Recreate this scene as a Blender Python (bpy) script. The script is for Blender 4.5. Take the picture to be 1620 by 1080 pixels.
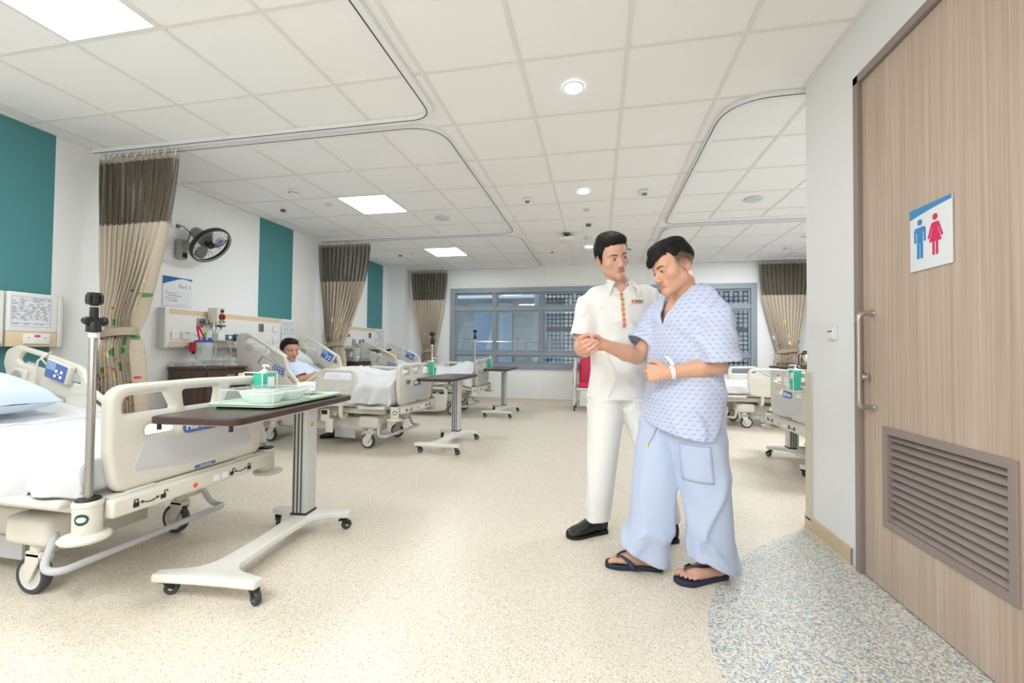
import bpy, bmesh, math, random
import numpy as np
from mathutils import Vector, Matrix, noise as mnoise
random.seed(7)
PI = math.pi
SC = bpy.context.scene
COL = SC.collection
D = bpy.data
for o in list(D.objects):
    D.objects.remove(o)

# ------------------------------------------------------------ camera
CAMH = 1.06
CEIL = CAMH + 1.6665
_F, _YAW, _PIT, _ROL = 677.04, .1998, .0214, .0104
_cy, _sy = math.cos(_YAW), math.sin(_YAW)
_f = Vector((-_sy*math.cos(_PIT), _cy*math.cos(_PIT), math.sin(_PIT)))
_r = Vector((_cy, _sy, 0)); _u = _r.cross(_f)
_r2 = math.cos(_ROL)*_r + math.sin(_ROL)*_u
_u2 = -math.sin(_ROL)*_r + math.cos(_ROL)*_u
cam = D.cameras.new('camera'); camo = D.objects.new('camera', cam); COL.objects.link(camo)
cam.sensor_fit = 'HORIZONTAL'; cam.sensor_width = 36.0
cam.lens = _F/1620*36.0; cam.clip_start = .05; cam.clip_end = 200
_m = Matrix((( _r2.x, _u2.x, -_f.x, 0), (_r2.y, _u2.y, -_f.y, 0), (_r2.z, _u2.z, -_f.z, CAMH), (0, 0, 0, 1)))
camo.matrix_world = _m
SC.camera = camo

# ------------------------------------------------------------ view, world, lights
SC.view_settings.view_transform = 'Standard'
SC.view_settings.look = 'None'
SC.view_settings.gamma = 1.0
SC.view_settings.use_curve_mapping = False
SC.view_settings.exposure = 0.25
W = D.worlds.new('daylight'); SC.world = W; W.use_nodes = True
_bg = W.node_tree.nodes['Background']
_bg.inputs[0].default_value = (.60, .68, .76, 1); _bg.inputs[1].default_value = 2.5
PANEL_E = 18.0        # ceiling light panels
DOWN_E = 115.0         # corridor downlights

def area(name, loc, sx, sy, power, col=(.93, .97, 1), rot=(0, 0, 0)):
    l = D.lights.new(name, 'AREA'); l.shape = 'RECTANGLE'; l.size = sx; l.size_y = sy
    l.energy = power; l.color = col
    o = D.objects.new(name, l); o.location = loc; o.rotation_euler = rot; COL.objects.link(o)
    return o
# fill lamps added behind the camera, unseen, to brighten the ward and washroom wall
area('fill_lamp', (-1.0, -.7, CEIL-.03), 2.4, 1.2, 76)
area('fill_lamp', (-2.55, -.1, CEIL-.03), .6, .6, 22)
# lamps over the right-hand bays, hidden behind the washroom wall
area('bay_lamp', (2.5, 4.5, CEIL-.03), .6, .6, 50)
area('bay_lamp', (2.5, 6.9, CEIL-.03), .6, .6, 30)
# ------------------------------------------------------------ helpers
def lin(c):
    return tuple(((x/255)/12.92 if x/255 <= .04045 else ((x/255+.055)/1.055)**2.4) for x in c)

class NT:
    """small node-tree writer"""
    def __init__(s, m):
        s.t = m.node_tree; s.n = s.t.nodes; s.l = s.t.links
    def add(s, typ, **kw):
        n = s.n.new(typ)
        for k, v in kw.items():
            if k.startswith('i_'):
                n.inputs[k[2:].replace('_', ' ')].default_value = v
            else:
                setattr(n, k, v)
        return n
    def link(s, a, b): s.l.new(a, b)
    def math(s, op, a, b=None, c=None):
        n = s.n.new('ShaderNodeMath'); n.operation = op
        for i, x in enumerate((a, b, c)):
            if x is None: continue
            if isinstance(x, (int, float)): n.inputs[i].default_value = x
            else: s.l.new(x, n.inputs[i])
        return n.outputs[0]
    def mix(s, f, a, b):
        n = s.n.new('ShaderNodeMix'); n.data_type = 'RGBA'
        for i, x in ((0, f), (6, a), (7, b)):
            if isinstance(x, (int, float)): n.inputs[i].default_value = x
            elif isinstance(x, tuple): n.inputs[i].default_value = x if len(x) == 4 else x+(1,)
            else: s.l.new(x, n.inputs[i])
        return n.outputs[2]

_mats = {}
def mat(name, col=(200, 200, 200), rough=.5, metal=0., spec=None, emit=None, trans=None, alpha=None, bump=None, ior=None, sheen=None, sss=None):
    if name in _mats: return _mats[name]
    m = D.materials.new(name); m.use_nodes = True
    b = m.node_tree.nodes['Principled BSDF']
    c = lin(col)+(1,)
    b.inputs['Base Color'].default_value = c
    b.inputs['Roughness'].default_value = rough
    b.inputs['Metallic'].default_value = metal
    if spec is not None: b.inputs['Specular IOR Level'].default_value = spec
    if emit:
        b.inputs['Emission Color'].default_value = c; b.inputs['Emission Strength'].default_value = emit
    if trans: b.inputs['Transmission Weight'].default_value = trans
    if ior: b.inputs['IOR'].default_value = ior
    if alpha is not None: b.inputs['Alpha'].default_value = alpha
    if sheen: b.inputs['Sheen Weight'].default_value = sheen
    if sss:
        b.inputs['Subsurface Weight'].default_value = sss
        b.inputs['Subsurface Radius'].default_value = (.012, .005, .003); b.inputs['Subsurface Scale'].default_value = 1.0
    if bump:   # (scale, strength)
        n = NT(m); tc = n.add('ShaderNodeTexCoord'); nz = n.add('ShaderNodeTexNoise', i_Scale=bump[0], i_Detail=4.0)
        bp = n.add('ShaderNodeBump', i_Strength=bump[1], i_Distance=.004)
        n.link(tc.outputs['Object'], nz.inputs['Vector']); n.link(nz.outputs[0], bp.inputs['Height']); n.link(bp.outputs[0], b.inputs['Normal'])
    _mats[name] = m
    return m

def bsdf(m): return m.node_tree.nodes['Principled BSDF']

class MB:
    def __init__(s):
        s.v = []; s.f = []; s.mi = []; s.uv = []
    def add(s, vs, fs, mi=0, M=None):
        o = len(s.v)
        if M is not None: vs = [M @ Vector(p) for p in vs]
        s.v.extend([tuple(p) for p in vs])
        for f in fs:
            s.f.append([i+o for i in f]); s.mi.append(mi)
        return s
    def box(s, c, d, mi=0, M=None):
        x, y, z = c; a, b, e = d[0]/2, d[1]/2, d[2]/2
        vs = [(x+i*a, y+j*b, z+k*e) for i in (-1, 1) for j in (-1, 1) for k in (-1, 1)]
        fs = [(0, 1, 3, 2), (4, 6, 7, 5), (0, 4, 5, 1), (2, 3, 7, 6), (0, 2, 6, 4), (1, 5, 7, 3)]
        return s.add(vs, fs, mi, M)
    def rbox(s, c, d, r, n=3, mi=0, M=None):
        bm = bmesh.new(); bmesh.ops.create_cube(bm, size=1)
        for v in bm.verts: v.co = Vector((v.co.x*d[0], v.co.y*d[1], v.co.z*d[2]))
        bmesh.ops.bevel(bm, geom=bm.edges[:], offset=min(r, min(d)*.49), segments=n, profile=.5, affect='EDGES')
        bm.verts.index_update()
        vs = [(v.co.x+c[0], v.co.y+c[1], v.co.z+c[2]) for v in bm.verts]; fs = [[v.index for v in f.verts] for f in bm.faces]
        bm.free(); return s.add(vs, fs, mi, M)
    def tube(s, path, r, n=10, closed=False, mi=0, M=None, cap=True, flat=1.0):
        P = [Vector(p) for p in path]; N = len(P); vs = []; fs = []
        T = []
        for i in range(N):
            a = P[(i-1) % N] if (closed or i > 0) else P[i]
            b = P[(i+1) % N] if (closed or i < N-1) else P[i]
            t = (b-a); T.append(t.normalized() if t.length > 1e-9 else Vector((0, 0, 1)))
        up = Vector((0, 0, 1)) if abs(T[0].z) < .9 else Vector((0, 1, 0))
        x = T[0].cross(up).normalized()
        for i in range(N):
            x = (x - T[i]*x.dot(T[i])).normalized(); y = T[i].cross(x)
            rr = r[i] if isinstance(r, (list, tuple)) else r
            for k in range(n):
                a = 2*PI*k/n
                vs.append(P[i] + x*(math.cos(a)*rr) + y*(math.sin(a)*rr*flat))
        for i in range(N if closed else N-1):
            j = (i+1) % N
            for k in range(n):
                l = (k+1) % n
                fs.append((i*n+k, i*n+l, j*n+l, j*n+k))
        if cap and not closed:
            fs.append(tuple(range(n))[::-1]); fs.append(tuple((N-1)*n+k for k in range(n)))
        return s.add(vs, fs, mi, M)
    def lathe(s, prof, c=(0, 0, 0), n=24, axis='z', mi=0, M=None):
        vs = []; fs = []
        for (r, z) in prof:
            for k in range(n):
                a = 2*PI*k/n; p = (r*math.cos(a), r*math.sin(a), z)
                if axis == 'x': p = (p[2], p[0], p[1])
                if axis == 'y': p = (p[1], p[2], p[0])
                vs.append((p[0]+c[0], p[1]+c[1], p[2]+c[2]))
        for i in range(len(prof)-1):
            for k in range(n):
                l = (k+1) % n
                fs.append((i*n+k, i*n+l, (i+1)*n+l, (i+1)*n+k))
        ring = prof[0] == prof[-1]
        if prof[0][0] > 1e-6 and not ring: fs.append(tuple(range(n))[::-1])
        if prof[-1][0] > 1e-6 and not ring: fs.append(tuple((len(prof)-1)*n+k for k in range(n)))
        return s.add(vs, fs, mi, M)
    def grid(s, P, mi=0, M=None, flip=False):
        R = len(P); Cn = len(P[0]); vs = [p for row in P for p in row]; fs = []
        for i in range(R-1):
            for j in range(Cn-1):
                q = (i*Cn+j, i*Cn+j+1, (i+1)*Cn+j+1, (i+1)*Cn+j)
                fs.append(q[::-1] if flip else q)
        return s.add(vs, fs, mi, M)
    def prism(s, poly, z0, z1, mi=0, M=None):
        n = len(poly)
        vs = [(x, y, z0) for x, y in poly]+[(x, y, z1) for x, y in poly]
        fs = [tuple(range(n))[::-1], tuple(range(n, 2*n))]+[(i, (i+1) % n, n+(i+1) % n, n+i) for i in range(n)]
        return s.add(vs, fs, mi, M)
    def plate(s, outer, holes=(), t=.02, bev=.006, res=3, mi=0, M=None):
        """flat slab in xy with holes and rounded edges (thickness t about z=0)"""
        cu = D.curves.new('tmp', 'CURVE'); cu.dimensions = '2D'; cu.fill_mode = 'BOTH'
        bev = min(bev, t/2)
        cu.extrude = max(t/2-bev, 0); cu.bevel_depth = bev; cu.bevel_resolution = res; cu.offset = -bev
        for pts in [outer]+list(holes):
            sp = cu.splines.new('POLY'); sp.points.add(len(pts)-1); sp.use_cyclic_u = True
            for i, p in enumerate(pts): sp.points[i].co = (p[0], p[1], 0, 1)
        return s._curve(cu, mi, M)
    def text(s, body, size, t=.001, align='CENTER', mi=0, M=None, bold=0):
        cu = D.curves.new('tmp', 'FONT'); cu.body = body; cu.size = size; cu.extrude = t/2
        cu.align_x = align; cu.align_y = 'CENTER'; cu.offset = bold; cu.resolution_u = 3
        return s._curve(cu, mi, M)
    def _curve(s, cu, mi, M):
        ob = D.objects.new('tmp', cu); COL.objects.link(ob)
        dg = bpy.context.evaluated_depsgraph_get(); ev = ob.evaluated_get(dg)
        me = D.meshes.new_from_object(ev)
        vs = [v.co.copy() for v in me.vertices]; fs = [list(p.vertices) for p in me.polygons]
        D.objects.remove(ob); D.curves.remove(cu); D.meshes.remove(me)
        return s.add(vs, fs, mi, M)
    def build(s, name, mats, parent=None, loc=(0, 0, 0), rot=(0, 0, 0), ang=40, smooth=True, weld=True):
        me = D.meshes.new(name); me.from_pydata(s.v, [], s.f); me.validate()
        if not isinstance(mats, (list, tuple)): mats = [mats]
        for m in mats: me.materials.append(m)
        if len(mats) > 1 and len(s.mi) == len(me.polygons): me.polygons.foreach_set('material_index', s.mi)
        if weld:
            bm = bmesh.new(); bm.from_mesh(me); bmesh.ops.remove_doubles(bm, verts=bm.verts, dist=1e-6)
            bmesh.ops.recalc_face_normals(bm, faces=bm.faces); bm.to_mesh(me); bm.free()
        if smooth:
            me.polygons.foreach_set('use_smooth', [True]*len(me.polygons)); me.set_sharp_from_angle(angle=math.radians(ang))
        o = D.objects.new(name, me); COL.objects.link(o); o.location = loc; o.rotation_euler = rot
        if parent: o.parent = parent
        return o

def frame(x, y, z, o=(0, 0, 0)):
    """matrix whose columns are the given axes: maps local xyz to them"""
    return Matrix(((x[0], y[0], z[0], o[0]), (x[1], y[1], z[1], o[1]), (x[2], y[2], z[2], o[2]), (0, 0, 0, 1)))
def rotz(a): return Matrix.Rotation(a, 4, 'Z')

def rpoly(pts, n=5):
    """polygon with a radius at every corner: pts (x, y, r)"""
    out = []; N = len(pts)
    for i in range(N):
        p = Vector(pts[i][:2]); r = pts[i][2]
        a = Vector(pts[i-1][:2])-p; b = Vector(pts[(i+1) % N][:2])-p
        if r <= 1e-6: out.append(tuple(p)); continue
        la, lb = a.length, b.length; a.normalize(); b.normalize()
        ang = math.acos(max(-1, min(1, a.dot(b))))
        d = min(r/math.tan(ang/2), la*.49, lb*.49)
        p0, p1 = p+a*d, p+b*d
        for k in range(n+1):
            t = k/n
            out.append(tuple((1-t)**2*p0+2*t*(1-t)*p+t*t*p1))
    return out
def rpath(pts, n=6):
    """open 3D path with rounded corners: pts (x,y,z,r)"""
    out = []
    for i, q in enumerate(pts):
        p = Vector(q[:3]); r = q[3] if len(q) > 3 else 0
        if i in (0, len(pts)-1) or r <= 0: out.append(p); continue
        a = Vector(pts[i-1][:3])-p; b = Vector(pts[i+1][:3])-p
        la, lb = a.length, b.length; a.normalize(); b.normalize()
        ang = math.acos(max(-1, min(1, a.dot(b))))
        d = min(r/max(math.tan(ang/2), 1e-3), la*.49, lb*.49)
        p0, p1 = p+a*d, p+b*d
        for k in range(n+1):
            t = k/n; out.append((1-t)**2*p0+2*t*(1-t)*p+t*t*p1)
    return out
def rect(x0, y0, x1, y1, r=0.0, n=4): return rpoly([(x0, y0, r), (x1, y0, r), (x1, y1, r), (x0, y1, r)], n)
def circ(x, y, r, n=20): return [(x+r*math.cos(2*PI*k/n), y+r*math.sin(2*PI*k/n)) for k in range(n)]

def thing(name, label, cat, loc=(0, 0, 0), rz=0., group=None):
    o = D.objects.new(name, None); COL.objects.link(o); o.location = loc; o.rotation_euler = (0, 0, rz)
    o.empty_display_size = .05
    return tag(o, label, cat, group)
def tag(o, label, cat, group=None):
    o['label'] = label; o['category'] = cat
    if group: o['group'] = group
    return o
def struct(o): o['kind'] = 'structure'; return o
def part(o, label): o['label'] = label; return o
def dup(o, parent=None, loc=None, label=None, group=None, rz=None):
    c = o.copy(); COL.objects.link(c)
    if parent is not None: c.parent = parent
    if loc is not None: c.location = loc
    if rz is not None: c.rotation_euler = (0, 0, rz)
    if label: c['label'] = label
    if group: c['group'] = group
    for ch in o.children: dup(ch, c)
    return c
# ------------------------------------------------------------ materials of the room
WHITE = mat('white_paint', (243, 244, 243), .55)
def wall_left_mat():
    m = mat('painted_wall_stripes', (236, 237, 236), .6); n = NT(m); b = bsdf(m)
    tc = n.add('ShaderNodeTexCoord'); sp = n.add('ShaderNodeSeparateXYZ'); n.link(tc.outputs['Object'], sp.inputs[0])
    y = sp.outputs[1]; acc = None
    for a, e in ((1.96, 2.575), (4.66, 5.268), (7.26, 7.835)):
        k = n.math('MULTIPLY', n.math('GREATER_THAN', y, a), n.math('LESS_THAN', y, e))
        acc = k if acc is None else n.math('ADD', acc, k)
    n.link(n.mix(acc, lin((243, 244, 243)), lin((78, 140, 144))), b.inputs['Base Color'])
    return m
def floor_mat(name, cols, scale):
    m = mat(name, cols[0][0], .34); n = NT(m); b = bsdf(m)
    tc = n.add('ShaderNodeTexCoord')
    vo = n.add('ShaderNodeTexVoronoi', i_Scale=scale); n.link(tc.outputs['Object'], vo.inputs['Vector'])
    sp = n.add('ShaderNodeSeparateColor'); n.link(vo.outputs['Color'], sp.inputs[0])
    cr = n.add('ShaderNodeValToRGB'); cr.color_ramp.interpolation = 'CONSTANT'
    el = cr.color_ramp.elements
    while len(el) < len(cols): el.new(.5)
    for e, (c, p) in zip(el, cols): e.position = p; e.color = lin(c)+(1,)
    n.link(sp.outputs[0], cr.inputs[0])
    nz = n.add('ShaderNodeTexNoise', i_Scale=1.3, i_Detail=3.0); n.link(tc.outputs['Object'], nz.inputs['Vector'])
    n.link(n.mix(n.math('MULTIPLY', nz.outputs[0], .12), cr.outputs[0], lin((214, 205, 188))), b.inputs['Base Color'])
    b.inputs['Specular IOR Level'].default_value = .45
    return m
FLOOR = floor_mat('cream_speckled_vinyl', [((231, 221, 204), 0), ((223, 211, 191), .35), ((239, 232, 218), .6), ((204, 190, 168), .86), ((180, 166, 145), .95)], 250)
FLOORB = floor_mat('blue_speckled_vinyl', [((222, 222, 214), 0), ((168, 182, 192), .3), ((213, 198, 172), .5), ((238, 236, 228), .62), ((132, 151, 170), .8), ((192, 170, 140), .93)], 150)
COVE = mat('tan_cove', (214, 192, 158), .45)
TILE = mat('mineral_tile', (250, 250, 249), .8, bump=(220, .08))
TBAR = mat('tee_bar', (236, 235, 231), .55)
ALU = mat('white_track', (243, 244, 246), .4)
SLOT = mat('dark_slot', (35, 35, 38), .6)
GREYF = mat('grey_window_frame', (146, 155, 163), .42)
BEIGE = mat('beige_guard', (221, 211, 195), .5)

LW, BW, RW, FW = -4.23, 8.35, 3.95, -2.6      # left, back, right, front wall planes
NX, NY = 1.26, 2.95                           # washroom block: face x, end y
def quad(name, pts, m, kind=True):
    b = MB(); b.add(pts, [tuple(range(len(pts)))]); o = b.build(name, m, smooth=False, weld=False); return struct(o)
def slab(name, c, d, m):
    return struct(MB().box(c, d).build(name, m, smooth=False))

# floor with the blue vinyl let in by the washroom
edge = [(1.30, 2.95), (1.06, 2.775), (.90, 2.63), (.769, 2.485), (.68, 2.37), (.61, 2.26), (.545, 2.14), (.49, 2.02), (.445, 1.90), (.415, 1.78), (.402, 1.66), (.402, 1.54), (.42, 1.40), (.46, 1.25), (.52, 1.10), (.62, .92), (.75, .74), (.92, .55), (1.1, .42), (1.26, .35)]
pf = MB()
for i in range(len(edge)-1):
    (x0, y0), (x1, y1) = edge[i], edge[i+1]
    pf.add([(LW-.2, y0, 0), (x0, y0, 0), (x1, y1, 0), (LW-.2, y1, 0)], [(0, 3, 2, 1)])
pf.add([(LW-.2, FW-.2, 0), (RW+.2, FW-.2, 0), (RW+.2, .35, 0), (LW-.2, .35, 0)], [(0, 1, 2, 3)])
pf.add([(LW-.2, 2.95, 0), (RW+.2, 2.95, 0), (RW+.2, BW+.2, 0), (LW-.2, BW+.2, 0)], [(0, 1, 2, 3)])
struct(pf.build('floor', FLOOR, smooth=False, weld=False))
pb = MB()
for i in range(len(edge)-1):
    (x0, y0), (x1, y1) = edge[i], edge[i+1]
    pb.add([(x0, y0, 0), (RW+.2, y0, 0), (RW+.2, y1, 0), (x1, y1, 0)], [(0, 3, 2, 1)])
struct(pb.build('floor_entrance', FLOORB, smooth=False, weld=False))

# walls
WLM = wall_left_mat()
slab('wall_left', (LW-.1, (BW+FW)/2, CEIL/2+.1), (.2, BW-FW+.4, CEIL+.3), WLM)
slab('column_left', (LW+.17, 8.2, CEIL/2+.05), (.34, .34, CEIL+.1), WHITE)
slab('wall_right', (RW+.1, (BW+NY)/2, CEIL/2+.1), (.2, BW-NY+.4, CEIL+.3), WHITE)
slab('wall_front', ((LW+NX)/2, FW-.1, CEIL/2+.1), (NX-LW+.6, .2, CEIL+.3), WHITE)
WX0, WX1, WZ0, WZ1 = -2.985, 2.765, .70, 2.315
bw = MB()
bw.box(((LW+WX0)/2-.1, BW+.1, CEIL/2+.1), (WX0-LW+.2, .2, CEIL+.3)); bw.box(((RW+WX1)/2+.1, BW+.1, CEIL/2+.1), (RW-WX1+.2, .2, CEIL+.3))
bw.box(((WX0+WX1)/2, BW+.1, WZ0/2), (WX1-WX0, .2, WZ0)); bw.box(((WX0+WX1)/2, BW+.1, (WZ1+CEIL)/2+.12), (WX1-WX0, .2, CEIL-WZ1+.24))
for x in (-1.05, .9):        # panel joints
    bw.box((x, BW-.001, WZ0/2), (.004, .003, WZ0), 1); bw.box((x, BW-.001, (WZ1+CEIL)/2), (.004, .003, CEIL-WZ1), 1)
struct(bw.build('wall_back', [WHITE, mat('joint', (205, 208, 208), .6)], smooth=False))
# washroom block with the door opening
DY0, DY1, DZ = 1.24, 2.42, 2.44
wb = MB()
wb.box((NX+.1, (DY1+NY)/2, CEIL/2+.05), (.2, NY-DY1, CEIL+.1)); wb.box((NX+.1, (DY0+FW)/2, CEIL/2+.05), (.2, DY0-FW, CEIL+.1))
wb.box((NX+.1, (DY0+DY1)/2, (DZ+CEIL)/2+.05), (.2, DY1-DY0, CEIL-DZ+.1))
struct(wb.build('wall_washroom', WHITE, smooth=False))
slab('wall_washroom_end', ((NX+.2+RW)/2, NY-.1, CEIL/2+.05), (RW-NX-.2, .2, CEIL+.1), WHITE)
slab('wall_washroom_inside', (NX+1.0, (DY0+DY1)/2, CEIL/2), (.1, 1.6, CEIL), WHITE)
g = MB(); g.prism(rpoly([(NX-.012, NY-.07, .004), (NX-.012, NY+.012, .02), (NX+.08, NY+.012, .004), (NX+.08, NY, 0), (NX, NY, 0), (NX, NY-.07, 0)]), .06, .945)
struct(g.build('trim_corner_guard', BEIGE))

# cove skirting
def cove(name, pts):
    b = MB()
    prof = [(0, .105), (.010, .105), (.012, .098), (.010, .05), (.018, .022), (.045, .004), (.05, 0)]
    P = []
    for (x, y, nx, ny) in pts: P.append([(x+nx*a, y+ny*a, z) for a, z in prof])
    b.grid(P); o = b.build(name, [FLOOR]); struct(o)
    t = MB()
    P = [[(x+nx*a, y+ny*a, z) for a, z in ((0, .118), (.013, .116), (.014, .104), (0, .103))] for (x, y, nx, ny) in pts]
    t.grid(P); struct(t.build(name.replace('baseboard', 'trim_skirting'), COVE))
cove('baseboard_back', [(LW, BW, 0, -1), (RW, BW, 0, -1)])
cove('baseboard_left', [(LW, FW, 1, 0), (LW, BW, 1, 0)])
cove('baseboard_right', [(RW, NY, -1, 0), (RW, BW, -1, 0)])
b = MB(); P = [[(NX-a, y, z) for a, z in ((0, .085), (.010, .083), (.012, .07), (.012, .005), (.02, 0))] for y in (DY1+.05, NY+.01)]
b.grid(P); struct(b.build('baseboard_washroom', COVE))

# ceiling: lay-in tiles between flush tee bars, 0.6 m module
GX = lambda c: .6*c-1.654
GY = lambda r: .6*r+2.394
cb = MB()
cb.add([(LW-.1, FW-.1, CEIL+.006), (RW+.1, FW-.1, CEIL+.006), (RW+.1, BW+.1, CEIL+.006), (LW-.1, BW+.1, CEIL+.006)], [(0, 3, 2, 1)])
struct(cb.build('ceiling', TILE, smooth=False, weld=False))
cb = MB()
c = -4
while GX(c) < RW: cb.box((GX(c), (FW+BW)/2, CEIL+.004), (.024, BW-FW, .008)); c += 1
r = -8
while GY(r) < BW: cb.box(((LW+RW)/2, GY(r), CEIL+.0043), (RW-LW, .021, .008)); r += 1
cb.box((LW+.012, (FW+BW)/2, CEIL+.003), (.024, BW-FW, .01)); cb.box(((LW+RW)/2, BW-.012, CEIL+.003), (RW-LW, .024, .01))
cb.box((NX-.012, (FW+NY)/2, CEIL+.003), (.024, NY-FW, .01))
struct(cb.build('ceiling_grid', TBAR, smooth=False))

# recessed light panels
PANEL = mat('lit_diffuser', (246, 251, 255), .5, emit=PANEL_E)
PFR = mat('panel_frame', (244, 244, 242), .4)
def panel(c, r, label):
    t = thing('ceiling_light', label, 'ceiling light', (GX(c)+.3, GY(r)+.3, CEIL), 0, 'square recessed ceiling lights')
    MB().box((0, 0, .0015), (.555, .555, .003)).build('diffuser', PANEL, t, smooth=False)
    f = MB().plate(rect(-.287, -.287, .287, .287), [rect(-.277, -.277, .277, .277)], .008, .001); f.build('frame', PFR, t)
    return t
panel(-2, 3, 'square lit ceiling panel above the second bed, left of the big speaker disc')
panel(-2, 7, 'small-looking square lit ceiling panel over the farthest left bed')
panel(-2, -2, 'square lit ceiling panel cut off by the top left of the frame')
for c, r in ((-2, -6), ):
    pass
DOWN = mat('lit_downlight', (250, 252, 255), .5, emit=DOWN_E)
def downlight(x, y, label):
    t = thing('downlight', label, 'ceiling light', (x, y, CEIL), 0, 'round corridor downlights')
    MB().lathe([(0, .002), (.056, .002), (.056, -.001), (0, -.001)]).build('lens', DOWN, t)
    MB().lathe([(.057, .004), (.057, -.004), (.066, -.005), (.07, 0), (.07, .004), (.057, .004)]).build('rim', PFR, t)
downlight(-.166, 2.695, 'large round downlight glowing above the corridor, nearest of the three')
downlight(-.166, 4.489, 'round downlight midway along the corridor ceiling between two square sensors')
downlight(-.16, 6.9, 'small far round downlight showing beside the hair of the man in white')

# curtain tracks
def track(name, pts, inner, label):
    """pts 3D rounded path, hanging from the ceiling; inner = +1/-1 side of the slot"""
    P = rpath(pts, 10); t = thing(name, label, 'curtain track', (0, 0, 0), 0, 'ceiling curtain tracks')
    def ribbon(o0, o1, z0, z1):
        rows = []
        for i, p in enumerate(P):
            a = P[max(i-1, 0)]; q = P[min(i+1, len(P)-1)]; d = (q-a).normalized(); n = Vector((-d.y, d.x, 0))*inner
            rows.append([p+n*o0+Vector((0, 0, z1)), p+n*o1+Vector((0, 0, z1)), p+n*o1+Vector((0, 0, z0)), p+n*o0+Vector((0, 0, z0)), p+n*o0+Vector((0, 0, z1))])
        return MB().grid(rows)
    ribbon(-.032, .018, -.026, 0.004).build('rail', ALU, t)
    ribbon(.006, .013, -.0275, -.02).build('glider_slot', SLOT, t)
    return t
Z0 = CEIL
track('curtain_track', [(LW, 2.835, Z0), (-1.15, 2.835, Z0, .17), (-1.15, FW, Z0)], -1, 'white curtain track curving round the nearest left bed, at top left of the ceiling')
track('curtain_track', [(LW, 2.935, Z0), (-1.165, 2.935, Z0, .27), (-1.165, 5.815, Z0, .17), (LW, 5.815, Z0)], -1, 'white curtain track looping over the second left bed')
track('curtain_track', [(LW, 5.915, Z0), (-1.115, 5.915, Z0, .27), (-1.115, 8.27, Z0, .17), (LW, 8.27, Z0)], -1, 'white curtain track looping over the farthest left bed beside the window wall')
track('curtain_track', [(RW, 2.985, Z0), (.825, 2.985, Z0, .30), (.825, 5.735, Z0, .17), (RW, 5.735, Z0)], 1, 'white curtain track with round corners over the near right-hand bay')
track('curtain_track', [(RW, 5.86, Z0), (.85, 5.86, Z0, .27), (.85, 8.26, Z0, .17), (RW, 8.26, Z0)], 1, 'white curtain track over the far right-hand bay, above the two standing men')

# back window
def window():
    t = struct(D.objects.new('window_1', None)); COL.objects.link(t); t.location = (0, BW, 0)
    f = MB()
    xs = [WX0, -2.045, -1.10, -.13, .82, 1.78, WX1]
    zs = [WZ0, 1.005, 1.895, WZ1]
    fw = .10
    f.plate(rect(WX0, WZ0, WX1, WZ1), [rect(WX0+fw, WZ0+.10, WX1-fw, WZ1-fw)], .11, .006, M=frame((1, 0, 0), (0, 0, 1), (0, -1, 0), (0, .02, 0)))
    for x in xs[1:-1]:
        f.box((x, .03, (WZ0+WZ1)/2), (.062, .09, WZ1-WZ0-.16)); f.box((x, -.02, (WZ0+WZ1)/2), (.02, .02, WZ1-WZ0-.16))
    for z in zs[1:-1]: f.box(((WX0+WX1)/2, .03, z), (WX1-WX0-.16, .08, .07))
    f.build('window_frame', GREYF, t, ang=30)
    fr = MB()
    X = [WX0+fw] + xs[1:-1] + [WX1-fw]
    for i in range(len(X)-1):
        a = X[i]+(.031 if i else 0); b = X[i+1]-(.031 if i < len(X)-2 else 0)
        for z0, z1 in ((WZ0+.10, .97), (1.04, 1.86), (1.93, WZ1-fw)):
            fr.plate(rect(a, z0, b, z1), [rect(a+.032, z0+.032, b-.032, z1-.032)], .05, .004, M=frame((1, 0, 0), (0, 0, 1), (0, -1, 0), (0, .035, 0)))
    fr.build('sash', GREYF, t, ang=30)
    gl = mat('window_glass', (225, 236, 240), .0); n = NT(gl)
    out = [x for x in n.n if x.type == 'OUTPUT_MATERIAL'][0]
    tr = n.add('ShaderNodeBsdfTransparent'); tr.inputs[0].default_value = (.80, .85, .88, 1)
    gs = n.add('ShaderNodeBsdfGlossy'); gs.inputs['Roughness'].default_value = .0
    fz = n.add('ShaderNodeFresnel', i_IOR=1.75); mx = n.add('ShaderNodeMixShader')
    n.link(fz.outputs[0], mx.inputs[0]); n.link(tr.outputs[0], mx.inputs[1]); n.link(gs.outputs[0], mx.inputs[2]); n.link(mx.outputs[0], out.inputs[0])
    MB().box(((WX0+WX1)/2, .05, (WZ0+WZ1)/2), (WX1-WX0-.1, .006, WZ1-WZ0-.1)).build('pane', gl, t, smooth=False)
    rl = MB()
    for x0, x1 in zip(X[:-1], X[1:]):
        rl.tube([(x0+.04, -.005, 1.235), (x1-.04, -.005, 1.235)], .009, 8)
    rl.build('guard_rail', mat('steel_bright', (214, 218, 222), .25, 1.0), t)
window()

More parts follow.
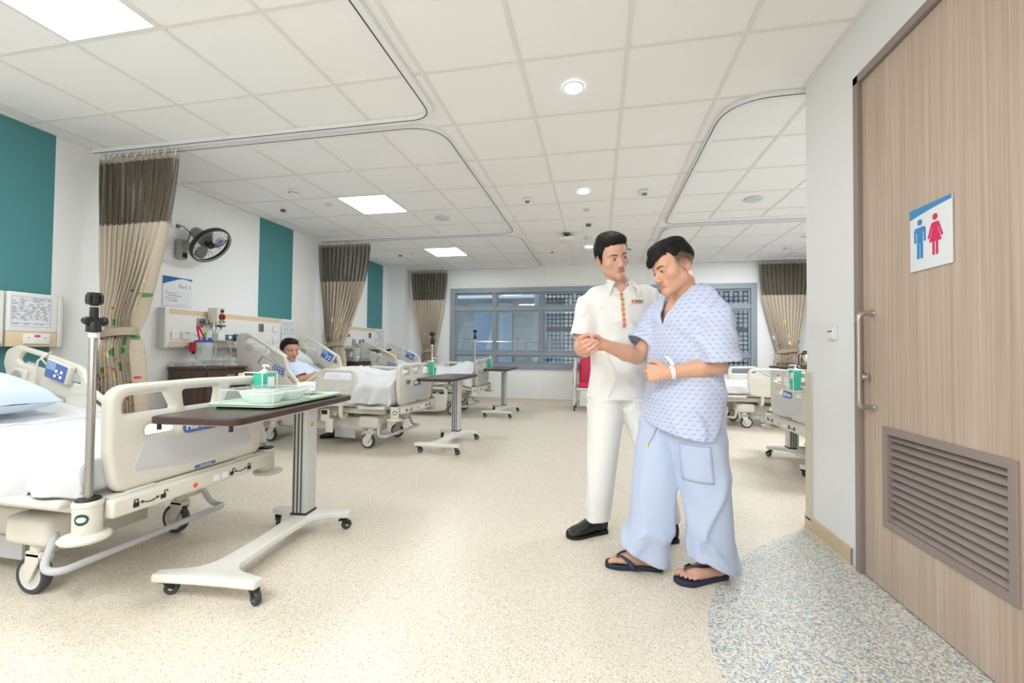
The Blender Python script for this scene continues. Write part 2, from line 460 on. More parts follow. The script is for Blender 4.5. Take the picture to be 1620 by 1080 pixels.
# what stands outside the window
def exterior():
    stone = mat('granite_cladding', (150, 150, 148), .8); n = NT(stone); b = bsdf(stone)
    tc = n.add('ShaderNodeTexCoord'); br = n.add('ShaderNodeTexBrick', i_Scale=1.0, i_Mortar_Size=.006, i_Brick_Width=.75, i_Row_Height=.37)
    br.inputs['Color1'].default_value = lin((150, 148, 142))+(1,); br.inputs['Color2'].default_value = lin((120, 121, 122))+(1,); br.inputs['Mortar'].default_value = lin((90, 92, 95))+(1,)
    mp = n.add('ShaderNodeMapping'); mp.inputs['Rotation'].default_value = (PI/2, 0, 0); n.link(tc.outputs['Object'], mp.inputs[0]); n.link(mp.outputs[0], br.inputs['Vector'])
    nz = n.add('ShaderNodeTexNoise', i_Scale=40.0, i_Detail=4.0); n.link(tc.outputs['Object'], nz.inputs['Vector'])
    n.link(n.mix(n.math('MULTIPLY', nz.outputs[0], .6), br.outputs[0], lin((96, 100, 104))), b.inputs['Base Color'])
    dim = mat('facade_glass', (118, 134, 148), .2)
    t = thing('outside_building', 'stone and blue glass building seen through the far window', 'building', (0, 12.5, -6))
    w = MB(); gl = MB(); ledge = MB()
    w.box((-1, .4, 9), (16, .5, 18)); w.build('wall', stone, t, smooth=False)
    for fl in range(-1, 2):
        z = 6+.30+fl*3.3
        for i, (x0, x1) in enumerate([(-7.2, -5.6), (-5.0, -4.35), (-3.75, -2.55), (-1.55, -.55), (.1, 1.2), (2.0, 3.2)]):
            gl.box(((x0+x1)/2, .14, z+1.05), (x1-x0, .06, 2.3))
        ledge.box((-1, .05, z+2.42), (16, .35, .16))
    gl.build('window', dim, t, smooth=False); ledge.build('ledge', mat('pale_ledge', (205, 212, 216), .6), t, smooth=False)
    # perforated metal screen nearer the glass
    pm = mat('perforated_metal', (58, 52, 50), .6); n = NT(pm); b = bsdf(pm)
    tc = n.add('ShaderNodeTexCoord'); sp = n.add('ShaderNodeSeparateXYZ'); n.link(tc.outputs['Object'], sp.inputs[0])
    u = n.math('DIVIDE', sp.outputs[0], .092); v = n.math('DIVIDE', sp.outputs[2], .092)
    du = n.math('SUBTRACT', n.math('FRACT', u), .5); dv = n.math('SUBTRACT', n.math('FRACT', v), .5)
    wn = n.add('ShaderNodeTexWhiteNoise', noise_dimensions='2D'); cv = n.add('ShaderNodeCombineXYZ')
    n.link(n.math('FLOOR', u), cv.inputs[0]); n.link(n.math('FLOOR', n.math('DIVIDE', v, 2)), cv.inputs[1]); n.link(cv.outputs[0], wn.inputs['Vector'])
    slot = n.math('GREATER_THAN', wn.outputs[0], .86)
    dv2 = n.math('MULTIPLY', dv, n.math('SUBTRACT', 1, slot))
    d = n.math('SQRT', n.math('ADD', n.math('MULTIPLY', du, du), n.math('MULTIPLY', dv2, dv2)))
    hole = n.math('LESS_THAN', d, .40)
    band = n.math('GREATER_THAN', n.math('FRACT', n.math('DIVIDE', sp.outputs[2], .92)), .1)
    hole = n.math('MULTIPLY', hole, band)
    n.link(n.math('SUBTRACT', 1, hole), b.inputs['Alpha'])
    s = MB().box((1.66, 0, 0), (5.6, .012, 5)).build('perforated_screen', pm, None, loc=(-.02, 9.6, 1.5), smooth=False)
    tag(s, 'dark metal screen with rows of round holes outside the window', 'screen')
    bk = MB(); bk.box((1.9, 0, 0), (5.4, .1, 5.2)); bo = bk.build('pale_backing_wall', mat('pale_back', (214, 224, 230), .7), None, loc=(0, 10.4, 1.5), smooth=False)
    tag(bo, 'pale wall showing through the holes of the perforated screen', 'wall')
    po = MB().rbox((0, 0, 0), (.16, .16, 5.2), .01).build('outside_post', mat('pale_post', (190, 204, 212), .5), None, loc=(-1.32, 9.4, 1.5))
    tag(po, 'pale grey square post at the edge of the perforated screen', 'post')
exterior()
# ------------------------------------------------------------ furniture materials
BED = mat('bed_plastic', (220, 216, 205), .42)
BEDM = mat('bed_enamel', (220, 216, 205), .38)
BEDD = mat('bed_grey_panel', (196, 197, 200), .45)
BEDL = mat('bed_inset_grey', (206, 206, 210), .4)
BLUE = mat('label_blue', (84, 114, 176), .45)
BLUEL = mat('label_pale_blue', (146, 172, 214), .45)
INK = mat('white_print', (245, 246, 248), .5)
BLACK = mat('black_plastic', (22, 22, 24), .42)
TYRE = mat('dark_tyre', (62, 64, 70), .55)
HUBM = mat('pale_hub', (212, 210, 202), .4)
STEEL = mat('brushed_steel', (168, 164, 158), .33, 1.0)
CHROME = mat('chrome', (215, 216, 218), .14, 1.0)
ORANGE = mat('orange_dot', (255, 96, 40), .5)
SHEET = mat('white_sheet', (214, 215, 218), .8, sheen=.2, bump=(60, .12))
PILLOWM = mat('pale_blue_pillowcase', (204, 219, 233), .85, sheen=.2)
MATT = mat('mattress_cover', (214, 222, 222), .7)
WOODD = mat('dark_wenge', (74, 52, 46), .38)
def wood_dark():
    m = WOODD; n = NT(m); b = bsdf(m)
    tc = n.add('ShaderNodeTexCoord'); mp = n.add('ShaderNodeMapping'); mp.inputs['Scale'].default_value = (60, 60, 2.5)
    nz = n.add('ShaderNodeTexNoise', i_Scale=1.0, i_Detail=3.0); n.link(tc.outputs['Object'], mp.inputs[0]); n.link(mp.outputs[0], nz.inputs['Vector'])
    cr = n.add('ShaderNodeValToRGB'); cr.color_ramp.elements[0].position = .35; cr.color_ramp.elements[1].position = .7
    cr.color_ramp.elements[0].color = lin((58, 40, 36))+(1,); cr.color_ramp.elements[1].color = lin((88, 64, 56))+(1,)
    n.link(nz.outputs[0], cr.inputs[0]); n.link(cr.outputs[0], b.inputs['Base Color'])
wood_dark()
WTOP = mat('wenge_laminate_top', (78, 66, 62), .3)
WEDGE = mat('wenge_edge', (62, 42, 38), .4)
MAPLE = mat('maple_laminate', (226, 205, 170), .45)
TEAL_B = mat('green_bottle', (64, 190, 160), .35)
WPL = mat('white_plastic', (240, 240, 240), .35)
GREYP = mat('warm_grey_plastic', (168, 166, 158), .45)

# silhouette plane maps: local 2D (a, b) -> world axes
XZ = lambda y=0., x=0., z=0.: frame((1, 0, 0), (0, 0, 1), (0, -1, 0), (x, y, z))        # faces -y
YZ = lambda x=0., y=0., z=0.: frame((0, 1, 0), (0, 0, 1), (1, 0, 0), (x, y, z))         # faces +x
YZm = lambda x=0., y=0., z=0.: frame((0, -1, 0), (0, 0, 1), (-1, 0, 0), (x, y, z))      # faces -x

def caster_mb(r=.075, w=.034):
    """wheel about the local y axis with its centre at the origin"""
    t = MB(); t.lathe([(r*.74, -w*.42), (r*.93, -w/2), (r, -w*.28), (r, w*.28), (r*.93, w/2), (r*.74, w*.42), (r*.74, -w*.42)], n=28, axis='y')
    h = MB(); h.lathe([(0, -w*.46), (r*.2, -w*.46), (r*.24, -w*.36), (r*.6, -w*.3), (r*.75, -w*.44), (r*.75, w*.44), (r*.6, w*.3), (r*.24, w*.36), (r*.2, w*.46), (0, w*.46)], n=28, axis='y')
    return t, h

def rotxz(a, px, pz):
    """matrix turning the local (x,z) about the hip (px,pz): raises the -x side by a"""
    return Matrix.Translation((px, 0, pz)) @ Matrix.Rotation(a, 4, 'Y') @ Matrix.Translation((-px, 0, -pz))

HIP = (-1.15, .52)
_hr = [(-3.999, .944), (-3.977, 1.034), (-3.87, 1.063), (-3.641, 1.015), (-3.310, .922), (-3.235, .79), (-3.08, .702), (-3.065, .625), (-3.127, .599), (-3.227, .575), (-3.90, .66)]
_hh = [(-3.870, .965), (-3.824, 1.020), (-3.607, .972), (-3.387, .900), (-3.322, .850), (-3.316, .80), (-3.416, .831), (-3.637, .906), (-3.846, .945)]
_h2 = [(-3.245, .735), (-3.17, .708), (-3.107, .664), (-3.110, .638), (-3.231, .700)]
def _flat(p, a=math.radians(11.5)):
    dx, dz = p[0]+3.05, p[1]-.52
    c, s_ = math.cos(a), math.sin(a)
    return (dx*c - dz*s_ + HIP[0], dx*s_ + dz*c + HIP[1])
HR = rpoly([_flat(p)+(.07,) for p in _hr]); HH = rpoly([_flat(p)+(.05,) for p in _hh]); H2 = rpoly([_flat(p)+(.02,) for p in _h2])
FR = rpoly([(-1.07, .70, .02), (-.92, .803, .05), (-.82, .852, .06), (-.44, .842, .07), (-.425, .716, .04), (-.455, .478, .05), (-.62, .455, .05), (-.98, .436, .05), (-1.04, .46, .04), (-1.05, .6, .03)])
FH = rpoly([(-.845, .738, .03), (-.815, .815, .03), (-.49, .808, .03), (-.482, .735, .03)])
FS = rpoly([(-1.03, .690, .012), (-.905, .757, .012), (-.895, .742, .012), (-1.02, .680, .012)])

def on_rail(mb, body, side, depth, a=0, px=0, pz=0): pass

def head_rail(root, side, ang):
    """siderail of the backrest; side -1/+1 in local y; outer face carries the keypad, inner face the pendant"""
    y = side*.465
    M = rotxz(ang, *HIP)
    m = MB(); m.plate(HR, [HH, H2], .034, .014, M=M @ XZ(y))
    rail = m.build('head_siderail', BED, root)
    # raised panel on the outside, keypad within
    c = [_flat(p) for p in ((-3.60, .86), (-3.28, .80), (-3.27, .70), (-3.64, .765))]
    kp = MB(); kp.plate(rpoly([p+(.012,) for p in c]), (), .006, .002, M=M @ XZ(y+side*.019)); kp.build('keypad_frame', BLUE, rail)
    def shr(P, k):
        cx = sum(p[0] for p in P)/len(P); cz = sum(p[1] for p in P)/len(P)
        return [(cx+(p[0]-cx)*k, cz+(p[1]-cz)*k) for p in P]
    k2 = MB(); k2.plate(rpoly([p+(.01,) for p in shr(c, .92)]), (), .007, .002, M=M @ XZ(y+side*.0195)); k2.build('keypad_plate', BED, rail)
    q = [(c[0][0]*.45+c[1][0]*.55, c[0][1]*.45+c[1][1]*.55-.018), (c[1][0]-.018, c[1][1]-.012), (c[2][0]-.018, c[2][1]+.012), (c[3][0]*.45+c[2][0]*.55, c[3][1]*.45+c[2][1]*.55+.018)]
    k3 = MB(); k3.plate(rpoly([p+(.012,) for p in q]), (), .008, .002, M=M @ XZ(y+side*.020)); k3.build('keypad', BLUE, rail)
    kb = MB()
    for i in range(4):
        for j in range(2):
            u = .16+.22*i; v = .3+.4*j
            p = [(q[0][k]*(1-u)+q[1][k]*u)*(1-v)+(q[3][k]*(1-u)+q[2][k]*u)*v for k in (0, 1)]
            kb.plate(circ(p[0], p[1], .0085, 10), (), .003, .001, M=M @ XZ(y+side*.0245))
    kb.build('button', INK, rail)
    # small emblem plate and handle spot
    em = MB(); p0 = _flat((-3.80, .90)); em.plate(rect(p0[0]-.045, p0[1]-.045, p0[0]+.045, p0[1]+.045, .008), (), .004, .0015, M=M @ XZ(y+side*.0185)); em.build('angle_gauge', BEDL, rail)
    em = MB(); em.tube([(p0[0]-.03+.01*i, y+side*.0215, p0[1]+.012-.03*math.sin(PI*i/6)) for i in range(7)], .002, 5, M=M); em.build('gauge_mark', BLUE, rail)
    # inside: pendant, speaker, latch
    yi = y-side*.019
    sp = MB(); s0 = _flat((-3.825, .846)); sp.plate(rect(s0[0]-.065, s0[1]-.06, s0[0]+.065, s0[1]+.06, .02), (), .022, .008, M=M @ XZ(yi-side*.006)); sp.build('speaker_box', BED, rail)
    sg = MB(); sg.plate(circ(s0[0]-.01, s0[1], .046, 24), (), .006, .002, M=M @ XZ(yi-side*.018)); sg.build('speaker_grille', GREYP, rail)
    pd = [_flat(p) for p in ((-3.524, .971), (-3.349, .920), (-3.383, .817), (-3.545, .864))]
    pb_ = MB(); pb_.plate(rpoly([p+(.014,) for p in shr(pd, 1.16)]), (), .04, .012, M=M @ XZ(yi-side*.022)); pend = pb_.build('control_pendant', BED, rail)
    pf_ = MB(); pf_.plate(rpoly([p+(.01,) for p in pd]), (), .004, .001, M=M @ XZ(yi-side*.0435)); pf_.build('pendant_face', BLUE, rail)
    pl = MB(); pm = [pd[0], tuple((pd[0][k]+pd[1][k])/2 for k in (0, 1)), tuple((sum(p[k] for p in pd))/4 for k in (0, 1)), tuple((pd[0][k]*.45+pd[3][k]*.55) for k in (0, 1))]
    pl.plate(rpoly([p+(.006,) for p in shr(pm, .9)]), (), .005, .001, M=M @ XZ(yi-side*.0440)); pl.build('pendant_window', BLUEL, rail)
    pbn = MB()
    for (u, v) in ((.55, .45), (.8, .42), (.52, .75), (.8, .72), (.66, .6)):
        p = [(pd[0][k]*(1-u)+pd[1][k]*u)*(1-v)+(pd[3][k]*(1-u)+pd[2][k]*u)*v for k in (0, 1)]
        pbn.plate(circ(p[0], p[1], .011 if v != .6 else .005, 10), (), .003, .001, M=M @ XZ(yi-side*.047))
    pbn.build('pendant_button', INK, rail)
    cd = MB(); a0 = _flat((-3.56, .93)); b0 = _flat((-3.60, .985)); d0 = _flat((-3.665, .80)); e0 = _flat((-3.67, .67))
    yy = yi-side*.02
    cd.tube([(a0[0], yy, a0[1]), ((a0[0]+b0[0])/2-.01, yy-side*.02, (a0[1]+b0[1])/2+.02), (b0[0], yi+side*.02, b0[1]+.035), (b0[0]-.02, yy-side*.012, b0[1]-.03), (d0[0]+.01, yy-side*.01, (b0[1]+d0[1])/2), (d0[0], yy, d0[1])], .006, 8, M=M)
    co = []
    for i in range(80):
        t = i/79; co.append((d0[0]+(e0[0]-d0[0])*t+.014*math.cos(t*2*PI*10), yy+.014*math.sin(t*2*PI*10), d0[1]+(e0[1]-d0[1])*t))
    cd.tube(co, .0055, 6, M=M); cd.build('coiled_cord', BED, rail)
    la = [_flat(p) for p in ((-3.60, .765), (-3.43, .715), (-3.43, .66), (-3.62, .70))]
    lb = MB(); lb.plate(rpoly([p+(.015,) for p in la]), (), .012, .005, M=M @ XZ(yi-side*.004)); lb.build('latch_plate', GREYP, rail)
    # mounting arm under the rail
    for u in (-1.62, -1.38): MB().rbox((u, y-side*.04, .50), (.06, .05, .20), .015, M=M).build('rail_arm', BEDM, rail)
    return rail

def foot_rail(root, side, drop=0.):
    y = side*(.465 + (.02 if drop else 0))
    m = MB(); m.plate(FR, [FH, FS], .036, .015, M=XZ(y, 0, -drop))
    rail = m.build('foot_siderail', BED, root)
    ln = MB(); ln.tube([(-1.02, y+side*.0185, .575-drop), (-.8, y+side*.0185, .618-drop), (-.6, y+side*.0185, .632-drop), (-.455, y+side*.0185, .636-drop)], .004, 6); ln.build('moulded_rib', BED, rail)
    for x in (-.93, -.62):
        a = MB(); a.tube(rpath([(x, y-side*.005, .50-drop*.4, 0), (x, y-side*.01, .35, .05), (x, y-side*.07, .33, .05), (x, y-side*.10, .36)]), .024, 10)
        a.build('support_arm', BEDM, rail)
    if not drop:
        l = MB(); l.rbox((-.80, y+side*.0, .355), (.10, .035, .13), .012, M=Matrix.Translation((0, 0, 0))); l.rbox((-.75, y, .25), (.09, .03, .15), .012)
        l.build('release_lever', BEDM, rail)
        d = MB(); d.box((-.80, y+side*.019, .39), (.07, .004, .045)); d.build('lever_window', BLACK, rail)
    return rail

def make_bed(name, label, loc, rz, back, near_side, near_foot, far_foot=True, near_head=True, far_head=True, wheel_x=-.43, pole_side=-1, group='adjustable hospital beds'):
    t = thing(name, label, 'hospital bed', loc, rz, group)
    # footboard, slightly bowed
    FB = rpoly([(-.37, .472, .06), (.37, .472, .06), (.402, .64, .12), (.405, .905, .085), (0, .912, .3), (-.405, .905, .085), (-.402, .64, .12)], 6)
    h1 = rpoly([(-.345, .785, .018), (-.132, .785, .012), (-.17, .864, .02), (-.345, .858, .035)])
    h1m = [(-a, b) for a, b in h1][::-1]
    h2 = rpoly([(-.082, .785, .012), (.082, .785, .012), (.095, .866, .02), (-.095, .866, .02)])
    s1 = rect(-.255, .682, -.11, .727, .022); s1m = [(-a, b) for a, b in s1][::-1]
    m = MB(); m.plate(FB, [h1, h2, h1m, s1, s1m], .052, .022, res=4, M=YZ())
    fb = m.build('footboard', BED, t)
    m = MB(); m.plate(rpoly([(-.31, .55, .02), (-.262, .668, .02), (0, .655, .3), (.262, .668, .02), (.31, .55, .02), (0, .512, .4)]), (), .004, .001, M=YZ(.0262)); part(m.build('inset_panel', BEDL, fb), 'light grey inset panel on the footboard')
    m = MB(); m.plate(rect(-.095, .662, .095, .722, .026), (), .006, .002, M=YZ(.0265)); lp = m.build('name_plate', BLUE, fb)
    m = MB(); m.text('Hill-Rom', .046, .0012, M=YZ(.0304, 0, .692), bold=.0012); m.build('lettering', INK, lp)
    m = MB(); m.plate(rect(-.03, .485, .08, .50, .002), (), .003, .0005, M=YZ(.0262)); sl = m.build('model_strip', BLUE, fb)
    m = MB(); m.text('AvantGuard', .013, .001, M=YZ(.0285, .025, .492)); m.build('lettering', INK, sl)
    for s in (-1, 1): MB().rbox((-.005, s*.27, .458), (.07, .12, .035), .008).build('board_foot', BED, fb)
    # end beam with pole sockets
    m = MB(); m.rbox((.045, 0, .428), (.05, .82, .072), .012); m.rbox((.0, 0, .455), (.06, .78, .03), .006); eb = m.build('end_beam', BEDM, t)
    for s in (-1, 1):
        m = MB()
        m.lathe([(.0, .345), (.042, .345), (.044, .36), (.044, .455), (.047, .458), (.047, .47), (.042, .476), (.02, .476)], (0.0, s*.445, 0), 24)
        m.lathe([(.0, .322), (.04, .322), (.072, .332), (.078, .342), (.072, .35), (.045, .356), (0, .356)], (0.005, s*.455, 0), 28)
        so = m.build('corner_socket', BEDM, t)
        m = MB(); m.lathe([(.018, .474), (.030, .474), (.04, .480), (.036, .484), (.019, .484)], (0, s*.445, 0), 24); part(m.build('socket_cap', BLACK, so), 'black socket cap')
    for nm_, lab_, mm_, da, dz in (('oval_emblem', 'dark green oval emblem', mat('emblem_green', (22, 74, 58), .4), .52, .021), ('emblem_mark', 'white mark in the emblem', INK, .34, .010)):
        rows = []
        for i in range(13):
            q = -1+2*i/12; hh = dz*math.sqrt(max(0, 1-q*q)); a = near_side*1.02+q*da; rr = .0449 if nm_ == 'oval_emblem' else .0453
            rows.append([(rr*math.cos(a), near_side*.445+rr*math.sin(a), .415-hh), (rr*math.cos(a), near_side*.445+rr*math.sin(a), .415+hh)])
        part(MB().grid(rows).build(nm_, mm_, eb), lab_)
    for (yy, sgn) in ((-.27, 1), (.19, -1)):
        m = MB()
        for k, (dy, op) in enumerate(((-.055*sgn, 0), (.055*sgn, 1))):
            m.box((.0715, yy+dy, .421), (.002, .022, .018))
            m.tube([(.0715, yy+dy-.007+(op*.012), .43), (.0715, yy+dy-.006+(op*.012), .443), (.0715, yy+dy+.006+(op*.012), .443), (.0715, yy+dy+.007+(op*.012), .436 if op else .43)], .0022, 6)
        m.tube([(.0715, yy-.03+.006*i, .426-.008*math.sin(PI*i/10)) for i in range(11)], .0022, 6)
        m.add([(.0715, yy-.03, .418), (.0715, yy-.04, .428), (.0715, yy-.026, .432)], [(0, 1, 2)]); m.add([(.0715, yy+.03, .418), (.0715, yy+.04, .428), (.0715, yy+.026, .432)], [(0, 1, 2)])
        part(m.build('lock_symbol', BLACK, eb, weld=False), 'black padlock and arrow symbol')
    m = MB(); m.lathe([(0, -.001), (.011, -.001), (.011, .001), (0, .001)], (.0715, -.065, .421), 16, axis='x'); part(m.build('dot_sticker', ORANGE, eb), 'orange dot sticker')
    for yy in (.045, .092): MB().box((.0712, yy, .424), (.001, .035, .03)).build('paper_sticker', INK, eb)
    # deck, side frames, undercarriage
    m = MB(); m.rbox((-1.08, 0, .465), (2.08, .84, .03), .01)
    for s in (-1, 1): m.rbox((-.26, s*.42, .452), (.32, .12, .036), .016)
    m.rbox((-.08, 0, .452), (.10, .80, .03), .012); m.build('mattress_deck', BED, t)
    m = MB()
    for s in (-1, 1): m.rbox((-1.12, s*.33, .40), (1.9, .05, .06), .01)
    for x in (-.45, -1.0, -1.7): m.rbox((x, 0, .41), (.06, .68, .05), .01)
    m.build('lift_frame', BEDM, t)
    m = MB(); m.rbox((wheel_x-.68, 0, .235), (1.15, .46, .16), .03); m.rbox((wheel_x-.05, 0, .27), (.16, .64, .12), .035)
    m.box((wheel_x-.12, 0, .19), (.05, .44, .16))
    for x in (wheel_x-.25, wheel_x-1.15): m.rbox((x, 0, .36), (.10, .3, .12), .02)
    for s in (-1, 1): m.rbox((wheel_x+.01, s*.315, .28), (.24, .11, .125), .03, M=Matrix.Translation((0, 0, 0)))
    m.rbox((wheel_x-1.25, 0, .27), (.16, .7, .10), .03)
    m.build('base_frame', BEDM, t)
    MB().box((wheel_x-.35, .234*near_side, .13), (.26, .01, .1)).build('cover_panel', BEDD, t)
    MB().rbox((wheel_x-.72, near_side*.36, .36), (.14, .05, .07), .01).build('control_box', BEDD, t)
    MB().rbox((wheel_x-.42, near_side*.35, .36), (.10, .05, .05), .008).build('connector_box', BED, t)
    m = MB(); zz = .15
    m.tube(rpath([(wheel_x+.06, -.315, .30, 0), (wheel_x+.13, -.335, .265, .04), (wheel_x+.15, -.39, zz, .05), (wheel_x+.24, -.39, zz, .07), (wheel_x+.24, .39, zz, .07), (wheel_x+.15, .39, zz, .05), (wheel_x+.13, .335, .265, .04), (wheel_x+.06, .315, .30)], 6), .015, 12)
    m.build('pedal_bar', BEDD, t)
    for x in (wheel_x, wheel_x-1.25):
        for s in (-1, 1):
            fk = MB(); fk.lathe([(0, .235), (.03, .235), (.034, .215), (.034, .19), (0, .18)], (x+.02, s*.315, 0), 16)
            for q in (-1, 1): fk.prism(rpoly([(-.03, .07, .01), (.0, .06, .01), (.05, .15, .02), (.05, .19, .01), (-.02, .19, .01)]), -.004, .004, M=XZ(s*.315+q*.024, x, 0))
            fk.rbox((x+.015, s*.315, .172), (.09, .056, .03), .01)
            f = fk.build('caster_fork', BEDM, t)
            a, b = caster_mb(.08, .038)
            w = a.build('caster_wheel', TYRE, f, loc=(x-.012, s*.315, .0805)); hb = b.build('wheel_hub', HUBM, f, loc=(x-.012, s*.315, .0805))
    # headboard
    m = MB(); m.plate(rpoly([(-.42, .45, .05), (.42, .45, .05), (.45, 1.02, .1), (-.45, 1.02, .1)]), [rect(-.34, .86, -.06, .96, .03), rect(.06, .86, .34, .96, .03)], .045, .02, M=YZ(-2.2))
    m.rbox((-2.17, 0, .43), (.08, .8, .06), .01); m.build('headboard', BED, t)
    # rails
    for s, hd, ft in ((near_side, near_head, near_foot), (-near_side, far_head, 0. if far_foot else None)):
        if hd: head_rail(t, s, back)
        if ft is not None: foot_rail(t, s, ft)
    # mattress along the deck profile
    def prof(x, up):
        if x >= HIP[0]: return (x, .48+up)
        q = rotxz(back, *HIP) @ Vector((x, 0, .48+up)); return (q.x, q.z)
    m = MB(); rows = []
    sec = rpoly([(-.43, 0, .02), (.43, 0, .02), (.43, .13, .045), (-.43, .13, .045)], 4)
    xs = [-.045, -.05, -.06, -.2, -.5, -.8, -1.05, -1.12, -1.15, -1.18, -1.25, -1.5, -1.8, -2.08, -2.10, -2.105]
    for i, x in enumerate(xs):
        k = .94 if i in (0, len(xs)-1) else 1.0
        rows.append([((q := prof(x, z*k + (1-k)*.06))[0], y*k, q[1]) for y, z in sec+[sec[0]]])
    m.grid(rows); m.add(rows[0][:-1], [tuple(range(len(sec)))]); m.add(rows[-1][:-1], [tuple(range(len(sec)))[::-1]])
    m.build('mattress', MATT, t)
    return t

def fbm(x, y, z=0., o=3): return mnoise.fractal(Vector((x, y, z)), 1.0, 2.0, o)
def drape(name, root, prof, x0, x1, half, hem_n, hem_f, crown, seed, wr=.012, nx=110, ny=140, label=None, m=SHEET, foot_hang=None, hemvar=.02):
    """cloth laid over the bed: prof(x)->(X,Z) top line; hangs to hem heights at both sides; crown(x,v)->extra height"""
    rows = []
    for i in range(nx+1):
        x = x0+(x1-x0)*i/nx; X, Z = prof(x)
        hn = hem_n(x) if callable(hem_n) else hem_n; hf = hem_f(x) if callable(hem_f) else hem_f
        hn += hemvar*fbm(x*5, seed); hf += hemvar*fbm(x*5, seed+9)
        dn, df = max(Z-hn, .01), max(Z-hf, .01); L = dn+2*half+df; row = []
        for j in range(ny+1):
            s = L*j/ny
            R = .05
            if s < dn-R: y = -half-.012; z = hn+s; side = 1
            elif s < dn+R: a = (s-dn+R)/(2*R); y = -half-.012+.05*a*a; z = Z-R*(1-a)**2*1.0+0; side = 1-a
            elif s < L-df-R: y = -half+(s-dn); z = Z; side = 0
            elif s < L-df+R: a = (s-(L-df-R))/(2*R); y = half+.012-.05*(1-a)**2; z = Z-R*a*a; side = a
            else: y = half+.012; z = Z-(s-(L-df)); side = 1
            v = max(-1, min(1, y/half))
            top = 1-side
            z += crown(x, v)*top
            n = fbm(x*3.1+seed, s*2.3, seed)*.6+fbm(x*7+seed, s*5+x*3, seed+3)*.4
            ridge = math.exp(-(fbm(x*1.5+s*1.6, s*1.9-x*1.2, seed+5, 2)/.10)**2)+.7*math.exp(-(fbm(x*3.6-s*.8, s*1.6+x*.8, seed+15, 2)/.09)**2)
            z += top*wr*(n+.75*ridge)
            y += (-1 if s < L/2 else 1)*side*wr*(.8*n+1.3*math.sin(x*26+2.4*math.sin(s*7+seed))*min(1, abs(Z-z)/.15)+1.0)
            row.append((X, y, z))
        rows.append(row)
    if foot_hang:
        last = rows[-1]
        for k in range(1, 9):
            u = k/8
            rows.append([(p[0]+.018*math.sin(u*PI/2), p[1]*(1-.012*u), p[2]-(max(p[2]-foot_hang, 0))*u**1.3) for p in last])
    mb = MB().grid(rows)
    o = mb.build(name, m, root, ang=180, weld=False)
    md = o.modifiers.new('thick', 'SOLIDIFY'); md.thickness = .006; md.offset = 1
    if label: part(o, label)
    return o

def pillow(name, label, loc, sx, sy, h, rot, m=PILLOWM, group=None):
    rows = []; N = 22
    for i in range(N+1):
        row = []
        for j in range(N+1):
            u, v = 2*i/N-1, 2*j/N-1
            e = (1-abs(u)**3.2)*(1-abs(v)**3.2); pin = 1-.07*(1-abs(u))*abs(v)**4
            row.append((u*sx/2*(1-.06*(1-v*v)*abs(u)**6), v*sy/2*(1-.06*(1-u*u)*abs(v)**6), h/2*max(e, 0)**.5+.008*fbm(u*2.5, v*2.5, sx)))
        rows.append(row)
    mb = MB().grid(rows); mb.grid([[(p[0], p[1], -p[2]*.8) for p in r] for r in rows], flip=True)
    o = mb.build(name, m, None, loc=loc, rot=rot, ang=180)
    return tag(o, label, 'pillow', group)

LB = math.radians
bed1 = make_bed('hospital_bed', 'empty beige hospital bed in the front left corner with an upright pole at its foot', (-1.9, 1.735, 0), 0, LB(11.5), -1, None, far_foot=False, near_head=False, wheel_x=-.46)
bed2 = make_bed('hospital_bed', 'beige hospital bed with raised rails where a man in a patterned gown sits up', (-2.02, 4.51, 0), LB(-2.5), LB(24.5), -1, 0., wheel_x=-.37)
bed3 = make_bed('hospital_bed', 'hospital bed farthest back on the left, beside the window wall, with a lowered near rail', (-1.94, 7.02, 0), 0, LB(20), -1, .385, wheel_x=-.39)
bedR2 = make_bed('hospital_bed', 'hospital bed at the far right, seen side on behind the patient in pale blue', (1.60, 6.95, 0), PI, LB(4), 1, 0., wheel_x=-.45)
bedR1 = make_bed('hospital_bed', 'hospital bed on the right whose footboard is half hidden by the washroom wall', (1.68, 4.24, 0), PI, LB(10), 1, None, wheel_x=-.45)

def bprof(back, top):
    def f(x):
        if x >= HIP[0]: return (x, top)
        p = rotxz(back, *HIP) @ Vector((x, 0, top)); return (p.x, p.z)
    return f
# bed linen
sh = drape('bed_sheet', None, bprof(LB(11.5), .617), -1.95, -.035, .44, lambda x: .445+.03*(x+.3 > 0)-.05*max(0, min(1, (-.35-x)/.6)), .50, lambda x, v: .012*(1-v*v), 3.1, .016, foot_hang=.50)
sh.location = (-1.9, 1.735, 0); tag(sh, 'rumpled white sheet covering the empty front bed', 'bed sheet', 'white bed linen')
dv = drape('duvet', None, lambda x: (x, .655+.05*min(1, (x+1.2)/.3)), -1.18, -.045, .445, lambda x: .49, .56,
           lambda x, v: (.115+.02*math.sin(x*6))*(1-abs(v)**2.2)*min(1, max(0, (x+1.25)/.2)), 8.4, .026, m=SHEET, foot_hang=.50)
dv.location = (-2.02, 4.51, 0); dv.rotation_euler = (0, 0, LB(-2.5)); tag(dv, 'thick white duvet over the legs of the man sitting up in bed', 'duvet', 'white bed linen')
dv = drape('duvet', None, lambda x: (x, .665+.04*math.exp(-((x+.35)/.2)**2)), -1.18, -.045, .445, lambda x: .47-.05*math.sin(x*4), .5,
           lambda x, v: .09*(1-abs(v)**2.2)+.07*math.exp(-((x+.25)/.16)**2)*(1-v*v), 5.2, .025, nx=60, ny=70, foot_hang=.5)
dv.location = (-1.94, 7.02, 0); tag(dv, 'white duvet peaked over the feet of the patient lying in the farthest left bed', 'duvet', 'white bed linen')
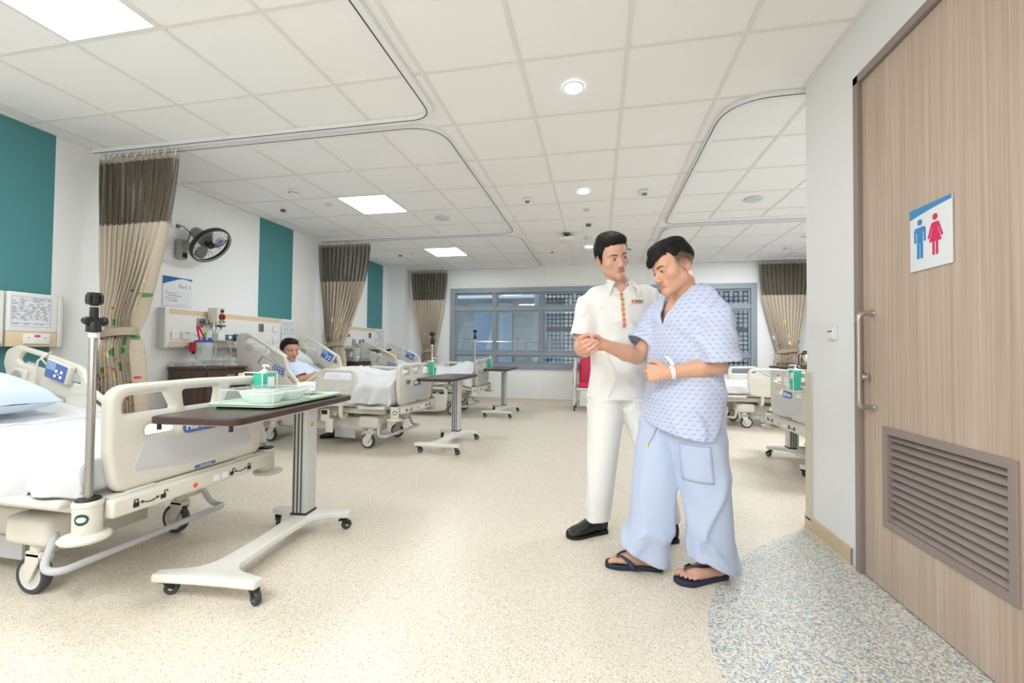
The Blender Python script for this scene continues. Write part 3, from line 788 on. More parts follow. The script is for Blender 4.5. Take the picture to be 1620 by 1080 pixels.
bl = drape('blanket', None, lambda x: (x, .625), -.62, -.12, .44, .50, .50, lambda x, v: .03*(1-v*v), 11.2, .012, nx=30, ny=60)
bl.location = (1.60, 6.95, 0); bl.rotation_euler = (0, 0, PI); tag(bl, 'white folded blanket on the foot of the far right bed', 'blanket', 'white bed linen')
bl = drape('bed_sheet', None, bprof(LB(10), .617), -1.95, -.04, .44, .5, .5, lambda x, v: .01*(1-v*v), 2.2, .012, nx=40, ny=50)
bl.location = (1.68, 4.24, 0); bl.rotation_euler = (0, 0, PI); tag(bl, 'white sheet on the bed behind the washroom wall', 'bed sheet', 'white bed linen')
pillow('pillow', 'pale blue pillow cut off by the left edge on the front bed', (-3.28, 1.62, .80), .46, .64, .2, (0, LB(16), LB(4)))
pillow('pillow', 'white pillow behind the head of the man sitting up in bed', (-3.77, 4.57, .975), .44, .66, .18, (0, LB(30), 0), SHEET)
pillow('pillow', 'white pillow under the dark haired patient in the farthest left bed', (-3.72, 7.02, .87), .42, .62, .16, (0, LB(24), 0), SHEET)
# ------------------------------------------------------------ overbed tables
def caster_small(parent, x, y, a):
    f = MB(); f.lathe([(0, .072), (.014, .072), (.014, .06), (0, .058)], (0, 0, 0), 12)
    for q in (-1, 1): f.prism(rpoly([(-.014, .06, .004), (.006, .06, .004), (.03, .036, .006), (.026, .024, .005), (.01, .034, .004)]), -.0015, .0015, M=XZ(q*.016))
    f.box((-.002, 0, .061), (.034, .036, .004)); f.add([(-.03, -.012, .058), (-.03, .012, .058), (-.005, .015, .063), (-.005, -.015, .063)], [(0, 1, 2, 3)])
    fk = f.build('caster_fork', BLACK, parent, loc=(x, y, 0), rot=(0, 0, a))
    w = MB(); w.lathe([(0, -.011), (.018, -.011), (.026, -.012), (.028, -.008), (.028, .008), (.026, .012), (.018, .011), (0, .011)], n=20, axis='y')
    w.build('caster_wheel', TYRE, fk, loc=(.018, 0, .0285))
    h = MB(); h.lathe([(0, -.0135), (.009, -.0135), (.009, .0135), (0, .0135)], n=12, axis='y'); h.build('wheel_hub', HUBM, fk, loc=(.018, 0, .0285))

def overbed_table(label, loc, rz, z=.775, dx=0., dot=True):
    t = thing('overbed_table', label, 'overbed table', loc, rz, 'wheeled overbed tables')
    S = .36     # half length between the crossbars
    w = .235
    out = rpoly([(-w, -S-.05, .012), (-.06, -S-.045, .08), (.06, -S-.045, .08), (w, -S-.05, .012), (w+.005, -S+.0, .012), (.06, -S+.05, .12), (.047, 0, .3), (.06, S-.05, .12), (w+.005, S-.005, .012), (w, S+.05, .012), (.0, S+.045, .2), (-w, S+.05, .012), (-w-.005, S-.0, .012), (-.06, S-.05, .12), (-.047, 0, .3), (-.06, -S+.05, .12), (-w-.005, -S+.0, .012)], 7)
    m = MB(); m.plate(out, (), .036, .010, M=Matrix.Translation((0, 0, .09)))
    m.build('base', mat('table_enamel', (232, 230, 224), .35), t)
    for x, y, a in ((-w+.03, -S-.0, .5), (w-.03, -S-.01, -.5), (-w+.03, S+.01, 2.2), (w-.03, S+.01, .9)): caster_small(t, x, y, a)
    m = MB(); m.rbox((-.02, S-.03, (.1+z-.03)/2), (.088, .105, z-.13), .008); c = m.build('column', mat('column_alu', (205, 206, 206), .35, .3), t)
    m = MB()
    for x in (-.050, -.028, -.006): m.box((x, S-.0832, (.11+z-.04)/2), (.008, .003, z-.17))
    m.build('column_groove', mat('groove_dark', (70, 72, 75), .5), c)
    m = MB(); m.rbox((-.02, S-.03, .112), (.096, .113, .014), .004); m.build('column_collar', BLACK, c)
    if dot:
        m = MB(); m.lathe([(0, -.001), (.011, -.001), (.011, .001), (0, .001)], (.0245, S-.035, z-.16), 16, axis='x'); part(m.build('dot_sticker', ORANGE, c), 'orange dot sticker')
    m = MB(); m.rbox((dx-.02, .1, z-.045), (.07, .62, .03), .008); m.box((dx, 0.0, z-.033), (.34, .86, .012)); m.build('support_tray', mat('cream_underside', (230, 222, 204), .5), t)
    pts = rpoly([(dx-.2, -.48, .05), (dx+.2, -.48, .055), (dx+.2, .48, .055), (dx-.2, .48, .05)], 6)
    m = MB(); m.plate(pts, (), .028, .005, M=Matrix.Translation((0, 0, z-.014))); tp = m.build('tabletop', WEDGE, t)
    q = rpoly([(dx-.194, -.474, .048), (dx+.194, -.474, .052), (dx+.194, .474, .052), (dx-.194, .474, .048)], 6)
    m = MB(); m.plate(q, (), .003, .001, M=Matrix.Translation((0, 0, z))); m.build('laminate_surface', WTOP, tp)
    for x in (-.17, .15):
        m = MB(); m.lathe([(0, z-.055), (.008, z-.055), (.008, z-.026), (0, z-.026)], (dx+x, -.45, 0), 10); m.build('rubber_stop', BLACK, tp)
    return t
T1P = (-1.635, 1.905, 0); T1R = LB(5)
overbed_table('dark topped wheeled table in front, carrying the meal tray', T1P, T1R, .777)
overbed_table('dark topped wheeled table beside the bed of the sitting man', (-1.62, 4.53, 0), LB(1), .77)
overbed_table('far wheeled table standing by the window, past the other tables on the left', (-1.585, 6.98, 0), LB(1), .77)
overbed_table('wheeled table on the right, its base poking out under a bed footboard', (1.94, 4.49, 0), 0, .765, dx=.08)
ot = overbed_table('dark topped table on the right holding a steel flask, over the far bed', (2.72, 6.66, 0), 0, .872)

# ------------------------------------------------------------ meal on the first table
def onT1(x, y, z):
    p = Matrix.Translation(T1P) @ rotz(T1R) @ Vector((x, y, z)); return tuple(p)
TRAYM = mat('mint_tray', (203, 232, 206), .35)
tr = thing('meal_tray', 'pale mint green tray lying on the front overbed table', 'tray', onT1(.0, .09, .779), T1R)
m = MB(); m.plate(rect(-.165, -.315, .165, .315, .03), (), .006, .002, M=Matrix.Translation((0, 0, .012))); m.build('tray_base', TRAYM, tr)
m = MB(); P = rpoly([(-.165, -.315, .035), (.165, -.315, .035), (.165, .315, .035), (-.165, .315, .035)], 6); rows = []
for p in P+[P[0]]: rows.append([(p[0]*.97, p[1]*.985, .012), (p[0], p[1], .017), (p[0]*1.03, p[1]*1.016, .022), (p[0]*1.03, p[1]*1.016, .019), (p[0]*.985, p[1]*.99, .010)])
m.grid(rows); m.build('tray_rim', TRAYM, tr)
m = MB(); m.plate(rect(-.15, -.29, .15, .29, .03), (), .009, .002, M=Matrix.Translation((0, 0, .0045))); m.build('tray_foot', BLACK, tr)
CLEAR = mat('clear_plastic', (240, 248, 246), .05, alpha=.20, spec=.8)
MILK = mat('milky_plastic', (240, 245, 242), .25, trans=.08)
def bowl(label, x, y, rx, ry):
    t = thing('food_bowl', label, 'food bowl', onT1(x, y, .797), T1R, 'food bowls on the tray')
    m = MB(); rows = []
    for k in range(33):
        a = 2*PI*k/32; c, s_ = math.cos(a), math.sin(a); c = abs(c)**.7*(1 if c > 0 else -1); s_ = abs(s_)**.7*(1 if s_ > 0 else -1)
        rows.append([(rx*c*f, ry*s_*f, z) for f, z in ((.0, .004), (.66, .002), (.70, 0), (.86, .018), (.97, .036), (1.0, .04), (.985, .042), (.9, .034), (.70, .010), (0, .008))])
    m.grid(rows); m.build('dish', MILK, t)
    m = MB(); rows = []
    for k in range(33):
        a = 2*PI*k/32; c, s_ = math.cos(a), math.sin(a); c = abs(c)**.7*(1 if c > 0 else -1); s_ = abs(s_)**.7*(1 if s_ > 0 else -1)
        rows.append([(rx*c*f, ry*s_*f, z) for f, z in ((1.02, .040), (1.02, .045), (.93, .05), (.9, .046), (0, .047))])
    m.grid(rows); m.build('lid', mat('frosted_lid', (240, 246, 244), .2, alpha=.55), t)
bowl('nearest oval lidded food bowl under the clear cover', .035, -.10, .085, .075)
bowl('oval lidded food bowl behind the nearest one, under the clear cover', -.055, -.02, .08, .075)
bowl('oval lidded food bowl farthest along under the clear cover', .045, .06, .085, .075)
fc = thing('food_cover', 'clear plastic box cover standing over the food bowls', 'food cover', onT1(-.012, -.02, .794), T1R)
m = MB(); P = rpoly([(-.145, -.155, .03), (.145, -.155, .03), (.145, .155, .03), (-.145, .155, .03)], 5); rows = []
for p in P+[P[0]]: rows.append([(p[0], p[1], .0), (p[0]*.985, p[1]*.99, .055), (p[0]*.95, p[1]*.965, .066), (p[0]*.9, p[1]*.93, .068)])
m.grid(rows); m.add([(p[0]*.9, p[1]*.93, .068) for p in P], [tuple(range(len(P)))]); m.build('shell', CLEAR, fc)
m = MB(); m.tube([(p[0]*.965, p[1]*.972, .064) for p in P], .0026, 6, closed=True)
for (a_, b_) in ((-1, -1), (1, -1), (1, 1), (-1, 1)): m.tube([(a_*.139, b_*.149, .0), (a_*.134, b_*.144, .062)], .0022, 6)
m.tube([(p[0], p[1], .002) for p in P], .002, 6, closed=True)
m; m.build('edge_bead', mat('clear_edge', (228, 234, 232), .1, alpha=.75), fc)
CHINA = mat('white_china', (246, 246, 246), .15)
sc_ = tag(MB().lathe([(0, .002), (.03, .002), (.033, 0), (.045, .006), (.072, .014), (.073, .0165), (.045, .009), (.03, .006), (0, .006)], n=36).build('saucer', CHINA, None, loc=onT1(-.0, .30, .7955)), 'white saucer under the cup at the far end of the tray', 'saucer')
cp = thing('coffee_cup', 'white china cup on a saucer at the far end of the tray', 'cup', onT1(-.0, .30, .803), LB(-20))
cp.scale = (1.18, 1.18, 1.05)
MB().lathe([(0, .003), (.022, .003), (.024, 0), (.026, .004), (.038, .018), (.043, .04), (.045, .058), (.043, .058), (.041, .04), (.036, .02), (.02, .008), (0, .008)], n=36).build('cup_body', CHINA, cp)
MB().tube(rpath([(.040, 0, .048, 0), (.066, 0, .05, .014), (.066, 0, .02, .014), (.037, 0, .02)], 5), .0042, 8).build('handle', CHINA, cp)

# ------------------------------------------------------------ hand-rub bottles hung on the footboards
def sanitizer(label, loc, rz):
    t = thing('hand_rub_bottle', label, 'hand rub bottle', loc, rz, 'green hand rub bottles on the footboards')
    m = MB(); rows = []
    for z, w, d in ((-.15, .034, .022), (-.148, .037, .025), (-.06, .045, .03), (0.01, .052, .032), (.014, .05, .03)):
        rows.append([(x, y, z) for x, y in rpoly([(-d, -w, .012), (d, -w, .012), (d, w, .012), (-d, w, .012)], 4)]); rows[-1].append(rows[-1][0])
    m.grid(rows); m.add(rows[0][:-1], [tuple(range(len(rows[0])-1))]); m.add(rows[-1][:-1], [tuple(range(len(rows[0])-1))]); b_ = m.build('bottle', TEAL_B, t)
    MB().box((.0325, .012, -.03), (.002, .05, .05)).build('label_sticker', INK, b_)
    m = MB(); m.lathe([(0, .012), (.017, .012), (.017, .028), (.011, .034), (.006, .036), (.006, .052), (.013, .053), (.013, .062), (0, .064)], n=16); m.tube([(0, 0, .058), (.03, -.01, .058), (.04, -.013, .05)], .005, 8); m.build('pump', WPL, t)
    m = MB()
    m.tube(rpath([(-.085, -.055, -.01, 0), (-.085, -.055, .02, .01), (.036, -.055, .02, .01), (.036, -.055, -.155, .01), (.036, .055, -.155, .01), (.036, .055, .02, .01), (-.085, .055, .02, .01), (-.085, .055, -.01)], 3), .003, 6)
    m.tube([(-.03, -.055, -.155), (.036, -.055, -.155)], .003, 6); m.tube([(-.03, .055, -.155), (.036, .055, -.155)], .003, 6); m.tube([(-.03, -.055, -.155), (-.03, .055, -.155)], .003, 6)
    m.build('wire_holder', WPL, t)
sanitizer('green pump bottle hooked over the front bed footboard, behind the meal tray', (-1.835, 2.08, .905), 0)
sanitizer('green pump bottle on the footboard of the sitting man in bed', (-1.925, 4.79, .905), LB(-2.5))
sanitizer('green pump bottle on the farthest left footboard against the window wall', (-1.875, 7.33, .905), 0)
sanitizer('green pump bottle in a wire holder on the right-hand footboard', (1.615, 3.99, .905), PI)
wr = thing('wire_rack', 'white wire rack hooked on the right-hand footboard beside the green bottle', 'wire rack', (1.635, 4.13, .80))
for i in range(4):
    m = MB(); y = -.035+.024*i
    m.tube(rpath([(.06, y, .10, 0), (.06, y, .125, .008), (-.008, y, .125, .008), (-.012, y-.012, -.02, .01), (-.03, y-.012, -.02, .008), (-.03, y, .05)], 3), .0032, 6); m.build('hook_wire', WPL, wr)

# ------------------------------------------------------------ drip poles
def drip_pole(label, loc, h, head=True, rz=0.):
    t = thing('drip_pole', label, 'drip pole', loc, rz, 'drip poles at the bed ends')
    m = MB(); m.lathe([(0, -.03), (.0135, -.03), (.0135, h-.15), (.012, h-.148), (.0, h-.148)], n=18); m.build('pole', STEEL, t)
    m = MB(); m.lathe([(.0136, h-.172), (.0142, h-.172), (.0142, h-.152), (.0136, h-.152), (.0136, h-.172)], n=18); m.build('label_band', INK, t)
    m = MB(); m.lathe([(0, h-.15), (.023, h-.15), (.023, h-.115), (.02, h-.11), (.014, h-.105), (.013, h-.055), (0, h-.055)], n=20)
    m.lathe([(0, -.036), (.010, -.036), (.015, -.028), (.015, .026), (.018, .029), (.018, .038), (0, .04)], (0, 0, h-.108), 20, axis='y'); m.build('clamp', BLACK, t)
    m = MB(); m.lathe([(0, h-.05), (.012, h-.05), (.014, h-.045), (.02, h-.04), (.022, h), (0, h+.003)], n=16)
    for a in range(4):
        c, s_ = math.cos(a*PI/2+.4), math.sin(a*PI/2+.4)
        m.tube(rpath([(.008*c, .008*s_, h-.040, 0), (.026*c, .026*s_, h-.042, .008), (.025*c, .025*s_, h-.008, .008), (.016*c, .016*s_, h-.006)], 4), .005, 8)
    m.build('hook_head', BLACK, t)
drip_pole('steel drip pole with black clamp standing in the front bed corner socket', (-1.9, 1.29, .48), .785)
drip_pole('drip pole with black head standing before the far left curtain', (-2.0, 4.95, .485), .79)
drip_pole('slim drip pole standing before the window at the farthest left bed', (-1.935, 6.575, .485), .90)

# ------------------------------------------------------------ bedside lockers
def locker(label, loc, rz=0):
    t = thing('bedside_locker', label, 'bedside locker', loc, rz, 'dark wood bedside lockers')   # origin at the floor, front +x
    m = MB(); m.rbox((-.23, 0, .44), (.44, .49, .80), .004); m.rbox((-.225, 0, .852), (.46, .51, .024), .005); m.build('carcass', WOODD, t)
    m = MB(); m.plate(rect(-.235, .70, .235, .825, .003), (), .018, .002, M=YZ(0.0)); d = m.build('drawer', WOODD, t)
    m = MB(); m.rbox((.012, .03, .765), (.012, .085, .042), .004); m.build('handle', STEEL, d)
    MB().box((.0105, .17, .765), (.002, .085, .055)).build('label_card', INK, d)
    for z0, z1 in ((.41, .69), (.06, .40)):
        m = MB(); m.plate(rect(-.235, z0, .235, z1, .003), (), .018, .002, M=YZ(0.0)); d = m.build('door', WOODD, t)
        m = MB(); m.rbox((.012, .03, z1-.05), (.012, .085, .03), .004); m.build('handle', STEEL, d)
    for y0, y1 in ((-.235, -.006), (.006, .235)):
        m = MB(); ym = (y0+y1)/2
        for y in (y0, y1):
            m.tube([(-.03, y, .862), (-.03, y, .916)], .005, 8); m.tube([(-.42, y, .862), (-.42, y, .916)], .005, 8); m.box((-.225, y, .912), (.40, .010, .010))
        for x in (-.03, -.42): m.box((x, ym, .912), (.012, y1-y0+.01, .010)); m.box((x, ym, .888), (.006, y1-y0+.008, .005))
        m.build('gallery_rail', CHROME, t)
    for x in (-.06, -.40):
        for y in (-.2, .2):
            w = MB(); w.lathe([(0, -.012), (.026, -.012), (.028, 0), (.026, .012), (0, .012)], (x, y, .028), 16, axis='y'); w.build('caster_wheel', TYRE, t)
locker('dark wood locker with drawer left of the sitting man, nearest of the lockers', (-3.75, 3.75, 0))
locker('dark wood locker with a water jug, between the two farther left beds', (-3.72, 6.29, 0))
locker('dark wood locker in the back right corner below the tied curtain', (3.46, 7.78, 0), PI)

def jug(label, loc):
    t = thing('water_jug', label, 'water jug', loc, 0)
    MB().lathe([(0, 0), (.05, 0), (.054, .01), (.062, .17), (.064, .2), (.061, .2), (.058, .17), (.05, .012), (0, .008)], n=24).build('jug_body', mat('clear_jug', (225, 235, 238), .1, alpha=.35), t)
    MB().tube(rpath([(.058, 0, .17, 0), (.105, 0, .17, .02), (.10, 0, .05, .02), (.053, 0, .05)], 4), .008, 8).build('handle', mat('clear_jug', ()), t)
    MB().lathe([(0, .2), (.066, .2), (.066, .212), (0, .216)], n=24).build('lid', mat('jug_lid', (235, 240, 242), .3, alpha=.6), t)
jug('clear water jug with handle on the farther left locker', (-3.90, 6.38, .864))
tag(MB().lathe([(0, .003), (.028, .003), (.03, 0), (.036, .085), (.034, .085), (.028, .006), (0, .006)], n=20).build('drinking_cup', WPL, None, loc=(-3.80, 6.25, .864)), 'white cup on the farther left locker beside the jug', 'cup')
fl = thing('steel_flask', 'steel vacuum flask with black lid on the right-hand overbed table', 'flask', (2.70, 6.35, .874))
MB().lathe([(0, 0), (.058, 0), (.062, .006), (.062, .11), (.056, .14), (.042, .165), (.04, .18), (0, .182)], n=28).build('flask_body', mat('flask_steel', (196, 184, 165), .25, 1.0), fl)
MB().lathe([(0, .18), (.044, .18), (.044, .2), (.034, .206), (.03, .225), (0, .227)], n=24).build('flask_lid', BLACK, fl)
MB().tube(rpath([(-.04, 0, .18, 0), (-.085, 0, .18, .02), (-.085, 0, .04, .02), (-.06, 0, .03)], 4), .008, 8).build('handle', BLACK, fl)
rk = tag(MB().tube(rpath([(-.03, -.3, 0), (-.03, -.3, .045, .01), (-.03, .38, .045, .01), (-.03, .38, 0)], 4), .006, 8).tube([(-.03, .05, 0), (-.03, .05, .045)], .005, 8).tube([(-.03, -.3, .02), (-.03, .38, .02)], .004, 6).build('low_rail', mat('dark_steel', (88, 88, 88), .35, .8), None, loc=(2.66, 6.72, .874)), 'low dark steel rail on the right-hand table before the tied curtain', 'rail')

# ------------------------------------------------------------ wall service panels
def service_panel(label, y0, y1, n):
    t = thing('bedhead_panel', label, 'wall panel', (LW, 0, 0), 0, 'bedhead service panels')
    x = .085
    m = MB(); m.rbox((x/2, (y0+y1)/2, 1.25), (x, y1-y0, .398), .004); m.build('panel_body', mat('panel_white', (240, 240, 236), .4), t)
    m = MB(); m.box((x+.001, (y0+y1)/2, 1.416), (.004, y1-y0-.05, .052)); part(m.build('upper_wood_strip', MAPLE, t), 'pale maple strip along the top')
    m = MB(); m.box((x+.001, (y0+y1)/2, 1.098), (.004, y1-y0-.05, .035)); part(m.build('lower_wood_strip', MAPLE, t), 'pale maple strip along the foot')
    m = MB(); m.rbox((x+.006, (y0+y1)/2, 1.064), (.02, y1-y0-.03, .026), .004); m.build('equipment_rail', mat('rail_alu', (186, 190, 192), .35, .6), t)
    m = MB(); m.rbox((x/2, y0-.012, 1.25), (x+.008, .022, .402), .006); m.build('end_cap', mat('cap_grey', (222, 224, 222), .45), t)
    def plate(name, yy, z, w, h, mm=WPL, dots=(), th=.009):
        m = MB(); m.rbox((x+.003+th/2, yy, z), (th, w, h), .003); o = m.build(name, mm, t)
        for (dy, dz, s_, dm) in dots: MB().box((x+.004+th, yy+dy, z+dz), (.003, s_, s_)).build('switch', dm, o)
    if n == 1: return t, plate
    plate('power_socket', y0+.09, 1.18, .085, .082, WPL, ((-.01, .012, .006, BLACK),))
    plate('power_socket', y0+.19, 1.18, .085, .082, WPL, ((.02, .025, .016, mat('switch_red', (214, 32, 36), .4)), (-.01, .0, .006, BLACK)))
    plate('gas_outlet', y0+.35, 1.32, .065, .095, STEEL, ((0, .01, .02, BLACK),))
    plate('gas_outlet', y0+.51, 1.29, .06, .045, STEEL)
    plate('gas_outlet', y0+1.19, 1.315, .075, .098, STEEL, ((0, .02, .008, BLACK), (0, -.02, .008, BLACK)))
    plate('data_socket', y0+1.43, 1.31, .08, .08, WPL)
    plate('data_socket', y0+1.43, 1.165, .08, .08, WPL)
    return t, plate
RED = mat('signal_red', (205, 28, 34), .4)
def form_lines(parent, x, y0, y1, z0, z1, seed, m):
    rnd = random.Random(seed); mb = MB(); H = z1-z0; Wd = y1-y0
    def hl(a, b, z): mb.box((x, y0+(a+b)/2*Wd, z0+z*H), (.0006, (b-a)*Wd, .0018))
    def vl(a, z, e): mb.box((x, y0+a*Wd, z0+(z+e)/2*H), (.0006, .0014, (e-z)*H))
    for z in (.95, .57, .50, .38, .27, .15, .04): hl(.04, .96, z)
    hl(.04, .28, .77); hl(.28, .96, .86)
    for a in (.04, .96): vl(a, .04, .95)
    vl(.28, .57, .95); vl(.34, .38, .57); vl(.65, .38, .5); vl(.5, .27, .38)
    for z in (.92, .87, .82, .77, .73, .68, .64, .60, .53, .47, .42, .34, .30, .24, .12):
        a = .06
        while a < .9:
            b = a+rnd.uniform(.04, .16)
            if rnd.random() < .75: mb.box((x, y0+(a+min(b, .94))/2*Wd, z0+z*H), (.0006, (min(b, .94)-a)*Wd, .0042))
            a = b+rnd.uniform(.02, .12)
    mb.build('printed_lines', m, parent, smooth=False, weld=False)
PRINT = mat('print_grey', (120, 122, 130), .6)
def notice(label, y0, y1, sock):
    t = thing('notice_board', label, 'notice board', (LW, 0, 0), 0, 'care notice boards by the bedheads')
    m = MB(); m.rbox((.045, (y0+y1)/2, 1.308), (.09, y1-y0, .285), .003); m.build('board', mat('board_white', (238, 239, 234), .4), t)
    m = MB(); m.rbox((.045, (y0+y1)/2, 1.108), (.09, y1-y0, .112), .003); bw_ = m.build('wood_panel', MAPLE, t)
    m = MB(); m.box((.0915, (y0+y1)/2-.012, 1.31), (.002, y1-y0-.045, .255)); p = m.build('care_form', mat('form_paper', (232, 235, 240), .6), t)
    form_lines(p, .093, y0+.01, y1-.034, 1.19, 1.43, int(y0*100), PRINT)
    m = MB(); m.rbox((.047, y1+.018, 1.25), (.094, .03, .40), .004); m.build('side_channel', mat('cap_grey', ()), t)
    if sock:
        m = MB(); m.rbox((.096, (y0+y1)/2+.02, 1.112), (.014, .155, .078), .004); so = m.build('twin_socket', WPL, t)
        for dy in (-.01, .008): MB().box((.1045, (y0+y1)/2+.02+dy, 1.132), (.004, .014, .014)).build('switch', RED, so)
        for dy in (-.05, .045): MB().box((.1038, (y0+y1)/2+.02+dy, 1.118), (.002, .005, .007)).build('socket_hole', BLACK, so)
service_panel('white and maple wall panel behind the front bed, only its end in view', .55, 2.26, 1)
notice('white care form board with twin socket below, on the teal wall at the left edge', 2.275, 2.565, True)
service_panel('white and maple service panel with gas outlets beside the sitting man', 3.43, 4.965, 2)
notice('care form board just behind the head of the sitting man', 4.985, 5.24, False)
service_panel('white and maple service panel behind the farthest left bed', 6.03, 7.43, 3)
notice('care form board above the patient lying in the farthest left bed', 7.45, 7.70, True)

# suction set on the second panel
PX = LW+.095
sr = thing('suction_regulator', 'white suction regulator box with red dial and yellow tag above the jar', 'regulator', (PX, 0, 0))
m = MB(); m.rbox((.075, 3.90, 1.405), (.13, .10, .165), .012); rb = m.build('regulator_body', mat('regulator_ivory', (232, 228, 214), .4), sr)
m = MB(); m.box((.1405, 3.905, 1.478), (.002, .05, .016)); m.build('yellow_tag', mat('tag_yellow', (236, 208, 60), .5), rb)
for z, r_, mm in ((1.452, .017, BLACK), (1.39, .036, BLACK)):
    m = MB(); m.lathe([(0, 0), (r_, 0), (r_, .012), (r_*.8, .016), (0, .016)], (.14, 3.905, z), 24, axis='x'); m.build('dial', mm, rb)
m = MB(); m.lathe([(.020, 0), (.031, 0), (.031, .004), (.020, .004), (.020, 0)], (.155, 3.905, 1.39), 24, axis='x'); m.build('dial_ring', RED, rb)
for dy in (-.02, .025): MB().rbox((.142, 3.905+dy, 1.34), (.01, .028, .012), .003).build('knob', BLACK, rb)
m = MB(); m.lathe([(.01, 1.20), (.014, 1.22), (.014, 1.25), (.022, 1.252), (.022, 1.28), (.01, 1.285), (.01, 1.325)], (.09, 3.86, 0), 14); m.build('outlet_fitting', CHROME, sr)
m = MB(); m.rbox((.02, 3.84, 1.33), (.05, .05, .06), .008); m.build('wall_probe', STEEL, sr)
sj = thing('suction_jar', 'clear suction jar with blue lid and red hose, hung under the wall panel', 'suction jar', (-4.0, 3.71, .925))
MB().lathe([(0, 0), (.066, 0), (.072, .01), (.078, .19), (.076, .19), (.069, .012), (0, .008)], n=28).build('jar', mat('clear_jar', (226, 234, 236), .08, alpha=.30), sj)
bl_ = mat('lid_blue', (36, 84, 176), .4)
MB().lathe([(0, .19), (.084, .19), (.086, .205), (.06, .212), (0, .214)], n=28).build('lid', bl_, sj)
for y in (-.02, .045): MB().lathe([(0, .21), (.018, .21), (.018, .232), (.012, .236), (0, .236)], (0.02, y, 0), 16).build('port', bl_, sj)
MB().tube([(0.02+.004*i*0, -.02-.11*math.sin(PI*i/14)*.5-.05*i/14, .235+.13*math.sin(PI*i/14)-.03*i/14) for i in range(15)], .009, 10).build('red_hose', RED, sj)
MB().tube(rpath([(0, .08, .17, 0), (.01, .13, .15, .04), (.01, .125, .03, .04), (.0, .08, .01)], 5), .006, 8).build('clear_hose', mat('hose_clear', (220, 226, 224), .2, alpha=.5), sj)
MB().tube([(.0, -.03-.12*math.sin(PI*i/16)-.01*i, .23+.12*math.sin(PI*i/16*.9)-.008*i) for i in range(15)], .006, 8).build('clear_hose', mat('hose_clear', ()), sj)
m = MB(); m.rbox((.02, -.01, .262), (.02, .018, .06), .006); m.build('valve', mat('valve_green', (60, 190, 70), .4), sj)
rbk = thing('jar_bracket', 'red plastic bracket holding the suction jar on the wall rail', 'bracket', (PX+.03, 3.655, 1.065))
MB().rbox((.03, 0, .0), (.06, .055, .10), .012).build('clamp_body', RED, rbk)
MB().lathe([(0, -.075), (.014, -.075), (.016, -.05), (0, -.05)], (.03, .0, 0), 14).build('clamp_screw', BLACK, rbk)
MB().rbox((.055, .05, -.02), (.02, .03, .05), .006).build('green_clip', mat('valve_green', ()), rbk)
fm = thing('oxygen_flowmeter', 'clear oxygen flowmeter with green knob right of the regulator', 'flowmeter', (PX, 3.985, 1.31))
MB().lathe([(0, .0), (.011, 0), (.011, .14), (.008, .148), (0, .148)], (.05, 0, 0), 14).build('sight_tube', mat('clear_tube', (225, 232, 232), .1, alpha=.4), fm)
MB().lathe([(0, -.06), (.004, -.06), (.006, -.035), (.016, -.03), (.016, -.005), (.01, 0), (0, 0)], (.05, 0, 0), 14).build('knob', mat('knob_green', (24, 130, 84), .4), fm)
m = MB(); m.rbox((.025, 0, -.01), (.05, .02, .02), .004); m.tube([(.05, 0, -.01), (.05, .055, -.01)], .01, 10); m.build('inlet', mat('dark_steel', ()), fm)
def monitor(label, y, z, x):
    t = thing('patient_monitor', label, 'monitor', (x, y, z))
    MB().rbox((.035, -.03, 0), (.07, .20, .085), .01).build('housing', mat('monitor_white', (228, 231, 230), .4), t)
    m = MB(); m.rbox((.072, .01, .0), (.008, .11, .06), .004); f = m.build('front_panel', mat('monitor_dark', (70, 82, 92), .35), t)
    m = MB(); m.lathe([(0, 0), (.02, 0), (.02, .006), (0, .006)], (.076, .01, 0), 20, axis='x'); m.build('dial', INK, f)
    for dy in (-.03, .045): MB().box((.0765, dy, .004), (.002, .012, .016)).build('key', TEAL_B, f)
    return t
monitor('small white monitor with dark dial panel on the wall rail left of the sitting man', 4.07, 1.175, PX)
hs = thing('nurse_call_handset', 'dark blue call handset right of the small monitor', 'handset', (PX, 4.205, 1.175))
MB().rbox((.03, 0, 0), (.05, .058, .085), .01).build('handset_body', mat('handset_navy', (58, 72, 92), .4), hs)
MB().box((.0558, 0, .012), (.002, .035, .03)).build('screen', mat('screen_blue', (112, 158, 206), .3), hs)
MB().tube([(.03, -.06-.01*math.sin(i*.6), -.045-.018*i) for i in range(8)], .004, 6).build('cord', WPL, hs)
monitor('small dark faced monitor on the panel behind the farthest left bed', 6.78, 1.19, PX)
hs2 = dup(hs, loc=(PX, 6.91, 1.19), label='dark blue call handset on the panel behind the farthest left bed')

# bed number sign
bs = thing('bed_number_sign', 'white and blue plastic sign reading Bed 2 on the wall', 'sign', (LW, 0, 0))
m = MB(); m.rbox((.004, 3.60, 1.622), (.008, .31, .30), .002); pl = m.build('plate', mat('sign_white', (236, 239, 242), .35), bs)
m = MB(); pts = [(3.446, 1.771), (3.754, 1.771), (3.754, 1.750)]+[(3.754-.308*i/12, 1.750+.012*math.sin(PI*min(i/8, 1))-.062*max(0, (i-4)/8)**1.6) for i in range(1, 13)]
m.prism(pts, -.0006, .0006, M=YZ(.0088)); m.build('blue_swoosh', mat('sign_blue', (30, 92, 160), .4), pl)
m = MB(); m.text('Bed 2', .058, .0008, M=YZ(.0088, 3.675, 1.682)); m.build('lettering', mat('sign_letter', (132, 170, 200), .5), pl)
m = MB(); m.box((.0086, 3.595, 1.56), (.001, .275, .15)); pc = m.build('name_card', mat('form_paper', ()), pl)
m = MB(); m.text('Name of Patient', .017, .0006, align='LEFT', M=YZ(.0094, 3.475, 1.604)); m.text('Doctor in Charge', .017, .0006, align='LEFT', M=YZ(.0094, 3.475, 1.554))
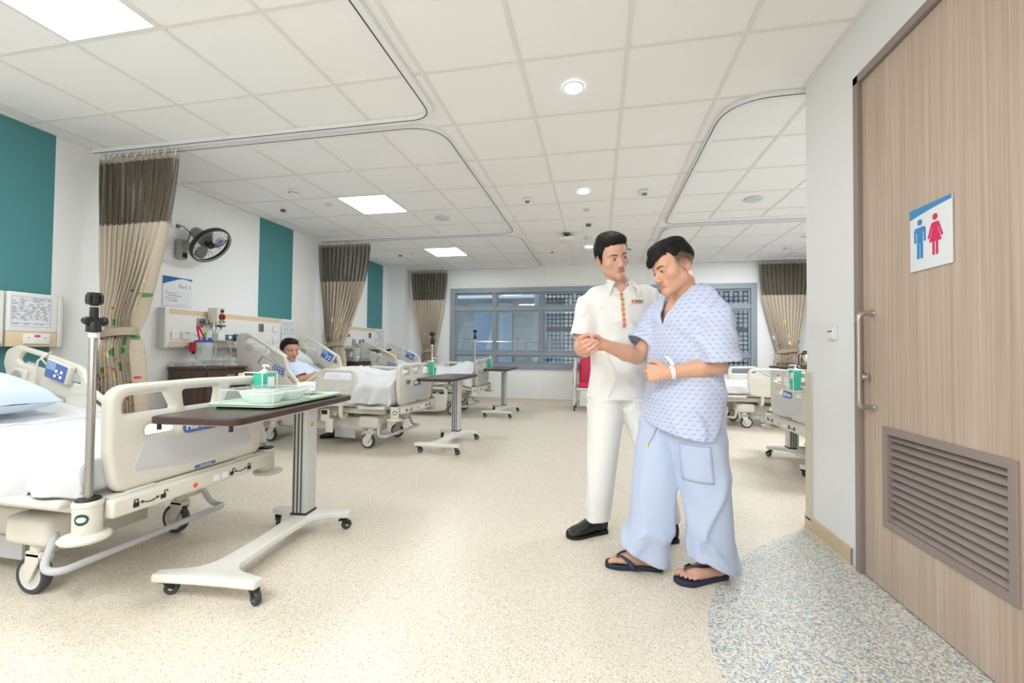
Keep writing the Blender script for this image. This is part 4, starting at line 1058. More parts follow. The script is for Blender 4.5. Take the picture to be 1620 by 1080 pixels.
m.build('lettering', mat('print_dark', (60, 62, 70), .6), pc)
m = MB()
for z, a, b in ((1.58, 3.50, 3.60), (1.58, 3.607, 3.635), (1.53, 3.505, 3.52), (1.53, 3.528, 3.60)): m.box((.0093, (a+b)/2, z), (.0005, b-a, .007))
for i in range(5): m.box((.0093, 3.61+.022*i, 1.495+.002*(i % 2)), (.0005, .008, .006))
m.build('printed_lines', PRINT, pc, smooth=False, weld=False)

# wall fan
fan = thing('wall_fan', 'grey wall fan with round black grille above the bed number sign', 'fan', (LW, 3.60, 2.06))
m = MB(); m.rbox((.035, 0, -.0), (.07, .10, .21), .025); m.rbox((.10, .02, .035), (.12, .06, .07), .02); m.build('wall_bracket', GREYP, fan)
MB().rbox((.072, .01, -.06), (.012, .05, .05), .008).build('switch_knob', BLACK, fan)
nrm = Vector((.76, .10, -.64)).normalized(); ax = Vector((0, 1, 0)); ax = (ax-nrm*ax.dot(nrm)).normalized(); ay = nrm.cross(ax)
FM = frame(ax, ay, nrm, (.262, .125, .065))
m = MB(); m.lathe([(0, -.24), (.05, -.235), (.062, -.2), (.068, -.06), (.055, -.05), (0, -.05)], n=24, M=FM); m.build('motor_housing', mat('fan_grey', (150, 152, 146), .4), fan)
m = MB(); m.lathe([(.198, -.022), (.207, -.022), (.212, -.008), (.212, .012), (.206, .022), (.197, .022), (.203, .010), (.203, -.008), (.198, -.022)], n=56, M=FM); gd = m.build('grille_rim', mat('fan_dark', (48, 49, 52), .35), fan)
m = MB(); m.lathe([(.190, .012), (.199, .012), (.199, .020), (.190, .020), (.190, .012)], n=56, M=FM); m.build('rim_liner', mat('fan_silver', (186, 188, 186), .35), gd)
for k in range(26):
    a = 2*PI*k/26; c, s_ = math.cos(a), math.sin(a); a2 = a+.5; c2, s2 = math.cos(a2), math.sin(a2)
    MB().tube([(.045*c, .045*s_, .052), (.12*math.cos(a+.2), .12*math.sin(a+.2), .05), (.2*c2, .2*s2, .03)], .0013, 5, M=FM).build('grille_wire', BLACK, gd)
for k in range(26):
    a = 2*PI*k/26
    MB().tube([(.06*math.cos(a), .06*math.sin(a), -.052), (.2*math.cos(a), .2*math.sin(a), -.03)], .0013, 5, M=FM).build('grille_wire', BLACK, gd)
m = MB(); m.lathe([(0, .05), (.05, .05), (.05, .058), (.042, .062), (0, .062)], (0.02, 0.09, -.012), 24, M=FM); bd = m.build('centre_badge', mat('fan_silver', ()), fan)
m = MB(); m.lathe([(0, .0625), (.028, .0625), (.028, .0635), (0, .0635)], (0.02, .09, -.012), 20, M=FM); m.build('badge_disc', BLUE, bd)
m = MB(); m.lathe([(0, -.05), (.035, -.05), (.04, -.02), (.035, .02), (.02, .03), (0, .032)], n=20, M=FM); hb = m.build('hub', BLACK, fan)
for k in range(3):
    a0 = 2*PI*k/3; rows = []
    for i in range(9):
        r_ = .03+.15*i/8; row = []
        for j in range(7):
            a = a0+(j/6-.5)*(1.1*math.sin(PI*min(1, .25+.6*i/8)))+.35*i/8
            row.append((r_*math.cos(a), r_*math.sin(a), -.015+.03*(j/6-.5)))
        rows.append(row)
    o = MB().grid(rows, M=FM).build('blade', mat('fan_blade', (96, 104, 106), .3, alpha=.6), fan, ang=180)
    md = o.modifiers.new('t', 'SOLIDIFY'); md.thickness = .002
MB().tube(rpath([(.02, -.02, .235, 0), (.05, .0, .24, .03), (.09, .05, .18, .03), (.06, .04, .07, .02), (.06, .02, .05)], 5), .005, 6).build('power_cord', BLACK, fan)
so = thing('wall_socket', 'white square wall outlet above the fan bracket', 'socket', (LW, 3.565, 2.315))
MB().rbox((.005, 0, 0), (.01, .095, .09), .003).build('face_plate', WPL, so)
MB().rbox((.018, .01, -.02), (.03, .03, .035), .006).build('plug', mat('plug_grey', (120, 122, 120), .4), so)
# ------------------------------------------------------------ washroom door, sign, switch
DFRAME = mat('door_frame_taupe', (150, 136, 130), .45)
DWOOD = mat('door_oak', (196, 172, 148), .48)
def door_wood():
    n = NT(DWOOD); b = bsdf(DWOOD)
    tc = n.add('ShaderNodeTexCoord'); mp = n.add('ShaderNodeMapping'); mp.inputs['Scale'].default_value = (1, 62, 1.1)
    nz = n.add('ShaderNodeTexNoise', i_Scale=1.0, i_Detail=4.0, i_Distortion=.3); n.link(tc.outputs['Object'], mp.inputs[0]); n.link(mp.outputs[0], nz.inputs['Vector'])
    m2 = n.add('ShaderNodeMapping'); m2.inputs['Scale'].default_value = (1, 9, .35); n2 = n.add('ShaderNodeTexNoise', i_Scale=1.0, i_Detail=2.0)
    n.link(tc.outputs['Object'], m2.inputs[0]); n.link(m2.outputs[0], n2.inputs['Vector'])
    f = n.math('ADD', n.math('MULTIPLY', nz.outputs[0], .75), n.math('MULTIPLY', n2.outputs[0], .35))
    cr = n.add('ShaderNodeValToRGB'); e = cr.color_ramp.elements; e[0].position = .32; e[1].position = .78
    e[0].color = lin((178, 155, 135))+(1,); e[1].color = lin((211, 193, 175))+(1,)
    n.link(f, cr.inputs[0]); n.link(cr.outputs[0], b.inputs['Base Color'])
door_wood()
dr = struct(D.objects.new('door_1', None)); COL.objects.link(dr); dr.location = (NX, 0, 0)
m = MB(); f_ = .038
m.box((.04, DY1-.018, DZ/2), (.11, f_, DZ)); m.box((.04, DY0+.018, DZ/2), (.11, f_, DZ)); m.box((.04, (DY0+DY1)/2, DZ-.018), (.11, DY1-DY0, f_)); m.build('door_frame', DFRAME, dr, smooth=False)
LY0, LY1, LZ0, LZ1 = 1.597, 2.233, .292, .738
m = MB(); m.plate(rect(DY0+.042, .006, DY1-.040, DZ-.040), [rect(LY0+.02, LZ0+.02, LY1-.02, LZ1-.02)], .042, .0015, M=YZ(.024)); leaf = m.build('door_leaf', DWOOD, dr)
lv = MB(); lv.plate(rect(LY0, LZ0, LY1, LZ1), [rect(LY0+.032, LZ0+.032, LY1-.032, LZ1-.032)], .055, .003, M=YZ(.022)); lvo = lv.build('vent_frame', DFRAME, dr)
ns = 12
for k in range(ns):
    z = LZ0+.05+(LZ1-LZ0-.09)*k/(ns-1)
    MB().rbox((0, 0, 0), (.05, LY1-LY0-.06, .006), .002, M=Matrix.Translation((.022, (LY0+LY1)/2, z)) @ Matrix.Rotation(LB(-42), 4, 'Y')).build('vent_slat', DFRAME, lvo)
HS = mat('handle_steel', (190, 182, 174), .3, 1.0)
m = MB(); m.tube(rpath([(.003, 2.295, 1.252, 0), (-.062, 2.295, 1.252, .05), (-.062, 2.295, .812, .05), (.003, 2.295, .812)], 8), .0125, 14); hd = m.build('pull_handle', HS, dr)
for z in (1.252, .812): MB().lathe([(.0125, -.006), (.018, -.006), (.018, .003), (.0125, .003), (.0125, -.006)], (0, 2.295, z), 18, axis='x').build('handle_rose', CHROME, hd)
MB().lathe([(0, -.03), (.012, -.03), (.016, -.024), (.018, -.006), (.024, -.004), (.024, .003), (0, .003)], (0, 2.345, .952), 18, axis='x').build('turn_knob', HS, dr)
# washroom sign
ts = thing('washroom_sign', 'white washroom sign with blue man and pink woman on the wooden door', 'sign', (NX-.0, 2.045, 1.397))
SGN = lambda d: YZm(-d, 0, 0)       # local a runs to the right in the picture
m = MB(); m.plate(rect(0, 0, .213, .252, .001), (), .005, .0008, M=SGN(.0015)); pl = m.build('plate', mat('sign_white', ()), ts)
SB = mat('washroom_blue', (52, 140, 200), .4); SPK = mat('washroom_pink', (222, 22, 96), .4)
top = [(.0002, .2518), (.2128, .2518), (.2128, .236)]+[(.2128*(1-i/12), .236-.010*(i/12)-.014*(i/12)**2) for i in range(1, 13)]
m = MB(); m.prism(top, -.0006, .0006, M=SGN(.0042)); m.build('blue_band', SB, pl)
def figure(name, cx, woman, mm):
    m = MB(); M = SGN(.0044)
    m.prism(circ(cx, .192, .0125, 20), -.0006, .0006, M=M)
    if not woman:
        pts = rpoly([(cx-.031, .172, .014), (cx+.031, .172, .014), (cx+.031, .112, .006), (cx+.021, .112, .006), (cx+.021, .152, .001), (cx+.016, .152, .001), (cx+.016, .046, .006), (cx+.002, .046, .006), (cx+.002, .108, .001), (cx-.002, .108, .001), (cx-.002, .046, .006), (cx-.016, .046, .006), (cx-.016, .152, .001), (cx-.021, .152, .001), (cx-.021, .112, .006), (cx-.031, .112, .006)], 4)
    else:
        pts = rpoly([(cx-.018, .172, .012), (cx+.018, .172, .012), (cx+.039, .115, .005), (cx+.030, .112, .005), (cx+.015, .152, .001), (cx+.013, .15, .001), (cx+.031, .098, .002), (cx+.014, .098, .001), (cx+.014, .046, .005), (cx+.003, .046, .005), (cx+.003, .098, .001), (cx-.003, .098, .001), (cx-.003, .046, .005), (cx-.014, .046, .005), (cx-.014, .098, .001), (cx-.031, .098, .002), (cx-.013, .15, .001), (cx-.015, .152, .001), (cx-.030, .112, .005), (cx-.039, .115, .005)], 4)
    m.prism(pts, -.0006, .0006, M=M); m.build(name, mm, pl)
figure('man_symbol', .056, False, SB); figure('woman_symbol', .135, True, SPK)
sw = thing('call_switch', 'small white call switch with a red line on the wall left of the washroom door', 'switch', (NX, 2.645, 1.177))
MB().rbox((-.006, 0, 0), (.012, .085, .085), .004).build('switch_plate', WPL, sw)
MB().rbox((-.014, 0, -.006), (.008, .06, .05), .003).build('rocker', INK, sw)
MB().box((-.0185, 0, .006), (.002, .045, .007)).build('red_line', RED, sw)

# ------------------------------------------------------------ ceiling fittings
def smoke(x, y, label):
    t = thing('smoke_detector', label, 'smoke detector', (x, y, CEIL), 0, 'smoke detectors')
    MB().lathe([(0, .002), (.052, .002), (.054, -.008), (.052, -.014), (.046, -.018), (.047, -.032), (.036, -.044), (.02, -.048), (0, -.048)], n=28).build('housing', WPL, t)
    for k in range(14):
        a = 2*PI*k/14; MB().box((0, 0, 0), (.006, .010, .010), M=Matrix.Translation((.0462*math.cos(a), .0462*math.sin(a), -.026)) @ rotz(a)).build('vent_slot', mat('slot_grey', (90, 92, 92), .6), t)
smoke(-3.18, 3.95, 'white round smoke detector on the ceiling between the fan and the lit panel')
smoke(-3.14, 6.9, 'small smoke detector left of the farthest lit ceiling panel')
smoke(-.16, 6.32, 'smoke detector just above the small far downlight, by the dark hair')
smoke(2.91, 7.46, 'smoke detector on the right, above the tied back curtain')
def sensor(x, y, label):
    t = thing('square_sensor', label, 'sensor', (x, y, CEIL), 0, 'square ceiling sensors')
    m = MB(); m.rbox((0, 0, -.014), (.085, .085, .03), .008)
    m.add([(-.034, -.04, -.028), (.034, -.04, -.028), (.034, .03, -.028), (-.034, .03, -.028), (-.026, -.034, -.062), (.026, -.034, -.062), (.026, .0, -.062), (-.026, .0, -.062)], [(0, 1, 5, 4), (1, 2, 6, 5), (2, 3, 7, 6), (3, 0, 4, 7), (4, 5, 6, 7)])
    m.build('housing', WPL, t, ang=25)
    MB().box((0, -.0385, -.046), (.046, .004, .026)).build('sensor_window', mat('sensor_dark', (110, 122, 132), .35), t)
sensor(-.77, 4.6, 'square ceiling sensor left of the middle downlight')
sensor(.452, 4.58, 'square ceiling sensor right of the middle downlight')
sensor(-.756, 7.02, 'smaller-looking square ceiling sensor left of the hair of the man in white')
sensor(.47, 7.0, 'square ceiling sensor between the heads of the two standing men')
def disc(name, x, y, r, mm, label, cat, group=None, h=.012):
    t = MB().lathe([(0, .002), (r, .002), (r, -.003), (r*.9, -h), (0, -h-.001)], (0, 0, 0), 28).build(name, mm, None, loc=(x, y, CEIL)); tag(t, label, cat, group)
SPKM = mat('speaker_grille', (214, 218, 220), .5); COVM = mat('cover_cream', (228, 218, 196), .5); DSP = mat('dark_sprinkler', (100, 104, 104), .35, .6)
disc('ceiling_speaker', -1.948, 5.10, .095, SPKM, 'pale grey round speaker in the ceiling right of the lit panel', 'speaker', 'round ceiling speakers')
disc('ceiling_speaker', 1.635, 5.03, .095, SPKM, 'pale grey round speaker in the right-hand bay ceiling', 'speaker', 'round ceiling speakers')
disc('cover_plate', -3.08, 4.405, .04, COVM, 'small cream cover plate left of the nearer lit ceiling panel', 'cover plate', 'cream cover plates', .006)
disc('cover_plate', -.149, 5.085, .04, COVM, 'small cream cover plate behind the middle downlight', 'cover plate', 'cream cover plates', .006)
disc('cover_plate', 2.86, 6.77, .04, COVM, 'small cream cover plate in the ceiling above the back right curtain', 'cover plate', 'cream cover plates', .006)
disc('sprinkler', -3.74, 4.476, .03, DSP, 'small dark sprinkler near the left wall above the teal stripe', 'sprinkler', 'ceiling sprinklers', .02)
disc('sprinkler', -.14, 5.68, .035, DSP, 'small dark sprinkler between the middle and the far downlights', 'sprinkler', 'ceiling sprinklers', .02)
disc('sprinkler', -3.45, 7.0, .03, DSP, 'small sprinkler at the far end of the left-hand ceiling', 'sprinkler', 'ceiling sprinklers', .02)
pr = thing('ceiling_unit', 'white box unit hanging below the ceiling left of the hair of the man in white', 'ceiling unit', (-.45, 6.06, CEIL))
MB().rbox((0, 0, -.085), (.20, .19, .05), .014).build('housing', WPL, pr)
MB().lathe([(0, .002), (.05, .002), (.045, -.02), (.02, -.025), (.02, -.06), (0, -.06)], n=20).build('mount', mat('dark_steel', ()), pr)
MB().tube([(.05+.02*i, -.05-.006*i, -.045+.012*math.sin(i*1.2)) for i in range(-6, 4)], .004, 6).build('cable', mat('cable_mixed', (110, 70, 66), .5), pr)

# ------------------------------------------------------------ privacy curtains
def net_mat():
    m = D.materials.new('curtain_net'); m.use_nodes = True; n = NT(m); b = bsdf(m); b.inputs['Roughness'].default_value = .9
    b.inputs['Base Color'].default_value = lin((98, 90, 77))+(1,)
    at = n.add('ShaderNodeAttribute', attribute_name='uvw'); sp = n.add('ShaderNodeSeparateXYZ'); n.link(at.outputs['Vector'], sp.inputs[0])
    def cell(o): return n.math('ABSOLUTE', n.math('SUBTRACT', n.math('FRACT', n.math('DIVIDE', o, .007)), .5))
    hole = n.math('MULTIPLY', n.math('LESS_THAN', cell(sp.outputs[0]), .24), n.math('LESS_THAN', cell(sp.outputs[1]), .24))
    n.link(n.math('SUBTRACT', 1, hole), b.inputs['Alpha']); return m
def fabric_mat():
    m = D.materials.new('curtain_print'); m.use_nodes = True; n = NT(m); b = bsdf(m); b.inputs['Roughness'].default_value = .85; b.inputs['Sheen Weight'].default_value = .15
    at = n.add('ShaderNodeAttribute', attribute_name='uvw'); sp = n.add('ShaderNodeSeparateXYZ'); n.link(at.outputs['Vector'], sp.inputs[0])
    base = lin((192, 178, 158)); cur = None
    cv = n.add('ShaderNodeCombineXYZ'); n.link(sp.outputs[0], cv.inputs[0]); n.link(sp.outputs[1], cv.inputs[1])
    mask = n.math('SUBTRACT', 1, n.math('SMOOTH_MIN', n.math('MULTIPLY', n.math('MAXIMUM', n.math('SUBTRACT', sp.outputs[1], 1.12), 0), 1.9), 1, .05))
    col = base+(1,); prev = None
    for i, (sc, thr, pal) in enumerate(((9.5, .26, [(92, 140, 72), (240, 200, 110), (240, 240, 240), (92, 140, 72)]), (17., .20, [(206, 62, 44), (240, 186, 96), (206, 62, 44), (44, 52, 72)]), (5.0, .0, None))):
        if pal is None: continue
        mp = n.add('ShaderNodeMapping'); mp.inputs['Scale'].default_value = (1, .72 if i == 0 else 1, 1); mp.inputs['Rotation'].default_value = (0, 0, .7*i); mp.inputs['Location'].default_value = (3.3*i, 1.7*i, 0)
        n.link(cv.outputs[0], mp.inputs[0])
        vo = n.add('ShaderNodeTexVoronoi', i_Scale=sc); n.link(mp.outputs[0], vo.inputs['Vector'])
        sc_ = n.add('ShaderNodeSeparateColor'); n.link(vo.outputs['Color'], sc_.inputs[0])
        cr = n.add('ShaderNodeValToRGB'); cr.color_ramp.interpolation = 'CONSTANT'; el = cr.color_ramp.elements
        while len(el) < len(pal): el.new(.5)
        for k, c in enumerate(pal): el[k].position = k/len(pal); el[k].color = lin(c)+(1,)
        n.link(sc_.outputs[0], cr.inputs[0])
        show = n.math('LESS_THAN', sc_.outputs[1], n.math('MULTIPLY', mask, .95))
        f = n.math('MULTIPLY', n.math('LESS_THAN', vo.outputs['Distance'], thr), show)
        prev = n.mix(f, prev if prev is not None else col, cr.outputs[0])
    # thin red line scrolls
    wv = n.add('ShaderNodeTexNoise', i_Scale=4.0, i_Detail=1.0); n.link(cv.outputs[0], wv.inputs['Vector'])
    ln = n.math('LESS_THAN', n.math('ABSOLUTE', n.math('SUBTRACT', wv.outputs[0], .5)), .004)
    prev = n.mix(n.math('MULTIPLY', ln, n.math('MULTIPLY', mask, .7)), prev, lin((196, 84, 66)))
    n.link(prev, b.inputs['Base Color']); return m
NET, FAB = net_mat(), fabric_mat()
TIEM = mat('curtain_tie', (172, 158, 138), .8)
def curtain(label, x0, x1, y, xt, wt, zt, folds, seed, zb=.22, ztop=2.635, znet=2.07, flare=1.5):
    """hangs along x at plane y, gathered to width wt around xt at height zt"""
    rnd = random.Random(seed); t = thing('privacy_curtain', label, 'curtain', (xt, y, 0), 0, 'printed privacy curtains')
    N = folds*14; ph = rnd.random()*6; Wd = x1-x0; jit = [rnd.uniform(.75, 1.3) for _ in range(folds+2)]; cloth = Wd*1.45
    def pt(u, z):
        if z >= zt:
            k = (z-zt)/(ztop-zt); s_ = math.sin(min(1, max(0, k))*PI/2)**1.15
            w = wt+(Wd-wt)*s_; c = xt+((x0+x1)/2-xt)*s_
        else:
            k = (zt-z)/(zt-zb); w = wt*(1+(flare-1)*min(1, k*1.6)**.7); c = xt
        i = min(folds-1, int(u*folds)); a = jit[i]*(1-(u*folds-i))+jit[i+1]*(u*folds-i)
        kk = max(0, (z-zt)/(ztop-zt)) if z >= zt else 0
        pinch = 1-.6*math.exp(-((z-zt)/.09)**2)
        A = (.030+.028*(1-min(1, abs(z-zt)/1.0)))*a*pinch
        yy = A*math.sin(2*PI*folds*u+ph+.5*math.sin(3*z+u*5))+.05*(math.cos(PI*(u-.5)))*math.exp(-((z-zt)/.35)**2)*-1
        xx = c+(u-.5)*w+.25*w/folds*math.sin(4*PI*folds*u+ph+z)
        return (xx-xt, yy, z)
    def sheet(name, z0, z1, nz, m):
        rows = [[pt(j/N, z0+(z1-z0)*i/nz) for j in range(N+1)] for i in range(nz+1)]
        mb = MB().grid(rows); o = mb.build(name, m, t, ang=180, weld=False)
        a = o.data.attributes.new('uvw', 'FLOAT_VECTOR', 'POINT')
        a.data.foreach_set('vector', [q for i in range(nz+1) for j in range(N+1) for q in (cloth*j/N+seed, z0+(z1-z0)*i/nz, 0)])
        return o
    sheet('net_top', znet, ztop-.035, 16, NET)
    sheet('heading_band', ztop-.04, ztop, 3, TIEM)
    sheet('printed_fabric', zb, znet+.01, 60, FAB)
    m = MB(); rows = []
    for k in range(41):
        a = 2*PI*k/40; rx, ry = wt/2*1.12, .075
        rows.append([(rx*math.cos(a), ry*math.sin(a)-.02, zt+dz+.025*math.cos(a)*.8-.01*math.sin(a)) for dz in (-.032, -.03, .03, .032)])
    m.grid(rows); o = m.build('tieback', TIEM, t, ang=60); md = o.modifiers.new('t', 'SOLIDIFY'); md.thickness = .006
    n = 22
    for k in range(n):
        u = (k+.5)/n; p = pt(u, ztop)
        MB().tube([(p[0], p[1], ztop-.015), (p[0]+.004, p[1]*.5, ztop+.03), (p[0], 0, CEIL-.024)], .0032, 5).build('hook', WPL, t)
    return t
curtain('privacy curtain nearest the camera, tied in the middle, brown net above beige print', -4.16, -3.38, 2.84, -3.885, .30, 1.165, 12, 3)
curtain('privacy curtain tied between the sitting man and the farthest left bed', -4.2, -3.36, 5.82, -3.905, .27, 1.115, 12, 5, ztop=2.645)
curtain('privacy curtain tied at the left end of the window wall', -3.80, -3.03, 8.22, -3.39, .26, 1.03, 11, 8, ztop=2.655)
curtain('privacy curtain tied in the right back corner beside the washroom wall', 2.77, 3.60, 8.21, 3.20, .32, 1.10, 12, 11, ztop=2.66)

# ------------------------------------------------------------ red recliner behind the man in white
rc = thing('recliner_chair', 'red padded recliner on wheels behind the man in white, by the window wall', 'recliner', (-.10, 7.95, 0))
REDF = mat('red_vinyl', (214, 44, 84), .5); CH = mat('recliner_enamel', (226, 228, 222), .4)
m = MB(); m.plate(rpoly([(-.25, .46, .06), (.25, .46, .06), (.25, .96, .12), (-.25, .96, .12)]), (), .10, .04, M=XZ(.12) @ Matrix.Rotation(LB(-10), 4, 'X')); m.build('backrest', REDF, rc)
m = MB(); m.rbox((0, -.08, .46), (.5, .48, .10), .035); m.build('seat', REDF, rc)
m = MB(); m.rbox((0, -.08, .395), (.56, .50, .04), .01); m.build('seat_frame', CH, rc)
m = MB(); m.plate(rect(-.22, .10, .22, .37, .02), (), .03, .01, M=XZ(-.31)); lr = m.build('leg_rest', CH, rc)
for z in (.17, .23, .29): MB().box((0, -.327, z), (.40, .004, .008)).build('rib', mat('rib_grey', (190, 200, 194), .5), lr)
for s in (-1, 1):
    m = MB(); m.plate(rpoly([(-.28, .42, .03), (.24, .42, .03), (.24, .93, .05), (.05, .93, .05), (-.28, .74, .06)]), (), .04, .012, M=YZ(s*.315)); m.build('side_panel', CH, rc)
    m = MB(); m.rbox((s*.325, -.05, .735), (.06, .46, .045), .018); m.build('armrest', mat('arm_grey', (206, 206, 198), .45), rc)
    for y in (-.26, .2):
        m = MB(); m.tube([(s*.315, y, .44), (s*.315, y, .14)], .018, 10); m.rbox((s*.315, y-.0, .14), (.035, .06, .08), .012); lg = m.build('leg', CH, rc)
        a, b_ = caster_mb(.052, .026); a.build('caster_wheel', TYRE, lg, loc=(s*.315, y, .0525), rot=(0, 0, PI/2)); b_.build('wheel_hub', HUBM, lg, loc=(s*.315, y, .0525), rot=(0, 0, PI/2))
    m = MB(); m.rbox((s*.345, -.1, .55), (.02, .05, .18), .006); m.build('recline_lever', STEEL, rc)

# ------------------------------------------------------------ shoes, scrap
def loft_shoe(L=.27, high=.075, wide=.047):
    """closed black shoe; toe to +x, heel at x=0"""
    S = [(0.0, .022, .022, .095), (.010, .034, .012, .112), (.05, .037, .012, .116), (.10, .037, .012, .108), (.14, .039, .012, .084), (.18, .044, .012, .062), (.22, .044, .012, .052), (.25, .036, .012, .043), (.268, .020, .014, .034), (.275, .004, .016, .024)]
    rows = []
    for x, w, z0, z1 in S:
        r = []
        for k in range(18):
            a = 2*PI*k/18; c, s_ = math.cos(a), math.sin(a)
            r.append((x*L/.275, w*(abs(c)**.75)*(1 if c > 0 else -1)*wide/.045, (z0+z1)/2+(z1-z0)/2*(abs(s_)**.8)*(1 if s_ > 0 else -1)))
        r.append(r[0]); rows.append(r)
    up = MB().grid(rows)
    P = [(S[i][0]*L/.275, S[i][1]*1.06*wide/.045) for i in range(len(S))]
    out = [(x-.002, -w) for x, w in P]+[(x-.002, w) for x, w in P[::-1]]
    so = MB(); so.plate(out, (), .016, .004, M=Matrix.Translation((0, 0, .0085)))
    hl = MB(); hl.plate([(x, y) for x, y in out if x < .09*L/.275+.02], (), .014, .003, M=Matrix.Translation((0, 0, .013)))
    return up, so, hl
LEATH = mat('black_leather', (24, 22, 22), .36); SOLE = mat('black_sole', (16, 15, 15), .6)
def shoe(label, loc, rz, L=.27, group='pair of black shoes under the bed'):
    t = thing('black_shoe', label, 'shoe', loc, rz, group)
    up, so, hl = loft_shoe(L); up.build('upper', LEATH, t, ang=70); so.build('sole', SOLE, t)
    m = MB(); m.tube([(.10+.05*math.sin(i*.9)*.3, .02*math.cos(i*1.3), .104-.004*i) for i in range(6)], .0025, 6); m.build('lace', SOLE, t)
    return t
shoe('black lace-up shoe under the bed of the sitting man, nearer one of the pair', (-2.99, 4.66, 0), LB(205))
shoe('black lace-up shoe under the bed of the sitting man, farther one of the pair', (-2.97, 4.78, 0), LB(198))
sc2 = MB(); sc2.grid([[(0, 0, .001), (.02, .0, .004), (.045, 0, .001)], [(0, .012, .001), (.02, .012, .003), (.04, .014, .001)]]); o = sc2.build('paper_scrap', INK, None, loc=(-2.1, 4.47, .001), rot=(0, 0, .2)); tag(o, 'tiny white paper scrap on the floor near the second left bed', 'paper scrap')
